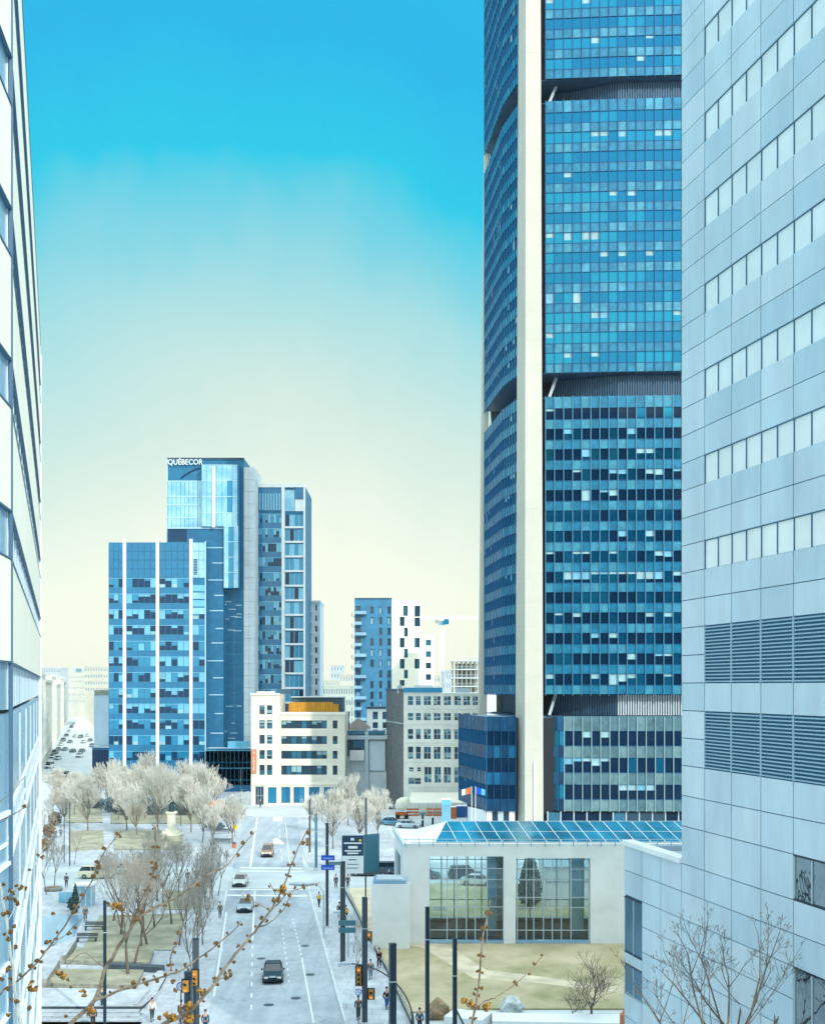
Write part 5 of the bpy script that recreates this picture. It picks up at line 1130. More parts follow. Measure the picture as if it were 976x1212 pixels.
nr = [('n1', 152, 1160, 1.04, 'tall brown bare tree standing in the second raised lawn panel'), ('n2', 159, 1147, 1.0, 'bare tree right behind the tallest one, at the lawn panel rim'), ('n1', 167, 1122, 0.86, 'bare tree on the big dry lawn, left of a pair'), ('n2', 174, 1120, 0.88, 'bare tree on the big dry lawn, right one of a pair'), ('n2', 183, 1100, 0.82, 'bare tree in the middle of the big dry lawn'), ('n1', 194, 1076, 0.72, 'bare tree at the far end of the big dry lawn'), ('n1', 212, 1062, 0.65, 'bare tree on the small lawn by the cross street'), ('n2', 203, 1096, 0.85, 'bare tree at the right rim of the big dry lawn, near the street trees'), ('n1', 143, 1108, 0.85, 'bare tree at the left part of the big dry lawn'), ('n1', 186, 1068, 0.8, 'bare tree on the paving just below the cross street'), ('n2', 134, 1092, 0.7, 'smaller bare tree at the upper left corner of the big dry lawn'), ('n2', 212, 1120, 0.7, 'bare tree between the big lawn and the slim street trees')]
for i, (k, px, py, sc, lab) in enumerate(nr): plant_tree(k, px, py, sc, i * 1.3, lab, 'brown bare trees on the near lawns')
rowst = [(258, 1062, 1.0), (240, 1120, 0.95), (247, 1078, 1.0), (234, 1100, 1.0), (228, 1160, 0.9), (222, 1128, 0.95), (231, 1135, 1.0), (229, 1106, 0.9), (240, 1106, 1.05), (236, 1088, 0.95), (246, 1088, 1.05), (243, 1070, 1.0), (252, 1066, 1.0), (250, 1052, 1.0)]
ordn = ['very nearest', 'nearest but one', 'third in line', 'fourth in line', 'fifth in line', 'sixth in line', 'seventh in line', 'eighth in line', 'ninth in line', 'tenth in line', 'eleventh in line', 'twelfth in line', 'last but one', 'farthest']
for i, (px, py, sc) in enumerate(sorted(rowst, key=lambda q: -q[1])): plant_tree(('s1', 's2')[i % 2], px, py, sc, i * 2.3, 'slim bare street tree, %s in the row left of the main road' % ordn[i], 'slim street trees along the left pavement', 'street_tree')
lft = [('s1', 55, 1060, 0.95, 'slim bare tree by the round planter, left one of two'), ('s2', 64, 1051, 1.0, 'slim bare tree by the round planter, right one of two'), ('s2', 56, 1003, 0.95, 'slim bare tree close to the white panelled office, near the walkers'), ('s2', 64, 985, 1.1, 'slim bare tree behind the walkers near the left street'), ('s2', 72, 965, 1.1, 'slim bare tree at the kerb of the left street, farthest of its line'), ('s1', 88, 1024, 0.8, 'slim bare tree beside the cross street at the light mast')]
for i, (k, px, py, sc, lab) in enumerate(lft): plant_tree(k, px, py, sc, i * 1.9, lab, 'slim street trees on the left side', 'street_tree')
plant_tree('s1', 422, 1159, 0.55, 1, 'thin sapling in the right pavement, nearer the road of two', 'saplings in the right pavement', 'sapling'); plant_tree('s1', 418, 1130, 0.55, 2, 'thin sapling in the right pavement beside the light mast with grey signs', 'saplings in the right pavement', 'sapling')
plant_tree('w1', 700, 1208, 1.0, 0.6, 'small spreading bare tree on the lawn before the second pavilion window', None, 'small_tree')
plant_tree('w1', 676, 1207, 0.42, 2.2, 'tiny bare sapling just left of the small spreading tree', None, 'sapling')
plant_tree('b1', 0, 0, 1.0, 0.4, 'bare tree whose fine crown stands before the blue-grey panelled facade', None, 'bare_tree', xy=(12.55, 50.0))
plant_tree('b1', 0, 0, 0.93, 2.4, 'bare tree whose crown top shows left of the larger one by the panelled facade', None, 'bare_tree', xy=(14.2, 53.5))
# shrubs
def shrub(name, c, r, n, m, label, cat='shrub', group=None, leaf=0.16, seed=0, cone=False):
    rr = random.Random(seed); t = thing(name, label, cat, (c[0], c[1], 0.05), group); mb = MB(); st_ = MB()
    for i in range(n):
        while True:
            v = Vector((rr.uniform(-1, 1), rr.uniform(-1, 1), rr.uniform(-1, 1)))
            if 0.35 < v.length < 1: break
        zz_ = (v.z + 1) / 2; k = (1 - zz_ * 0.9) if cone else (0.85 + 0.25 * math.sin(v.x * 7 + seed) * math.sin(v.y * 6))
        p = Vector((c[0] + v.x * r[0] * k, c[1] + v.y * r[1] * k, 0.15 + zz_ * r[2])); a = Vector((rr.gauss(0, 1), rr.gauss(0, 1), rr.gauss(0, 1))).normalized() * leaf; b = a.orthogonal().normalized() * leaf * 0.7
        mb.face([p - a, p + b, p + a, p - b], M[m])
    mb.build('foliage', t)
    for i in range(5): st_.tube((c[0], c[1], 0), (c[0] + rr.uniform(-0.5, 0.5) * r[0], c[1] + rr.uniform(-0.5, 0.5) * r[1], r[2] * 0.6), 0.05, 0.02, M['bark'], 4)
    st_.build('stem', t); return t
for i, (px, py, rx, h, lab) in enumerate(((133, 962, 3.2, 3.0, 'dark shrub left of the paved path head under the pale trees'), (147, 966, 4.0, 3.6, 'broad dark shrub right of the paved path head'), (165, 962, 4.2, 3.4, 'dark shrub midway between the path and the statue'), (184, 966, 3.6, 3.6, 'dark shrub just left of the statue pedestal'), (216, 966, 3.8, 3.8, 'dark shrub just right of the statue pedestal'), (234, 964, 3.6, 3.4, 'dark shrub at the right end of the hedge line'), (110, 958, 3.0, 2.6, 'dark shrub at the left end of the hedge line'))):
    shrub('shrub', G(px, py), (rx, 2.0, h), 1100, 'shrubdark', lab, group='dark shrubs behind the statue', seed=i)
for i, (px, py, rx, h, lab) in enumerate(((53, 1008, 1.0, 2.0, 'brown shrub along the white panelled office, nearest of three'), (58, 992, 1.2, 2.4, 'brown shrub along the white panelled office, middle of three'), (65, 978, 1.4, 2.6, 'brown shrub along the white panelled office, farthest of three'))):
    shrub('shrub', G(px, py), (rx, 1.6, h), 700, 'shrubbrown', lab, group='brown shrubs by the left office', seed=20 + i)
shrub('shrub', G(255, 984), (2.5, 1.5, 1.6), 500, 'shrubdark', 'low dark shrub in front of the stepped bed by the road', seed=40)
shrub('conifer', G(89, 1082), (0.75, 0.75, 3.4), 900, 'evergreen', 'small dark green cone shaped conifer beside the glass kiosk', 'conifer', leaf=0.12, seed=41, cone=True)
shrub('conifer', G(85, 1079), (0.6, 0.6, 1.5), 400, 'evergreen', 'tiny round evergreen left of the cone shaped conifer', 'conifer', leaf=0.12, seed=42)
for (i, px, py, m, r, lab) in ((0, 517, 1206, 'rockbrown', (1.0, 0.8, 0.95), 'rounded brown boulder on the dry lawn by a thin mast'), (1, 605, 1199, 'rockgrey', (1.1, 0.8, 0.9), 'pale grey boulder on the dry lawn behind the white parapet')):
    x, y = G(px, py); mb = MB(); mb.blob((x, y, r[2] * 0.55), r, M[m], i + 4, 2, 0.22); tag(mb.build('boulder'), lab, 'boulder')

# ---------------------------------------------------------------- masts, lamps, signals, signs
def mast(px, py, h, w_, label, Y=None, rot=0.3, m='postmetal'):
    if Y: x, y = PX(px, Y), Y
    else: x, y = G(px, py)
    t = thing('light_mast', label, 'mast', (x, y, 0.1), 'square metal light masts'); mb = MB()
    def sq(hw): return [(x + hw * math.sqrt(2) * math.cos(rot + math.pi / 4 + k * math.pi / 2), y + hw * math.sqrt(2) * math.sin(rot + math.pi / 4 + k * math.pi / 2)) for k in range(4)]
    mb.prism(sq(w_ / 2), 0.1, h, M[m]); mb.build('post', t)
    mb = MB(); mb.prism(sq(w_ * 0.9), 0.05, 0.35, M['kerb']); mb.build('base', t)
    mb = MB(); mb.prism(sq(w_ * 0.53), h, h + 0.06, M['darkmetal']); mb.prism(sq(w_ * 0.52), h - 2.4, h - 2.34, M['lightmetal']); mb.build('cap', t); return t
mast(464.5, 0, 10, 0.40, 'dark square mast nearest the viewer on the right pavement', 75.5, m='darkmetal')
mast(431.5, 0, 10, 0.36, 'square mast on the right pavement next to the amber signal', 92)
mast(405.5, 1145, 9.9, 0.40, 'square mast on the right pavement carrying two grey signs')
mast(387, 1100, 11.5, 0.28, 'slim mast carrying the two blue street name signs')
mast(374, 1030, 7.9, 0.32, 'teal mast standing at the corner behind the intersection', m='teal')
mast(366.5, 1012, 8.6, 0.26, 'thin mast beside the far traffic signal')
mast(433, 1008, 8.5, 0.3, 'thin mast behind the billboard panel')
mast(505.5, 0, 10, 0.26, 'thin dark mast on the lawn by the brown boulder', 88, m='darkmetal')
mast(538, 0, 10, 0.24, 'thin dark mast on the lawn right of the first pavilion window bay', 77, m='darkmetal')
mast(124, 0, 10, 0.24, 'thin dark mast before the raised lawn panels', 90.5, m='darkmetal')
mast(222.5, 0, 10, 0.42, 'stout dark mast at the left kerb carrying a round sign', 68, m='darkmetal')
mast(231.5, 0, 10, 0.38, 'second stout mast at the left kerb, just behind the front one', 77)
mast(82.5, 1028, 9.5, 0.16, 'very thin mast by the cross street near the left office'); mast(76, 1024, 7.5, 0.14, 'very thin short mast by the left office')
mast(285, 960, 9, 0.16, 'very thin mast at the far intersection before the banner')
def lamp(hx, hy, Y, side, hpole, label, bx_=None, head=1.3, hr=1.0):
    hd = P(hx, hy, Y); X0 = PX(bx_, Y); t = thing('street_lamp', label, 'street lamp', (X0, Y, 0.1), 'curved arm street lamps'); mb = MB(); pts = [(X0, Y, 0.1)]; L = abs(hd.x - X0)
    zc = hd.z; zs = zc - 1.2 if hpole else 0.1
    if hpole: pts.append((X0, Y, zs)); n = 7
    else: n = 12
    for i in range(1, n + 1):
        a = i / n * math.pi / 2; s_ = 1 if hd.x > X0 else -1; pts.append((X0 + s_ * L * (1 - math.cos(a)) , Y, zs + (zc - zs) * math.sin(a)))
    mb.path(pts, [0.10 if i < 2 else 0.06 for i in range(len(pts))], M['lightmetal'] if hpole else M['postmetal'], 6); mb.build('pole', t)
    s_ = 1 if hd.x > X0 else -1; mb = MB(); x0 = hd.x - s_ * 0.2
    rings = [(0, 0.06), (0.15, 0.13), (head * 0.6, 0.17), (head, 0.07)]
    mb.path([(x0 + s_ * u, Y, hd.z + 0.02) for u, _ in rings], [r * hr for _, r in rings], M['lightmetal'], 8); mb.box(x0 + s_ * 0.2, Y - 0.1, hd.z - 0.2, x0 + s_ * head * 0.85, Y + 0.1, hd.z - 0.05, M['signwhite']); mb.build('lamp_head', t); return t
lamp(370, 1046.5, 124, -1, True, 'street lamp with a big pale head hanging over the road by the kerb', 383, 2.7, 1.7)
lamp(404, 1080, 115, -1, True, 'street lamp on the right pavement behind the mast with grey signs', 412, 1.0)
lamp(413, 1141, 92, -1, False, 'street lamp with a long curved dark arm at the bottom of the picture', 489, 0.9)
def signal(px, py, Y, label, n=3, arm=None, lit=0, sc=1.0, back=True, post=True):
    c = P(px, py, Y); t = thing('traffic_signal', label, 'traffic light', (c.x, Y, 0.1), 'traffic lights'); H = 0.36 * n * sc; W = 0.19 * sc
    mb = MB(); mb.box(c.x - W, Y - 0.12, c.z - H / 2, c.x + W, Y + 0.16, c.z + H / 2, M['sigyellow']); 
    if back: mb.box(c.x - W - 0.1, Y + 0.17, c.z - H / 2 - 0.1, c.x + W + 0.1, Y + 0.2, c.z + H / 2 + 0.1, M['darkmetal'])
    mb.build('housing', t)
    for i in range(n):
        mb = MB(); zc = c.z + H / 2 - (i + 0.5) * H / n; a = [(c.x + 0.13 * sc * math.cos(q * math.pi / 6), Y - 0.14, zc + 0.13 * sc * math.sin(q * math.pi / 6)) for q in range(12)]; mb.face(a[::-1], M['lens_red'] if i == lit else M['lens_off'])
        for q in range(0, 6): b1_ = a[q]; b2_ = a[q + 1]; mb.face([b1_, b2_, (b2_[0], Y - 0.32, b2_[2]), (b1_[0], Y - 0.32, b1_[2])], M['sigyellow'])
        mb.build('lens', t)
    if post:
        mb = MB(); ax = c.x + (arm or 0); mb.tube((ax, Y + 0.25, 0.1), (ax, Y + 0.25, c.z + H / 2), 0.06, 0.06, M['postmetal'], 6); mb.box(min(ax, c.x), Y + 0.1, c.z - 0.04, max(ax, c.x) + 0.01, Y + 0.28, c.z + 0.04, M['postmetal']); mb.build('post', t)
    return t
signal(424.5, 1156, 92, 'tall amber lit traffic signal above the round arrow sign', 4, 0.35, 0)
signal(439, 1177.5, 91.8, 'short yellow two lens signal right of the mast', 2, -0.35, 1)
signal(436.5, 1109, 110, 'small orange pedestrian signal by the white annex', 2, -0.3, 0)
signal(364, 997, 188, 'yellow traffic signal at the far corner beside a thin mast', 3, 0.3, 3)
signal(219.5, 1168, 67.5, 'yellow signal on the front mast at the left kerb', 2, 0.25, 1, 0.85)
signal(230.5, 1158, 76, 'amber signal on the second mast at the left kerb', 3, 0.2, 0, 0.85)
def panel(name, cat, label, px0, py0, px1, py1, Y, m, post=None, depth=0.06, group=None, face=None):
    a = P(px0, py1, Y); b = P(px1, py0, Y); t = thing(name, label, cat, ((a.x + b.x) / 2, Y, 0.1), group); mb = MB(); mb.box(a.x, Y - depth, a.z, b.x, Y, b.z, M[m]); mb.build('plate', t)
    if post is not None: mb = MB(); x = PX(post, Y); mb.tube((x, Y + 0.06, 0.1), (x, Y + 0.06, b.z), 0.05, 0.05, M['postmetal'], 6); mb.build('post', t)
    return t, a, b
YS_ = G(387, 1100)[1] - 0.3
t, a, b = panel('street_name_sign', 'sign', 'upper blue street name sign on the slim mast', 380, 1012.5, 396, 1018.5, YS_, 'bluesign', group='blue street name signs'); text('Saint-Antoine', ((a.x + b.x) / 2, YS_ - 0.07, a.z + 0.16), 0.24, M['signwhite'], parent=t, ext=0.004, align='CENTER', sx=0.8)
t, a, b = panel('street_name_sign', 'sign', 'lower blue street name sign on the slim mast', 380, 1024, 396, 1030, YS_, 'bluesign', group='blue street name signs'); text('Square-Victoria', ((a.x + b.x) / 2, YS_ - 0.07, a.z + 0.16), 0.22, M['signwhite'], parent=t, ext=0.004, align='CENTER', sx=0.8)
YM = G(405.5, 1145)[1] - 0.35
for (y0, y1, lab) in ((1089.5, 1096, 'upper grey rectangular sign on the mast'), (1098, 1104.5, 'lower grey rectangular sign on the mast')):
    t, a, b = panel('direction_sign', 'sign', lab, 400.5, y0, 421, y1, YM, 'greysign', group='grey signs on the mast'); mb = MB()
    mb.box(a.x + 0.05, YM - 0.07, a.z + 0.05, b.x - 0.05, YM - 0.062, b.z - 0.05, M['teal']); mb.build('face', t)
t, a, b = panel('sign_arm', 'sign', 'grey sign arm reaching left from the top of the mast', 389, 1020, 404, 1024, YM, 'greysign')
# billboard
t = thing('billboard', 'large construction billboard, navy above white, hinged to a plain teal panel', 'billboard', (PX(425, 128), 128, 0)); YBL = 128.0
mb = MB(); a = P(405, 1034, YBL); b = P(430, 986.5, YBL); mid = PZ(1013, YBL); mb.box(a.x, YBL - 0.1, a.z, b.x, YBL, mid, M['signwhite']); mb.box(a.x, YBL - 0.11, mid, b.x, YBL, b.z - 0.22, M['navy']); mb.box(a.x, YBL - 0.1, b.z - 0.22, b.x, YBL, b.z, M['signwhite']); mb.build('front_panel', t)
mb = MB()
for (x0, x1, y0, y1) in ((415, 419, 992, 995), (407, 428, 997.2, 998.9), (412, 423, 1001.5, 1004.5), (408, 427, 1006.4, 1008), (411, 424, 1009.2, 1011)): mb.box(PX(x0, YBL), YBL - 0.13, PZ(y1, YBL), PX(x1, YBL), YBL - 0.112, PZ(y0, YBL), M['signwhite'])
for (x0, x1, y0, y1) in ((412, 422, 1017, 1018.4), (411, 424, 1022.6, 1023.6), (410, 424, 1027, 1028)): mb.box(PX(x0, YBL), YBL - 0.12, PZ(y1, YBL), PX(x1, YBL), YBL - 0.102, PZ(y0, YBL), M['greysign'])
mb.build('print', t)
mb = MB(); mb.face([(b.x - 0.35 + 0.14 * math.cos(q * math.pi / 6) , YBL - 0.115, b.z - 0.75 + 0.14 * math.sin(q * math.pi / 6)) for q in range(12)][::-1], M['hiviz']); mb.build('emblem', t)
c = P(448.5, 1031.5, YBL); mb = MB(); q0 = (b.x + 0.02, YBL - 0.1); q1 = (c.x, YBL + 0.9); mb.prism([q0, q1, (q1[0], q1[1] + 0.1), (q0[0], q0[1] + 0.1)], a.z + 0.1, PZ(988, YBL), M['teal']); mb.build('side_panel', t)
for px in (405.3, 432.5): mb = MB(); x = PX(px, YBL); mb.box(x - 0.08, YBL + 0.1, 0, x + 0.08, YBL + 0.26, b.z - 0.4, M['postmetal']); mb.build('post', t)
def roundsign(px, py, Y, label):
    c = P(px, py, Y); t = thing('round_sign', label, 'sign', (c.x, Y, 0.1), 'round arrow signs'); mb = MB()
    for (r, dy, m) in ((0.26, 0, 'bluesign'), (0.20, 0.012, 'signwhite')): mb.face([(c.x + r * math.cos(q * math.pi / 8), Y - dy, c.z + r * math.sin(q * math.pi / 8)) for q in range(16)][::-1], M[m])
    mb.box(c.x - 0.2, Y + 0.004, c.z - 0.2, c.x + 0.2, Y + 0.02, c.z + 0.2, M['lightmetal'])
    mb.build('plate', t); mb = MB(); mb.box(c.x - 0.025, Y - 0.025, c.z - 0.02, c.x + 0.025, Y - 0.018, c.z + 0.13, M['bluesign']); mb.box(c.x - 0.02, Y - 0.025, c.z - 0.05, c.x + 0.13, Y - 0.018, c.z, M['bluesign']); mb.build('arrow', t)
    mb = MB(); mb.tube((c.x, Y + 0.06, 0.1), (c.x, Y + 0.06, c.z), 0.04, 0.04, M['postmetal'], 6); mb.build('post', t)
roundsign(424, 1174.5, 91, 'round white sign with a blue arrow beneath the tall amber signal'); roundsign(214, 1168, 69, 'round white sign with a blue arrow left of the front kerb mast')
# flags
for (px, m1, m2, lab) in ((558, 'orange', 'signwhite', 'flagpole with an orange and white flag before the tower podium'), (562.5, 'bluesign', 'q_lite', 'flagpole with a blue flag before the tower podium')):
    Y = 180.0; x = PX(px, Y); t = thing('flagpole', lab, 'flagpole', (x, Y, 0), 'flagpoles'); mb = MB(); zt_ = PZ(931, Y); mb.tube((x, Y, 0), (x, Y, zt_), 0.07, 0.04, M['signwhite'], 6); mb.build('pole', t)
    mb = MB(); n = 8; s_ = -1 if px < 560 else 1
    for i in range(n):
        u0 = i / n * 1.5; u1 = (i + 1) / n * 1.5; w0 = 0.15 * math.sin(i * 1.1); w1_ = 0.15 * math.sin((i + 1) * 1.1)
        mb.face([(x + s_ * u0, Y + w0, zt_ - 1.1 - u0 * 0.2), (x + s_ * u1, Y + w1_, zt_ - 1.1 - u1 * 0.2), (x + s_ * u1, Y + w1_, zt_ - 0.05 - u1 * 0.3), (x + s_ * u0, Y + w0, zt_ - 0.05 - u0 * 0.3)], M[m1] if i < 5 else M[m2])
    mb.build('flag', t)
# statue
x, y = G(203, 990); t = thing('statue', 'dark bronze robed figure on a tall cream pedestal among the pale trees', 'statue', (x, y, 0)); ped = MB()
for (hw, z0, z1) in ((1.9, 0, 0.5), (1.4, 0.5, 1.0), (0.85, 1.0, 1.5), (0.62, 1.5, 3.9), (0.75, 3.9, 4.1), (0.88, 4.1, 4.35)): ped.box(x - hw, y - hw, z0, x + hw, y + hw, z1, M['creamstone'])
ped.build('pedestal', t); fgm = MB()
fgm.lathe([(0.52, 4.35), (0.5, 4.6), (0.4, 5.3), (0.3, 5.75), (0.36, 6.1), (0.33, 6.35), (0.13, 6.5), (0.11, 6.58), (0.17, 6.68), (0.18, 6.85), (0.1, 7.0), (0.13, 7.08)], M['bronze'], 12, (x, y))
fgm.path([(x - 0.3, y, 6.3), (x - 0.5, y - 0.1, 5.9), (x - 0.35, y - 0.4, 5.7)], [0.11, 0.1, 0.07], M['bronze'], 6); fgm.path([(x + 0.3, y, 6.3), (x + 0.45, y - 0.1, 5.95), (x + 0.35, y - 0.35, 5.6)], [0.11, 0.1, 0.07], M['bronze'], 6); fgm.build('figure', t)
# kiosk, planter, small street pieces
t = thing('glass_kiosk', 'small pale glass kiosk with a flat roof on the plaza beside the conifer', 'kiosk', (*G(98, 1072), 0.1)); x, y = G(98, 1074); mb = MB(); mb.box(x - 1.0, y, 0.1, x + 1.0, y + 1.8, 2.5, M['winpale']); mb.build('glazing', t)
mb = MB(); mb.box(x - 1.2, y - 0.2, 2.5, x + 1.2, y + 2.0, 2.7, M['white']); mb.build('roof', t)
for dx in (-1.02, -0.35, 0.32, 0.98): mb = MB(); mb.box(x + dx, y - 0.05, 0.1, x + dx + 0.06, y + 0.0, 2.5, M['white']); mb.build('frame_bar', t)
x, y = G(78, 1070); t = thing('glass_screen', 'low pale blue glass balustrade left of the conifer', 'screen', (x, y, 0.1)); mb = MB(); mb.box(x - 0.9, y, 0.1, x + 1.6, y + 0.06, 1.4, M['q_pale']); mb.build('glass', t)
for k in range(4): mb = MB(); mb.box(x - 0.9 + k * 0.83, y - 0.04, 0.1, x - 0.84 + k * 0.83, y, 1.5, M['lightmetal']); mb.build('post', t)
x, y = G(63, 1055); t = thing('planter', 'low round stone planter at the foot of the slim trees', 'planter', (x, y, 0.1)); mb = MB(); mb.lathe([(1.1, 0.1), (1.2, 0.3), (1.2, 0.5), (1.0, 0.5)], M['wallstone'], 16, (x, y)); mb.build('bowl', t); mb = MB(); mb.lathe([(0.98, 0.4), (0.9, 0.52)], M['shrubbrown'], 16, (x, y)); mb.build('soil', t)
for k, (px, py, w_, lab) in enumerate(((102, 1117, 2.2, 'dark bench at the edge of the big dry lawn, nearer one'), (111, 1103, 2.2, 'dark bench at the edge of the big dry lawn, farther one'), (262, 988, 3.0, 'dark bench in the stepped bed by the road, top one'), (262, 1000, 3.0, 'dark bench in the stepped bed by the road, lower one'))):
    x, y = G(px, py); t = thing('bench', lab, 'bench', (x, y, 0.1), 'dark benches'); mb = MB()
    for i in range(4): mb.box(x - w_ / 2, y + i * 0.12, 0.5, x + w_ / 2, y + i * 0.12 + 0.1, 0.55, M['darkstone'])
    mb.build('seat', t); mb = MB()
    for i in range(3): mb.box(x - w_ / 2, y + 0.5, 0.62 + i * 0.13, x + w_ / 2, y + 0.54, 0.72 + i * 0.13, M['darkstone'])
    mb.build('backrest', t)
    for s_ in (-1, 1): mb = MB(); mb.box(x + s_ * w_ * 0.42 - 0.04, y, 0.08, x + s_ * w_ * 0.42 + 0.04, y + 0.48, 0.5, M['darkmetal']); mb.build('leg', t)
x, y = G(278, 992); t = thing('warning_sign', 'bright yellow diamond warning sign left of the main road', 'sign', (x, y, 0.1)); mb = MB(); mb.face([(x, y, 1.3), (x + 0.62, y, 1.95), (x, y, 2.6), (x - 0.62, y, 1.95)], M['hiviz']); mb.face([(x, y + 0.03, 2.6), (x + 0.62, y + 0.03, 1.95), (x, y + 0.03, 1.3), (x - 0.62, y + 0.03, 1.95)], M['lightmetal']); mb.build('plate', t); mb = MB(); mb.tube((x, y + 0.06, 0), (x, y + 0.06, 2.4), 0.05, 0.05, M['postmetal'], 6); mb.build('post', t)
x, y = G(277, 1005); t = thing('litter_bin', 'small orange bin at the left kerb below the yellow sign', 'bin', (x, y, 0.1)); mb = MB(); mb.lathe([(0.3, 0.1), (0.36, 0.9)], M['orange'], 10, (x, y)); mb.build('drum', t); mb = MB(); mb.lathe([(0.38, 0.9), (0.3, 1.02), (0.1, 1.08)], M['darkmetal'], 10, (x, y)); mb.build('lid', t)
x, y = G(753, 1213); 
t = thing('orange_box', 'bright orange curved seat-like box at the foot of the panelled wing', 'box', (PX(750, 70), 70, 0)); a = P(742, 1194, 71); mb = MB(); mb.path([(a.x, 71, a.z - 2.6), (a.x, 71, a.z - 0.4), (a.x + 0.35, 71, a.z - 0.05)], [0.45, 0.45, 0.36], M['orange'], 8); mb.box(a.x + 0.3, 70.7, 0, a.x + 1.3, 71.4, a.z - 0.5, M['orange']); mb.build('shell', t); mb = MB(); mb.box(a.x - 0.5, 70.6, 0, a.x + 1.3, 71.5, a.z - 2.4, M['darkmetal']); mb.build('stand', t)
# white parapet at the lower edge
t = thing('parapet_wall', 'low white angled parapet along the near edge of the lawn', 'wall', (PX(640, 88), 88, 0)); mb = MB()
pp = [G(538, 1205), G(582, 1210), G(760, 1213)]; z1 = 0.75
for i in range(2):
    A = Vector(pp[i]); B = Vector(pp[i + 1]); d = (B - A).normalized(); s = Vector((d.y, -d.x)); mb.prism([tuple(A + s * 2.4), tuple(B + s * 2.4), tuple(B), tuple(A)], 0, z1, M['white'])
mb.build('wall', t); mb = MB(); A = Vector(pp[0]); mb.tube((A.x, A.y + 0.1, 0.85), (A.x + 0.6, A.y - 6, 0.85), 0.08, 0.08, M['darkmetal'], 6); mb.build('edge_rail', t)
# construction area
def toilet(px, Y, m, label, w_=1.15):
    x = PX(px, Y); t = thing('portable_toilet', label, 'portable toilet', (x, Y, 0), 'portable toilets'); mb = MB(); mb.box(x - w_ / 2, Y, 0, x + w_ / 2, Y + 1.2, 2.3, M[m]); mb.build('cabin', t); mb = MB(); mb.box(x - w_ / 2 + 0.15, Y - 0.05, 0.1, x + w_ / 2 - 0.15, Y, 2.0, M[m]); mb.box(x + w_ / 2 - 0.3, Y - 0.09, 1.0, x + w_ / 2 - 0.22, Y - 0.05, 1.15, M['darkmetal']); mb.build('door', t)
    mb = MB(); mb.prism([(x - w_ / 2 - 0.05, Y - 0.08), (x + w_ / 2 + 0.05, Y - 0.08), (x + w_ / 2 + 0.05, Y + 1.25), (x - w_ / 2 - 0.05, Y + 1.25)], 2.3, 2.5, M['signwhite'], None, [(x - w_ / 4, Y + 0.3), (x + w_ / 4, Y + 0.3), (x + w_ / 4, Y + 0.9), (x - w_ / 4, Y + 0.9)]); mb.build('roof', t)
toilet(536.5, 236, 'orange', 'orange portable toilet cabin between two blue ones'); toilet(543.5, 238, 'toiletblue', 'dark blue portable toilet right of the orange cabin'); toilet(550, 238, 'toiletblue', 'dark blue portable toilet farthest right, before the podium')
x = PX(528, 205); t = thing('site_cabin', 'tall pale blue cabin with a door panel before the orange toilet', 'cabin', (x, 205, 0)); mb = MB(); mb.box(x - 0.75, 205, 0, x + 0.75, 206.5, PZ(947, 205), M['toilet']); mb.build('cabin_wall', t); mb = MB(); mb.box(x - 0.5, 204.93, 0.2, x + 0.5, 205, PZ(953, 205), M['q_pale']); mb.build('door', t); mb = MB(); mb.box(x - 0.85, 204.9, PZ(947, 205), x + 0.85, 206.6, PZ(945.5, 205), M['signwhite']); mb.build('roof', t)
t = thing('site_canopy', 'long white sloping canopy along the foot of the brick flanked building', 'canopy', (PX(520, 246), 246, 0)); Y = 246.0; mb = MB(); x0, x1 = PX(484, Y), PX(558, Y)
mb.prism([(x0, Y - 5), (x1, Y - 5), (x1, Y + 2), (x0, Y + 2)], PZ(949, Y), PZ(947.5, Y), M['white'], None); mb.prism([(x0, Y - 4.6), (x1, Y - 4.6), (x1, Y + 2), (x0, Y + 2)], PZ(947.4, Y), PZ(939, Y), M['cream'], None, [(x0 + 0.5, Y + 1), (x1 - 2, Y + 1), (x1 - 2, Y + 2), (x0 + 0.5, Y + 2)]); mb.build('roof', t)
for i in range(8): mb = MB(); x = x0 + 0.3 + (x1 - x0 - 0.6) * i / 7; mb.box(x - 0.08, Y - 4.8, 0, x + 0.08, Y - 4.64, PZ(949, Y), M['lightmetal']); mb.build('post', t)
mb = MB(); 
for i in range(26): x = x0 + (x1 - x0) * i / 26; mb.box(x, Y + 1.4, PZ(939, Y), x + 0.06, Y + 1.46, PZ(933, Y), M['lightmetal'])
mb.box(x0, Y + 1.38, PZ(933.4, Y), x1, Y + 1.48, PZ(933, Y), M['lightmetal']); mb.build('railing', t)
for i, px in enumerate((484.5, 492, 508, 516, 523)):
    Y = 236.0; x = PX(px, Y); t = thing('barrier', 'orange slatted construction barrier, %s from the left in the site line' % ('first', 'second', 'third', 'fourth', 'fifth')[i], 'barrier', (x, Y, 0), 'orange construction barriers'); 
    for k in range(3): mb = MB(); mb.box(x - 0.62, Y, 0.5 + k * 0.6, x + 0.62, Y + 0.06, 0.85 + k * 0.6, M['orange']); mb.build('rail', t)
    for s_ in (-1, 1): mb = MB(); mb.box(x + s_ * 0.56 - 0.05, Y + 0.06, 0, x + s_ * 0.56 + 0.05, Y + 0.14, 2.2, M['signwhite']); mb.build('leg', t)
x = PX(476, 236); t = thing('cement_drum', 'pale tilted mixer drum on the construction site under the brick flank', 'mixer', (x, 236, 0)); mb = MB(); mb.path([(x - 1.2, 236, 2.2), (x - 0.5, 236, 2.6), (x + 0.4, 236, 3.2), (x + 1.2, 236, 4.0)], [0.6, 1.3, 1.3, 0.5], M['cream'], 12); mb.build('drum', t); mb = MB(); mb.box(x - 1.4, 235.4, 0.5, x + 1.2, 236.8, 1.3, M['orange']); mb.build('chassis', t)
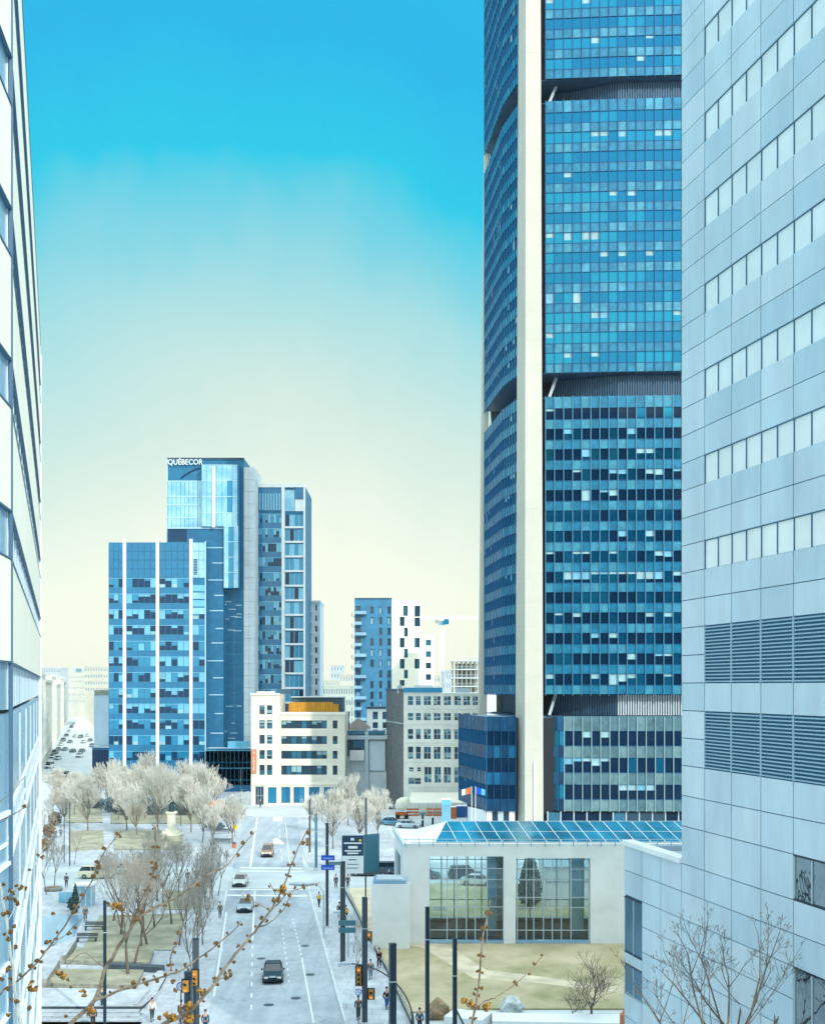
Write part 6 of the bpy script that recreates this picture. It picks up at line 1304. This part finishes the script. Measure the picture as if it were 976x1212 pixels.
for s_ in (-0.9, 0.8): mb = MB(); mb.tube((x + s_, 235.2, 0.45), (x + s_, 236.9, 0.45), 0.45, 0.45, M['rubber'], 12); mb.build('wheel', t)
for i, (px, py, lab) in enumerate(((500, 979, 'dark bollard post before the pale blue site cabin'), (512, 976, 'shorter dark bollard post nearer the site cabin'))):
    x, y = G(px, py); t = thing('bollard', lab, 'bollard', (x, y, 0), 'dark posts on the building site'); mb = MB(); mb.lathe([(0.22, 0), (0.2, 2.2 - i * 0.8), (0.05, 2.3 - i * 0.8)], M['darkmetal'], 8, (x, y)); mb.build('shaft', t); mb = MB(); mb.lathe([(0.24, 1.3), (0.24, 1.5)], M['signwhite'], 8, (x, y)); mb.build('band', t)
t = thing('retaining_wall', 'curved low grey wall between the right pavement and the dry lawn', 'wall', (*G(440, 1120), 0.1)); mb = MB(); pl = [(409, 1058), (419, 1075), (428, 1094), (437, 1112.5), (447, 1131), (459, 1152), (472, 1180), (488, 1215)]
for i in range(len(pl) - 1):
    A = Vector(G(*pl[i])); B = Vector(G(*pl[i + 1])); d = (B - A).normalized(); s = Vector((d.y, -d.x)) * 0.12; mb.prism([tuple(A - s), tuple(A + s), tuple(B + s), tuple(B - s)][::-1], 0.05, 0.5, M['darkstone'], M['wallstone'])
mb.build('wall', t)
# ---------------------------------------------------------------- vehicles
def make_car(kind, color, label, group, loc, rz):
    W = 0.9; L = {'sedan': 4.6, 'suv': 4.7, 'van': 5.4, 'pickup': 5.5}[kind]; H = {'sedan': 1.45, 'suv': 1.75, 'van': 2.2, 'pickup': 1.85}[kind]; belt = {'sedan': 0.92, 'suv': 1.08, 'van': 1.15, 'pickup': 1.1}[kind]
    t = thing({'sedan': 'car', 'suv': 'car', 'van': 'van', 'pickup': 'pickup_truck'}[kind], label, {'sedan': 'car', 'suv': 'car', 'van': 'van', 'pickup': 'pickup truck'}[kind], (0, 0, 0), group)
    hl = L / 2; P_ = paint(*color); mb = MB()
    st_ = [(-hl, 0.80, 0.35, belt * 0.62), (-hl + 0.12, 0.95, 0.25, belt * 0.78), (-hl + 0.9, 1.0, 0.22, belt * 0.93), (-hl + 1.3, 1.0, 0.22, belt), (hl - 1.0, 1.0, 0.22, belt + 0.03), (hl - 0.15, 0.95, 0.26, belt * 0.98), (hl, 0.85, 0.38, belt * 0.8)]
    rings = [[(-W * w_, y, zb), (-W * w_ * 1.0, y, zb + (zt - zb) * 0.6), (-W * w_ * 0.9, y, zt), (W * w_ * 0.9, y, zt), (W * w_, y, zb + (zt - zb) * 0.6), (W * w_, y, zb)] for (y, w_, zb, zt) in st_]
    for a, b in zip(rings, rings[1:]):
        for i in range(6): j = (i + 1) % 6; mb.face([a[j], a[i], b[i], b[j]], P_)
    mb.face(rings[0], P_); mb.face(rings[-1][::-1], P_); mb.build('body', t)
    y0, y1, y2, y3 = {'sedan': (-hl + 1.2, -hl + 1.95, hl - 1.35, hl - 0.7), 'suv': (-hl + 1.15, -hl + 1.8, hl - 0.5, hl - 0.15), 'van': (-hl + 0.8, -hl + 1.6, hl - 0.2, hl - 0.06), 'pickup': (-hl + 1.3, -hl + 1.9, 0.55, 0.8)}[kind]
    lo = [(-W * 0.88, y0), (W * 0.88, y0), (W * 0.88, y3), (-W * 0.88, y3)]; hi = [(-W * 0.68, y1), (W * 0.68, y1), (W * 0.68, y2), (-W * 0.68, y2)]
    mb = MB(); mb.prism(lo, belt - 0.02, H - 0.06, M['carglass'], None, hi); mb.build('window', t)
    mb = MB(); mb.prism([(a * 1.04, b) for a, b in hi], H - 0.07, H, P_, None, [(a * 0.9, b * 0.97) for a, b in hi])
    mb.build('roof', t)
    for s_ in (-1, 1):
        for (ya, yb) in ((y0, y1), ((y0 + y3) / 2, (y1 + y2) / 2), (y3, y2)):
            mb = MB(); mb.tube((s_ * W * 0.885, ya, belt), (s_ * W * 0.69, yb, H - 0.05), 0.045, 0.035, P_, 4); mb.build('pillar', t)
        mb = MB(); mb.box(s_ * W * 0.62 - 0.19, -hl - 0.01, belt * 0.55, s_ * W * 0.62 + 0.19, -hl + 0.2, belt * 0.72, M['headlight']); mb.build('headlight', t)
        mb = MB(); mb.box(s_ * W * 0.66 - 0.14, hl - 0.15, belt * 0.62, s_ * W * 0.66 + 0.14, hl + 0.012, belt * 0.8, M['taillight']); mb.build('taillight', t)
        mb = MB(); mb.box(s_ * (W + 0.0), y0 + 0.35, belt, s_ * (W + 0.16), y0 + 0.5, belt + 0.14, P_); mb.build('mirror', t)
        for y in (-hl + 0.85, hl - 0.9):
            mb = MB(); mb.tube((s_ * (W - 0.2), y, 0.32), (s_ * (W + 0.02), y, 0.32), 0.33, 0.33, M['rubber'], 14); wh = mb.build('wheel', t)
            mb = MB(); mb.tube((s_ * (W - 0.02), y, 0.32), (s_ * (W + 0.035), y, 0.32), 0.2, 0.18, M['rim'], 10); mb.build('rim', wh)
    mb = MB(); mb.box(-0.45, -hl - 0.02, 0.42, 0.45, -hl + 0.15, 0.58, M['darkmetal']); mb.build('grille', t)
    mb = MB(); mb.box(-0.26, -hl - 0.035, 0.62, 0.26, -hl - 0.005, 0.75, M['plate']); mb.build('number_plate', t)
    mb = MB(); mb.box(-W * 0.93, -hl - 0.05, 0.28, W * 0.93, -hl + 0.15, 0.41, M['darkmetal']); mb.build('bumper', t)
    if kind == 'pickup':
        mb = MB(); mb.box(-W * 0.85, 0.9, belt - 0.3, W * 0.85, hl - 0.1, belt + 0.05, M['black']); mb.build('load_bed', t)
    t.location = loc; t.rotation_euler = (0, 0, rz); return t
def car(kind, color, px, py, rz, label, group=None):
    x, y = G(px, py); return make_car(kind, color, label, group, (x, y + 2.2 * abs(math.cos(rz)) + 0.9 * abs(math.sin(rz)), 0.03), rz)
GR = 'cars driving on the main road'
car('sedan', (40, 50, 56), 319.5, 1166, 0.10, 'black car nearest the viewer, coming up the main road', GR)
car('sedan', (176, 186, 190), 287.5, 1081.5, 0.05, 'silver car in the left lane just before the crossing', GR)
car('sedan', (214, 214, 204), 281.5, 1051, 0.05, 'off-white car stopped in the middle of the crossing', GR)
car('suv', (166, 128, 104), 314.5, 1015.5, 0.05, 'copper coloured car beyond the crossing', GR)
GP = 'cars parked beyond the billboard and the construction site'
car('pickup', (60, 76, 86), 437, 1038, R(88), 'dark pickup truck parked behind the white annex', GP)
car('suv', (50, 80, 102), 462, 1036, R(92), 'dark blue car right behind the dark pickup', GP)
car('sedan', (190, 204, 212), 483, 981, R(80), 'pale car behind the pavilion corner, lower left of the cabins', GP)
car('sedan', (96, 140, 168), 462, 978, R(70), 'blue-grey car at the right end of the roadside trees', GP)
car('van', (226, 226, 216), 451, 958, R(85), 'cream van near the orange barriers', GP)
GLs = 'cars on the street along the left side'
for (k, c, px, py, rz, lab) in (('van', (230, 232, 228), 56, 910, 0, 'white van stopped at the left cross street'), ('sedan', (90, 118, 136), 61, 922, 0.2, 'dark blue-grey car nearest the glass office on the left street'), ('sedan', (222, 226, 224), 56, 927, 0.1, 'white car low on the left street, partly hidden by the office'),
        ('suv', (86, 100, 108), 74, 921, 0, 'dark car in the middle of the left cross street'), ('sedan', (180, 196, 204), 66, 900, 0, 'grey car parked on the left kerb'), ('sedan', (70, 84, 92), 84, 891, 0, 'dark car driving midway up the left street'), ('sedan', (84, 100, 110), 95, 891, 0, 'dark car on the right of the midway pair'),
        ('suv', (228, 230, 226), 92, 897, 0, 'white car just below the midway pair'), ('sedan', (150, 168, 178), 75, 889, 0, 'grey car parked left of the midway pair'), ('sedan', (220, 218, 206), 87, 873, 0, 'cream car far up the left street'), ('suv', (76, 92, 104), 94, 874, 0, 'small dark car far up the left street, right lane'),
        ('sedan', (224, 224, 220), 102, 872, 0, 'white car far up by the blank side building'), ('sedan', (110, 130, 140), 81, 880, 0, 'blue-grey car parked far up on the left kerb')): car(k, c, px, py, rz, lab, GLs)
for (k, c, px, py, lab) in (('sedan', (200, 206, 208), 60, 898, 'pale car in the kerb row beside the cream facades'), ('suv', (60, 74, 84), 63, 893, 'dark car in the kerb row beside the cream facades'), ('sedan', (120, 140, 152), 67, 889, 'blue car in the kerb row beside the cream facades'), ('sedan', (226, 226, 220), 70, 883, 'white car in the kerb row beside the cream facades'), ('suv', (84, 96, 104), 73, 878, 'grey car in the kerb row beside the cream facades'),
        ('sedan', (50, 66, 78), 77, 872, 'dark blue car high in the kerb row of the left street'), ('sedan', (210, 210, 204), 80, 867, 'ivory car high in the kerb row of the left street'), ('suv', (70, 84, 92), 83, 862, 'last dark car at the top of the kerb row'), ('sedan', (214, 216, 214), 97, 880, 'white car in the right lane below the pair of far cars'), ('suv', (92, 108, 118), 107, 885, 'grey car right of the left street, before the dark annex'), ('sedan', (60, 74, 86), 105, 878, 'dark car right of the left street near the blank side building'),
        ('sedan', (196, 204, 206), 86, 858, 'tiny pale car near the gabled shed'), ('sedan', (70, 84, 94), 95, 858, 'tiny dark car near the gabled shed'), ('suv', (216, 214, 206), 103, 862, 'tiny ivory car near the right end of the gabled shed'), ('sedan', (90, 104, 112), 83, 926, 'dark grey car at the right end of the left cross street')): car(k, c, px, py, 0.05, lab, GLs)
car('suv', (222, 216, 188), 112, 1041, R(90), 'pale yellow taxi-like car on the cross street by the square'); car('sedan', (208, 214, 216), 137, 1036, R(90), 'pale grey car behind the yellowish one on the cross street')
t = thing('notice_board', 'small salmon pink panel among the pale trees before the entrance block', 'board', (*G(256, 985), 0)); x, y = PX(256, 230), 230.0; t.location = (x, y, 0); mb = MB(); mb.box(x - 1.4, y, PZ(956, 230), x + 1.4, y + 0.1, PZ(948, 230), M['banner']); mb.build('panel', t)
for s_ in (-1, 1): mb = MB(); mb.box(x + s_ * 1.2 - 0.05, y + 0.1, 0, x + s_ * 1.2 + 0.05, y + 0.2, PZ(949, 230), M['lightmetal']); mb.build('leg', t)

# courtyard behind the pavilion, seen through its two big windows
shrub('conifer', (14.0, 141.0), (2.1, 2.1, 7.2), 2600, 'evergreen', 'tall dark conifer seen through the second pavilion window', 'conifer', leaf=0.25, seed=77, cone=True)
make_car('suv', (60, 84, 100), 'dark blue car seen through the first pavilion window', 'cars behind the pavilion', (7.2, 162.5, 0.03), R(90)); make_car('sedan', (222, 224, 222), 'white car seen low through the first pavilion window', 'cars behind the pavilion', (8.6, 156.6, 0.15), R(78)); make_car('sedan', (96, 112, 122), 'grey car at the left side behind the first pavilion window', 'cars behind the pavilion', (1.5, 163, 0.03), R(90))
t = thing('garden_pavilion', 'low white building seen through the right part of the second pavilion window', 'building', (19.5, 146, 0)); mb = MB(); mb.box(16.0, 142, 0, 24, 150, 4.6, M['white']); mb.build('wall', t)
mb = MB(); mb.box(16.0, 141.9, 2.95, 24, 141.99, 3.1, M['lightmetal']); mb.build('band', t); mb = MB(); mb.box(15.8, 141.8, 4.6, 24.2, 150.2, 4.8, M['lightmetal']); mb.build('roof', t)
for k, x in enumerate((3.2, 10.8)):
    t = thing('planter_box', ('low pale planter on the courtyard lawn, left of two', 'low pale planter on the courtyard lawn, right of two')[k], 'planter', (x, 139, 0.1)); mb = MB(); mb.box(x - 0.8, 138.6, 0.1, x + 0.8, 139.4, 0.6, M['white']); mb.build('box', t); mb = MB(); mb.box(x - 0.7, 138.7, 0.6, x + 0.7, 139.3, 0.64, M['soil']); mb.build('soil', t)

# ---------------------------------------------------------------- people
def skin(name, verts, edges, rads, m, parent=None, sub=1):
    me = bpy.data.meshes.new(name); me.from_pydata(verts, edges, []); o = bpy.data.objects.new(name, me); col.objects.link(o)
    bm = bmesh.new(); bm.from_mesh(me); ly = bm.verts.layers.skin.verify(); bm.verts.ensure_lookup_table()
    for i, v in enumerate(bm.verts): v[ly].radius = rads[i] if isinstance(rads[i], tuple) else (rads[i], rads[i]); v[ly].use_root = (i == 0)
    bm.to_mesh(me); bm.free()
    o.modifiers.new('Skin', 'SKIN'); s_ = o.modifiers.new('Sub', 'SUBSURF'); s_.levels = sub
    bpy.context.view_layer.update(); r = bpy.data.meshes.new_from_object(o.evaluated_get(bpy.context.evaluated_depsgraph_get())); bpy.data.objects.remove(o)
    r.materials.clear()
    for q in m: r.materials.append(q)
    r.polygons.foreach_set('use_smooth', [True] * len(r.polygons)); o = bpy.data.objects.new(name, r); col.objects.link(o)
    if parent: o.parent = parent
    return o
def person(px, py, face, jacket, trousers, label, step=0.22, seed=0, arm=0.25, hood=None, group='people walking', long_coat=False, xy=None, bag=None):
    x, y = xy or G(px, py); rr = random.Random(seed); s = step; k = rr.uniform(0.95, 1.05)
    hip = 0.92 * k; sh_ = 1.42 * k; V = [(0, 0, hip), (0, -0.01, hip + 0.22), (0, 0, sh_ - 0.06), (0, -0.01, sh_ + 0.09), (0, -0.02, sh_ + 0.17), (0, -0.035, sh_ + 0.27), (0, -0.02, sh_ + 0.36)]
    E = [(0, 1), (1, 2), (2, 3), (3, 4), (4, 5), (5, 6)]; Rr = [(0.15, 0.11), (0.135, 0.1), (0.15, 0.1), (0.055, 0.055), (0.07, 0.085), (0.08, 0.1), (0.05, 0.06)]
    def ch(p, pts, rs):
        for q, r in zip(pts, rs): V.append(q); E.append((p, len(V) - 1)); Rr.append(r); p = len(V) - 1
    for sd_, ph in ((-1, 1), (1, -1)):
        ch(0, [(sd_ * 0.09, 0, hip - 0.05), (sd_ * 0.1, -ph * s * 0.6, 0.49), (sd_ * 0.1, ph * (-s * 0.7) + (0.1 if ph < 0 else 0.0), 0.10 + (0.05 if ph < 0 else 0)), (sd_ * 0.11, -ph * s * 0.7 - 0.15 + (0.1 if ph < 0 else 0), 0.04)], [(0.09, 0.09), (0.062, 0.065), (0.042, 0.045), (0.035, 0.03)])
        ch(2, [(sd_ * 0.19, 0, sh_ - 0.03), (sd_ * 0.26, ph * arm * 0.4, sh_ - 0.30), (sd_ * 0.25, ph * arm * 0.6 - 0.12, sh_ - 0.52), (sd_ * 0.24, ph * arm * 0.6 - 0.15, sh_ - 0.62)], [(0.065, 0.065), (0.047, 0.047), (0.034, 0.034), (0.026, 0.04)])
    b = skin('person', V, E, Rr, [M['skin']], sub=2); b.location = (x, y, 0.15); b.rotation_euler = (0, 0, face); tag(b, label, 'person', group)
    def part(nm, idx, grow, m, sub=1):
        mp_ = {o: n for n, o in enumerate(idx)}; vv = [V[i] for i in idx]; ee = [(mp_[p], mp_[q]) for p, q in E if p in mp_ and q in mp_]; rs = [(Rr[i][0] * grow + 0.012, Rr[i][1] * grow + 0.012) for i in idx]
        return skin(nm, vv, ee, rs, [m], b, sub)
    part('jacket', [0, 1, 2] + [11, 12, 13] + [19, 20, 21], 1.12, cloth(*jacket)); part('trousers', [0, 7, 8, 9] + [15, 16, 17], 1.1, cloth(*trousers))
    mb = MB(); mb.blob((0, -0.005, sh_ + 0.30), (0.105, 0.125, 0.12), cloth(*hood) if hood else M['hair'], seed, 2, 0.02); h = mb.build('hair' if not hood else 'hat', None, True); h.parent = b; h.location = (0, 0.02, 0.02)
    for i in (10, 18): mb = MB(); c = V[i]; mb.blob((c[0], c[1] + 0.02, 0.05 if c[2] < 0.06 else c[2]), (0.055, 0.14, 0.05), M['black'], 1, 2, 0.0); q = mb.build('shoe', None, True); q.parent = b
    mb = MB(); mb.blob((0, -0.13, sh_ + 0.24), (0.016, 0.03, 0.024), M['skin'], 1, 1, 0); q = mb.build('nose', None, True); q.parent = b
    if bag: mb = MB(); mb.box(0.2, -0.12, hip - 0.15, 0.34, 0.16, hip + 0.18, cloth(*bag)); q = mb.build('shoulder_bag', None); tag(q, 'dark shoulder bag carried by a walker', 'bag'); q.location = (x, y, 0.15); q.rotation_euler = (0, 0, face)
    return b
person(438.5, 1161, 0.1, (88, 106, 104), (96, 122, 144), 'person in a grey-green jacket walking on the right pavement beside the mast', 0.25, 1)
person(448.5, 1148, -0.2, (28, 34, 42), (32, 40, 52), 'person in black with raised hands near the curved wall', 0.12, 2, arm=0.5)
person(457.5, 1196.5, 0.3, (24, 30, 40), (40, 96, 160), 'person in a black coat and bright blue jeans on the right pavement', 0.18, 3, bag=(30, 34, 40))
person(377.5, 1075, 0.5, (206, 190, 40), (52, 66, 60), 'person in a yellow top waiting at the kerb by the big lamp', 0.1, 4)
person(397.5, 1053, 3.1, (52, 68, 78), (60, 76, 84), 'person in dark clothes, left of two crossing behind the masts', 0.2, 5)
person(411.5, 1053, 0.1, (44, 60, 72), (44, 58, 70), 'person in dark clothes, right of two crossing behind the masts', 0.22, 6)
person(409.5, 1092, 0.2, (230, 196, 50), (50, 66, 70), 'person in a yellow jacket half hidden by the mast with grey signs', 0.1, 7)
person(401.5, 1088, 0.0, (40, 62, 72), (44, 56, 64), 'person in dark green left of the mast with grey signs', 0.1, 8)
person(260.5, 1088, 0.2, (96, 108, 110), (80, 96, 108), 'person in grey walking along the left edge of the main road', 0.2, 9)
person(180, 1211, 0.4, (226, 230, 226), (40, 70, 80), 'person in a white top on the pavement at the bottom, by the side steps', 0.15, 10)
person(243, 1226, 0.2, (48, 76, 104), (46, 66, 90), 'person in blue at the bottom beside the left edge of the main road', 0.15, 11)
person(214.5, 1214, 0.0, (44, 56, 64), (42, 72, 96), 'person in dark clothes at the foot of the front kerb mast', 0.12, 12)
person(110, 1219, 0.3, (46, 52, 56), (56, 50, 48), 'person in dark clothes by the steps right beside the thin left mast', 0.12, 13)
person(121, 1195, 0.6, (58, 72, 82), (52, 64, 72), 'person in grey-blue right behind the steps at the thin left mast', 0.2, 14)
person(78.5, 1052, 0.2, (64, 84, 96), (60, 78, 90), 'person in blue-grey walking above the glass screen', 0.15, 15)
person(101, 1092, 0.2, (86, 108, 116), (80, 100, 112), 'person with a pale hood on the plaza beside the big lawn', 0.12, 16, hood=(190, 206, 210))
person(65.5, 994, 0.1, (76, 100, 116), (76, 96, 110), 'person in blue-grey, left one of two walkers by the left street', 0.2, 17); person(72, 992, 0.3, (84, 106, 118), (78, 96, 108), 'person in blue-grey, right one of two walkers by the left street', 0.2, 18)
person(62, 1000, 0.3, (70, 90, 104), (70, 88, 100), 'person in blue-grey closest to the brown shrubs', 0.2, 19)
person(222, 1047, 0.3, (60, 80, 90), (60, 80, 90), 'person in dark clothes at the left end of the crossing, front one', 0.2, 20); person(232, 1044, 0.3, (80, 96, 100), (60, 70, 84), 'person in dark clothes at the left end of the crossing, rear one', 0.2, 21)
person(308, 957, 0.3, (50, 60, 70), (46, 56, 66), 'person in dark clothes before the cream building door', 0.2, 22)
person(424, 1209, 0.1, (70, 84, 86), (60, 74, 78), 'person in grey at the bottom under the round arrow sign', 0.1, 23)
person(487.5, 1214, 0.1, (40, 84, 110), (36, 46, 56), 'person in blue at the bottom beside the lawn mast', 0.1, 24, xy=(PX(496.5, 90), 90))

# ---------------------------------------------------------------- budding branches close to the viewer
def bp(p, Y): return Vector((PX(p[0], Y), Y, PZ(p[1], Y)))
BUDS = []
for k in range(4):
    mb = MB(); rr = random.Random(60 + k); n = 5 + k
    for i in range(n): a = Vector((rr.gauss(0, 1), rr.gauss(0, 1), rr.gauss(0, 1))).normalized() * 0.0042; mb.blob(a, (0.0036 + rr.random() * 0.0018,) * 3, M['bud'], i, 1, 0.12)
    BUDS.append(mb.build('bud', None, True))
for k in range(2):
    mb = MB(); rr = random.Random(80 + k)
    for i in range(16): a = Vector((rr.gauss(0, 1), rr.gauss(0, 1), rr.gauss(0, 1))).normalized() * 0.0085; mb.blob(a, (0.0034 + rr.random() * 0.002,) * 3, M['budyellow'] if i % 3 else M['bud'], i, 1, 0.25)
    BUDS.append(mb.build('bud', None, True))
for b in BUDS: col.objects.unlink(b)
def branch(label, Y, twigs, buds=(), pale=False, sp=11, size=1.0):
    t = thing('budding_branch', label, 'branch', bp(twigs[0][0][0], Y), 'budding branches close to the viewer'); L = t.location; mb = MB(); rr = random.Random(len(label)); spots = []
    for ti, (pts, w0, w1, bs) in enumerate(twigs):
        q = [bp(p, Y) for p in pts]; 
        for i in range(1, len(q)): q[i] += Vector((0, (0.05 if ti % 2 else -0.04) * i * (0 if ti == 0 else 1), 0)) * 0.3
        fine_ = []
        for i in range(len(q) - 1):
            a = q[max(i - 1, 0)]; b = q[i]; c = q[i + 1]; d = q[min(i + 2, len(q) - 1)]
            for s_ in range(4):
                u = s_ / 4; fine_.append(0.5 * ((2 * b) + (c - a) * u + (2 * a - 5 * b + 4 * c - d) * u * u + (3 * b - a - 3 * c + d) * u ** 3) + Vector((rr.gauss(0, 1), rr.gauss(0, 1), rr.gauss(0, 1))) * 0.0009)
        fine_.append(q[-1]); N = len(fine_); px2m = Y / F; rads = [(w0 + (w1 - w0) * i / (N - 1)) * px2m / 2 * (1 + 0.12 * rr.random()) for i in range(N)]
        mb.path(fine_, rads, M['branchpale'] if pale else M['branchbark'], 7)
        if bs:
            acc = 0; nxt = 6 * px2m
            for i in range(N - 1):
                seg = (fine_[i + 1] - fine_[i]).length; acc += seg
                if acc > nxt and i / N > bs[0]:
                    d = (fine_[i + 1] - fine_[i]).normalized(); s_ = d.cross(Vector((0, 1, 0))).normalized()
                    for sd_ in (-1, 1):
                        if rr.random() < bs[1]: spots.append((fine_[i] + s_ * sd_ * (rads[i] + 0.0035) + d * rr.uniform(-0.003, 0.003), rr.uniform(0.45, 0.8) * size, rr.randrange(4)))
                    acc = 0; nxt = rr.uniform(0.7, 1.3) * sp * px2m
    mb.build('twig', t, True)
    for (p, sz, big) in buds: spots.append((bp(p, Y - 0.01), sz * 0.68, 4 + int(big * 2) % 2 if big else rr.randrange(4)))
    for (p, sz, k) in spots[:98]:
        o = BUDS[k].copy(); col.objects.link(o); o.parent = t; o.location = Vector(p) - L; o.rotation_euler = (rr.uniform(0, 6), rr.uniform(0, 6), rr.uniform(0, 6)); o.scale = (sz,) * 3
branch('thick pale budding branch forking upward from the bottom left over the lawns', 2.9, [
    ([(76, 1225), (85, 1210), (111, 1185), (124, 1150), (140, 1121), (161, 1089), (178, 1044), (183, 1021), (184, 985), (180, 976)], 5.5, 1.6, (0.55, 0.85)),
    ([(161, 1089), (178, 1078), (196, 1070), (220, 1056), (237, 1043), (263, 1029), (277, 1012), (296, 990)], 3.2, 1.1, (0.1, 0.4)),
    ([(111, 1185), (134, 1175), (160, 1164), (188, 1155), (205, 1148), (220, 1142), (249, 1121), (277, 1098), (292, 1082)], 3.4, 1.2, (0.1, 0.7)),
    ([(203, 1150), (201, 1132), (207, 1119), (210, 1101)], 2.2, 0.9, (0.1, 0.9)),
    ([(161, 1089), (150, 1080), (137, 1072), (130, 1070)], 1.4, 1.0, None), ([(128, 1150), (98, 1130), (80, 1142), (72, 1150)], 1.0, 0.8, None)],
    [((109, 1196), 1.4, 1), ((107, 1200), 1.2, 0.5), ((128, 1070), 1.0, 0), ((133, 1073), 1.3, 1), ((140, 1074), 1.4, 0.5), ((145, 1077), 1.1, 0), ((161, 1089), 1.3, 0), ((146, 1085), 1.0, 0), ((70, 1151), 1.2, 1), ((75, 1156), 1.1, 0.5), ((81, 1160), 1.0, 0), ((84, 1168), 0.9, 0), ((97, 1176), 1.3, 1), ((101, 1178), 0.9, 0), ((78, 1203), 0.9, 0), ((63, 1082), 1.0, 0)])
branch('long budding branch rising from the bottom edge across the main road', 2.7, [
    ([(180, 1222), (197, 1211), (223, 1198), (238, 1183), (254, 1165), (268, 1143), (290, 1117), (305, 1098), (319, 1079), (334, 1053), (343, 1030), (353, 1004), (365, 980)], 5.2, 1.0, (0.2, 0.55)),
    ([(319, 1079), (331, 1069), (337, 1062), (357, 1055), (376, 1050)], 1.8, 0.8, (0.2, 0.6)), ([(316, 1076), (307, 1069), (298, 1063), (289, 1056)], 1.3, 0.7, (0.3, 0.5)), ([(326, 1059), (321, 1053), (317, 1048)], 1.2, 0.7, (0.2, 0.6)),
    ([(305, 1098), (322, 1090), (333, 1079), (343, 1064), (350, 1050)], 1.6, 0.7, (0.2, 0.6)), ([(252, 1166), (258, 1163), (265, 1159), (271, 1155)], 1.8, 1.2, (0.1, 0.9))],
    [((222, 1190), 1.5, 1), ((222, 1206), 1.7, 0.5), ((227, 1207), 1.3, 1), ((334, 1053), 1.4, 1), ((200, 1202), 1.5, 1), ((205, 1205), 1.2, 0.5), ((325, 1066), 1.2, 0), ((214, 1196), 1.1, 0), ((189, 1205), 1.1, 0), ((236, 1175), 1.2, 0.5), ((235, 1203), 1.0, 0), ((208, 1172), 1.1, 0), ((205, 1162), 1.2, 0)])
branch('slender budding branch slanting from the left edge towards the kiosk', 2.5, [
    ([(-6, 1186), (5, 1172), (20.6, 1161), (46, 1137), (77, 1096), (95, 1067), (111, 1039), (121, 1013), (143, 984)], 2.6, 1.2, (0.2, 0.5)), ([(52, 1126), (58, 1123), (77, 1106), (99, 1084)], 1.5, 0.9, (0.3, 0.25))],
    [((110, 1038), 1.2, 0), ((117, 1026), 1.2, 0), ((86, 1080), 1.0, 0), ((55, 1115), 1.2, 0), ((39, 1168), 1.5, 1), ((38, 1163), 1.1, 0)])
branch('pale grey budding branch climbing along the left edge of the picture', 2.4, [
    ([(28, 1225), (22, 1200), (20, 1191), (15, 1145), (8, 1093), (2, 1055), (-4, 1035)], 4.2, 3.0, (0.05, 0.3)), ([(8, 1093), (17, 1070), (31, 1034), (46, 1005)], 1.3, 0.8, (0.3, 0.9)), ([(2, 1070), (14, 1056), (26, 1047), (33, 1040)], 1.2, 0.8, (0.2, 0.8)), ([(22, 1176), (30, 1170), (38, 1165)], 1.0, 0.7, None), ([(15, 1145), (8, 1152), (0, 1148), (-5, 1145)], 1.8, 1.0, None), ([(20, 1200), (28, 1196), (34, 1193)], 1.2, 0.8, None)],
    [((17, 1096), 1.1, 0), ((10, 1112), 1.0, 0), ((18, 1121), 1.0, 0), ((8, 1171), 1.1, 0), ((14, 1183), 1.0, 0), ((20, 1186), 1.0, 0), ((10, 1201), 1.0, 0), ((34, 1193), 1.1, 0), ((4, 1082), 1.0, 0), ((1, 1160), 1.1, 0), ((8, 1148), 1.0, 0)], pale=True)
branch('short bare twig pointing up at the left edge before the office glazing', 2.4, [([(-8, 976), (6, 969), (22, 961), (36, 953)], 1.4, 0.9, (0.5, 0.2)), ([(6, 945), (14, 936), (24, 920)], 1.0, 0.7, None), ([(-8, 962), (6, 945)], 1.2, 1.0, None)])
branch('upright twig densely set with buds in front of the dry lawn', 2.8, [
    ([(556, 1228), (561, 1198), (566, 1170), (569, 1130), (574, 1097), (580, 1066)], 3.0, 1.6, (0.1, 0.95)), ([(563, 1192), (576, 1187), (591, 1183), (612, 1170), (631, 1155), (649, 1137)], 1.8, 0.8, (0.15, 0.6)), ([(564, 1192), (558, 1189), (551, 1187)], 1.5, 1.0, None)],
    [((550, 1186), 1.3, 1), ((556, 1188), 1.2, 0.5), ((577, 1192), 1.6, 1), ((560, 1192), 1.2, 0)], sp=13)

# ---------------------------------------------------------------- haze
if HAZE:
    hm = bpy.data.materials.new('haze_air'); hm.use_nodes = True; n_ = hm.node_tree; n_.nodes.clear(); o_ = n_.nodes.new('ShaderNodeOutputMaterial'); v_ = n_.nodes.new('ShaderNodeVolumePrincipled'); v_.inputs['Color'].default_value = (0.90, 0.95, 0.93, 1); v_.inputs['Density'].default_value = HAZE; v_.inputs['Anisotropy'].default_value = 0.2
    n_.links.new(v_.outputs[0], o_.inputs['Volume']); mb = MB(); mb.box(-2510, -410, -1.6, 2510, 4210, 180, hm); tag(mb.build('haze'), kind='stuff')
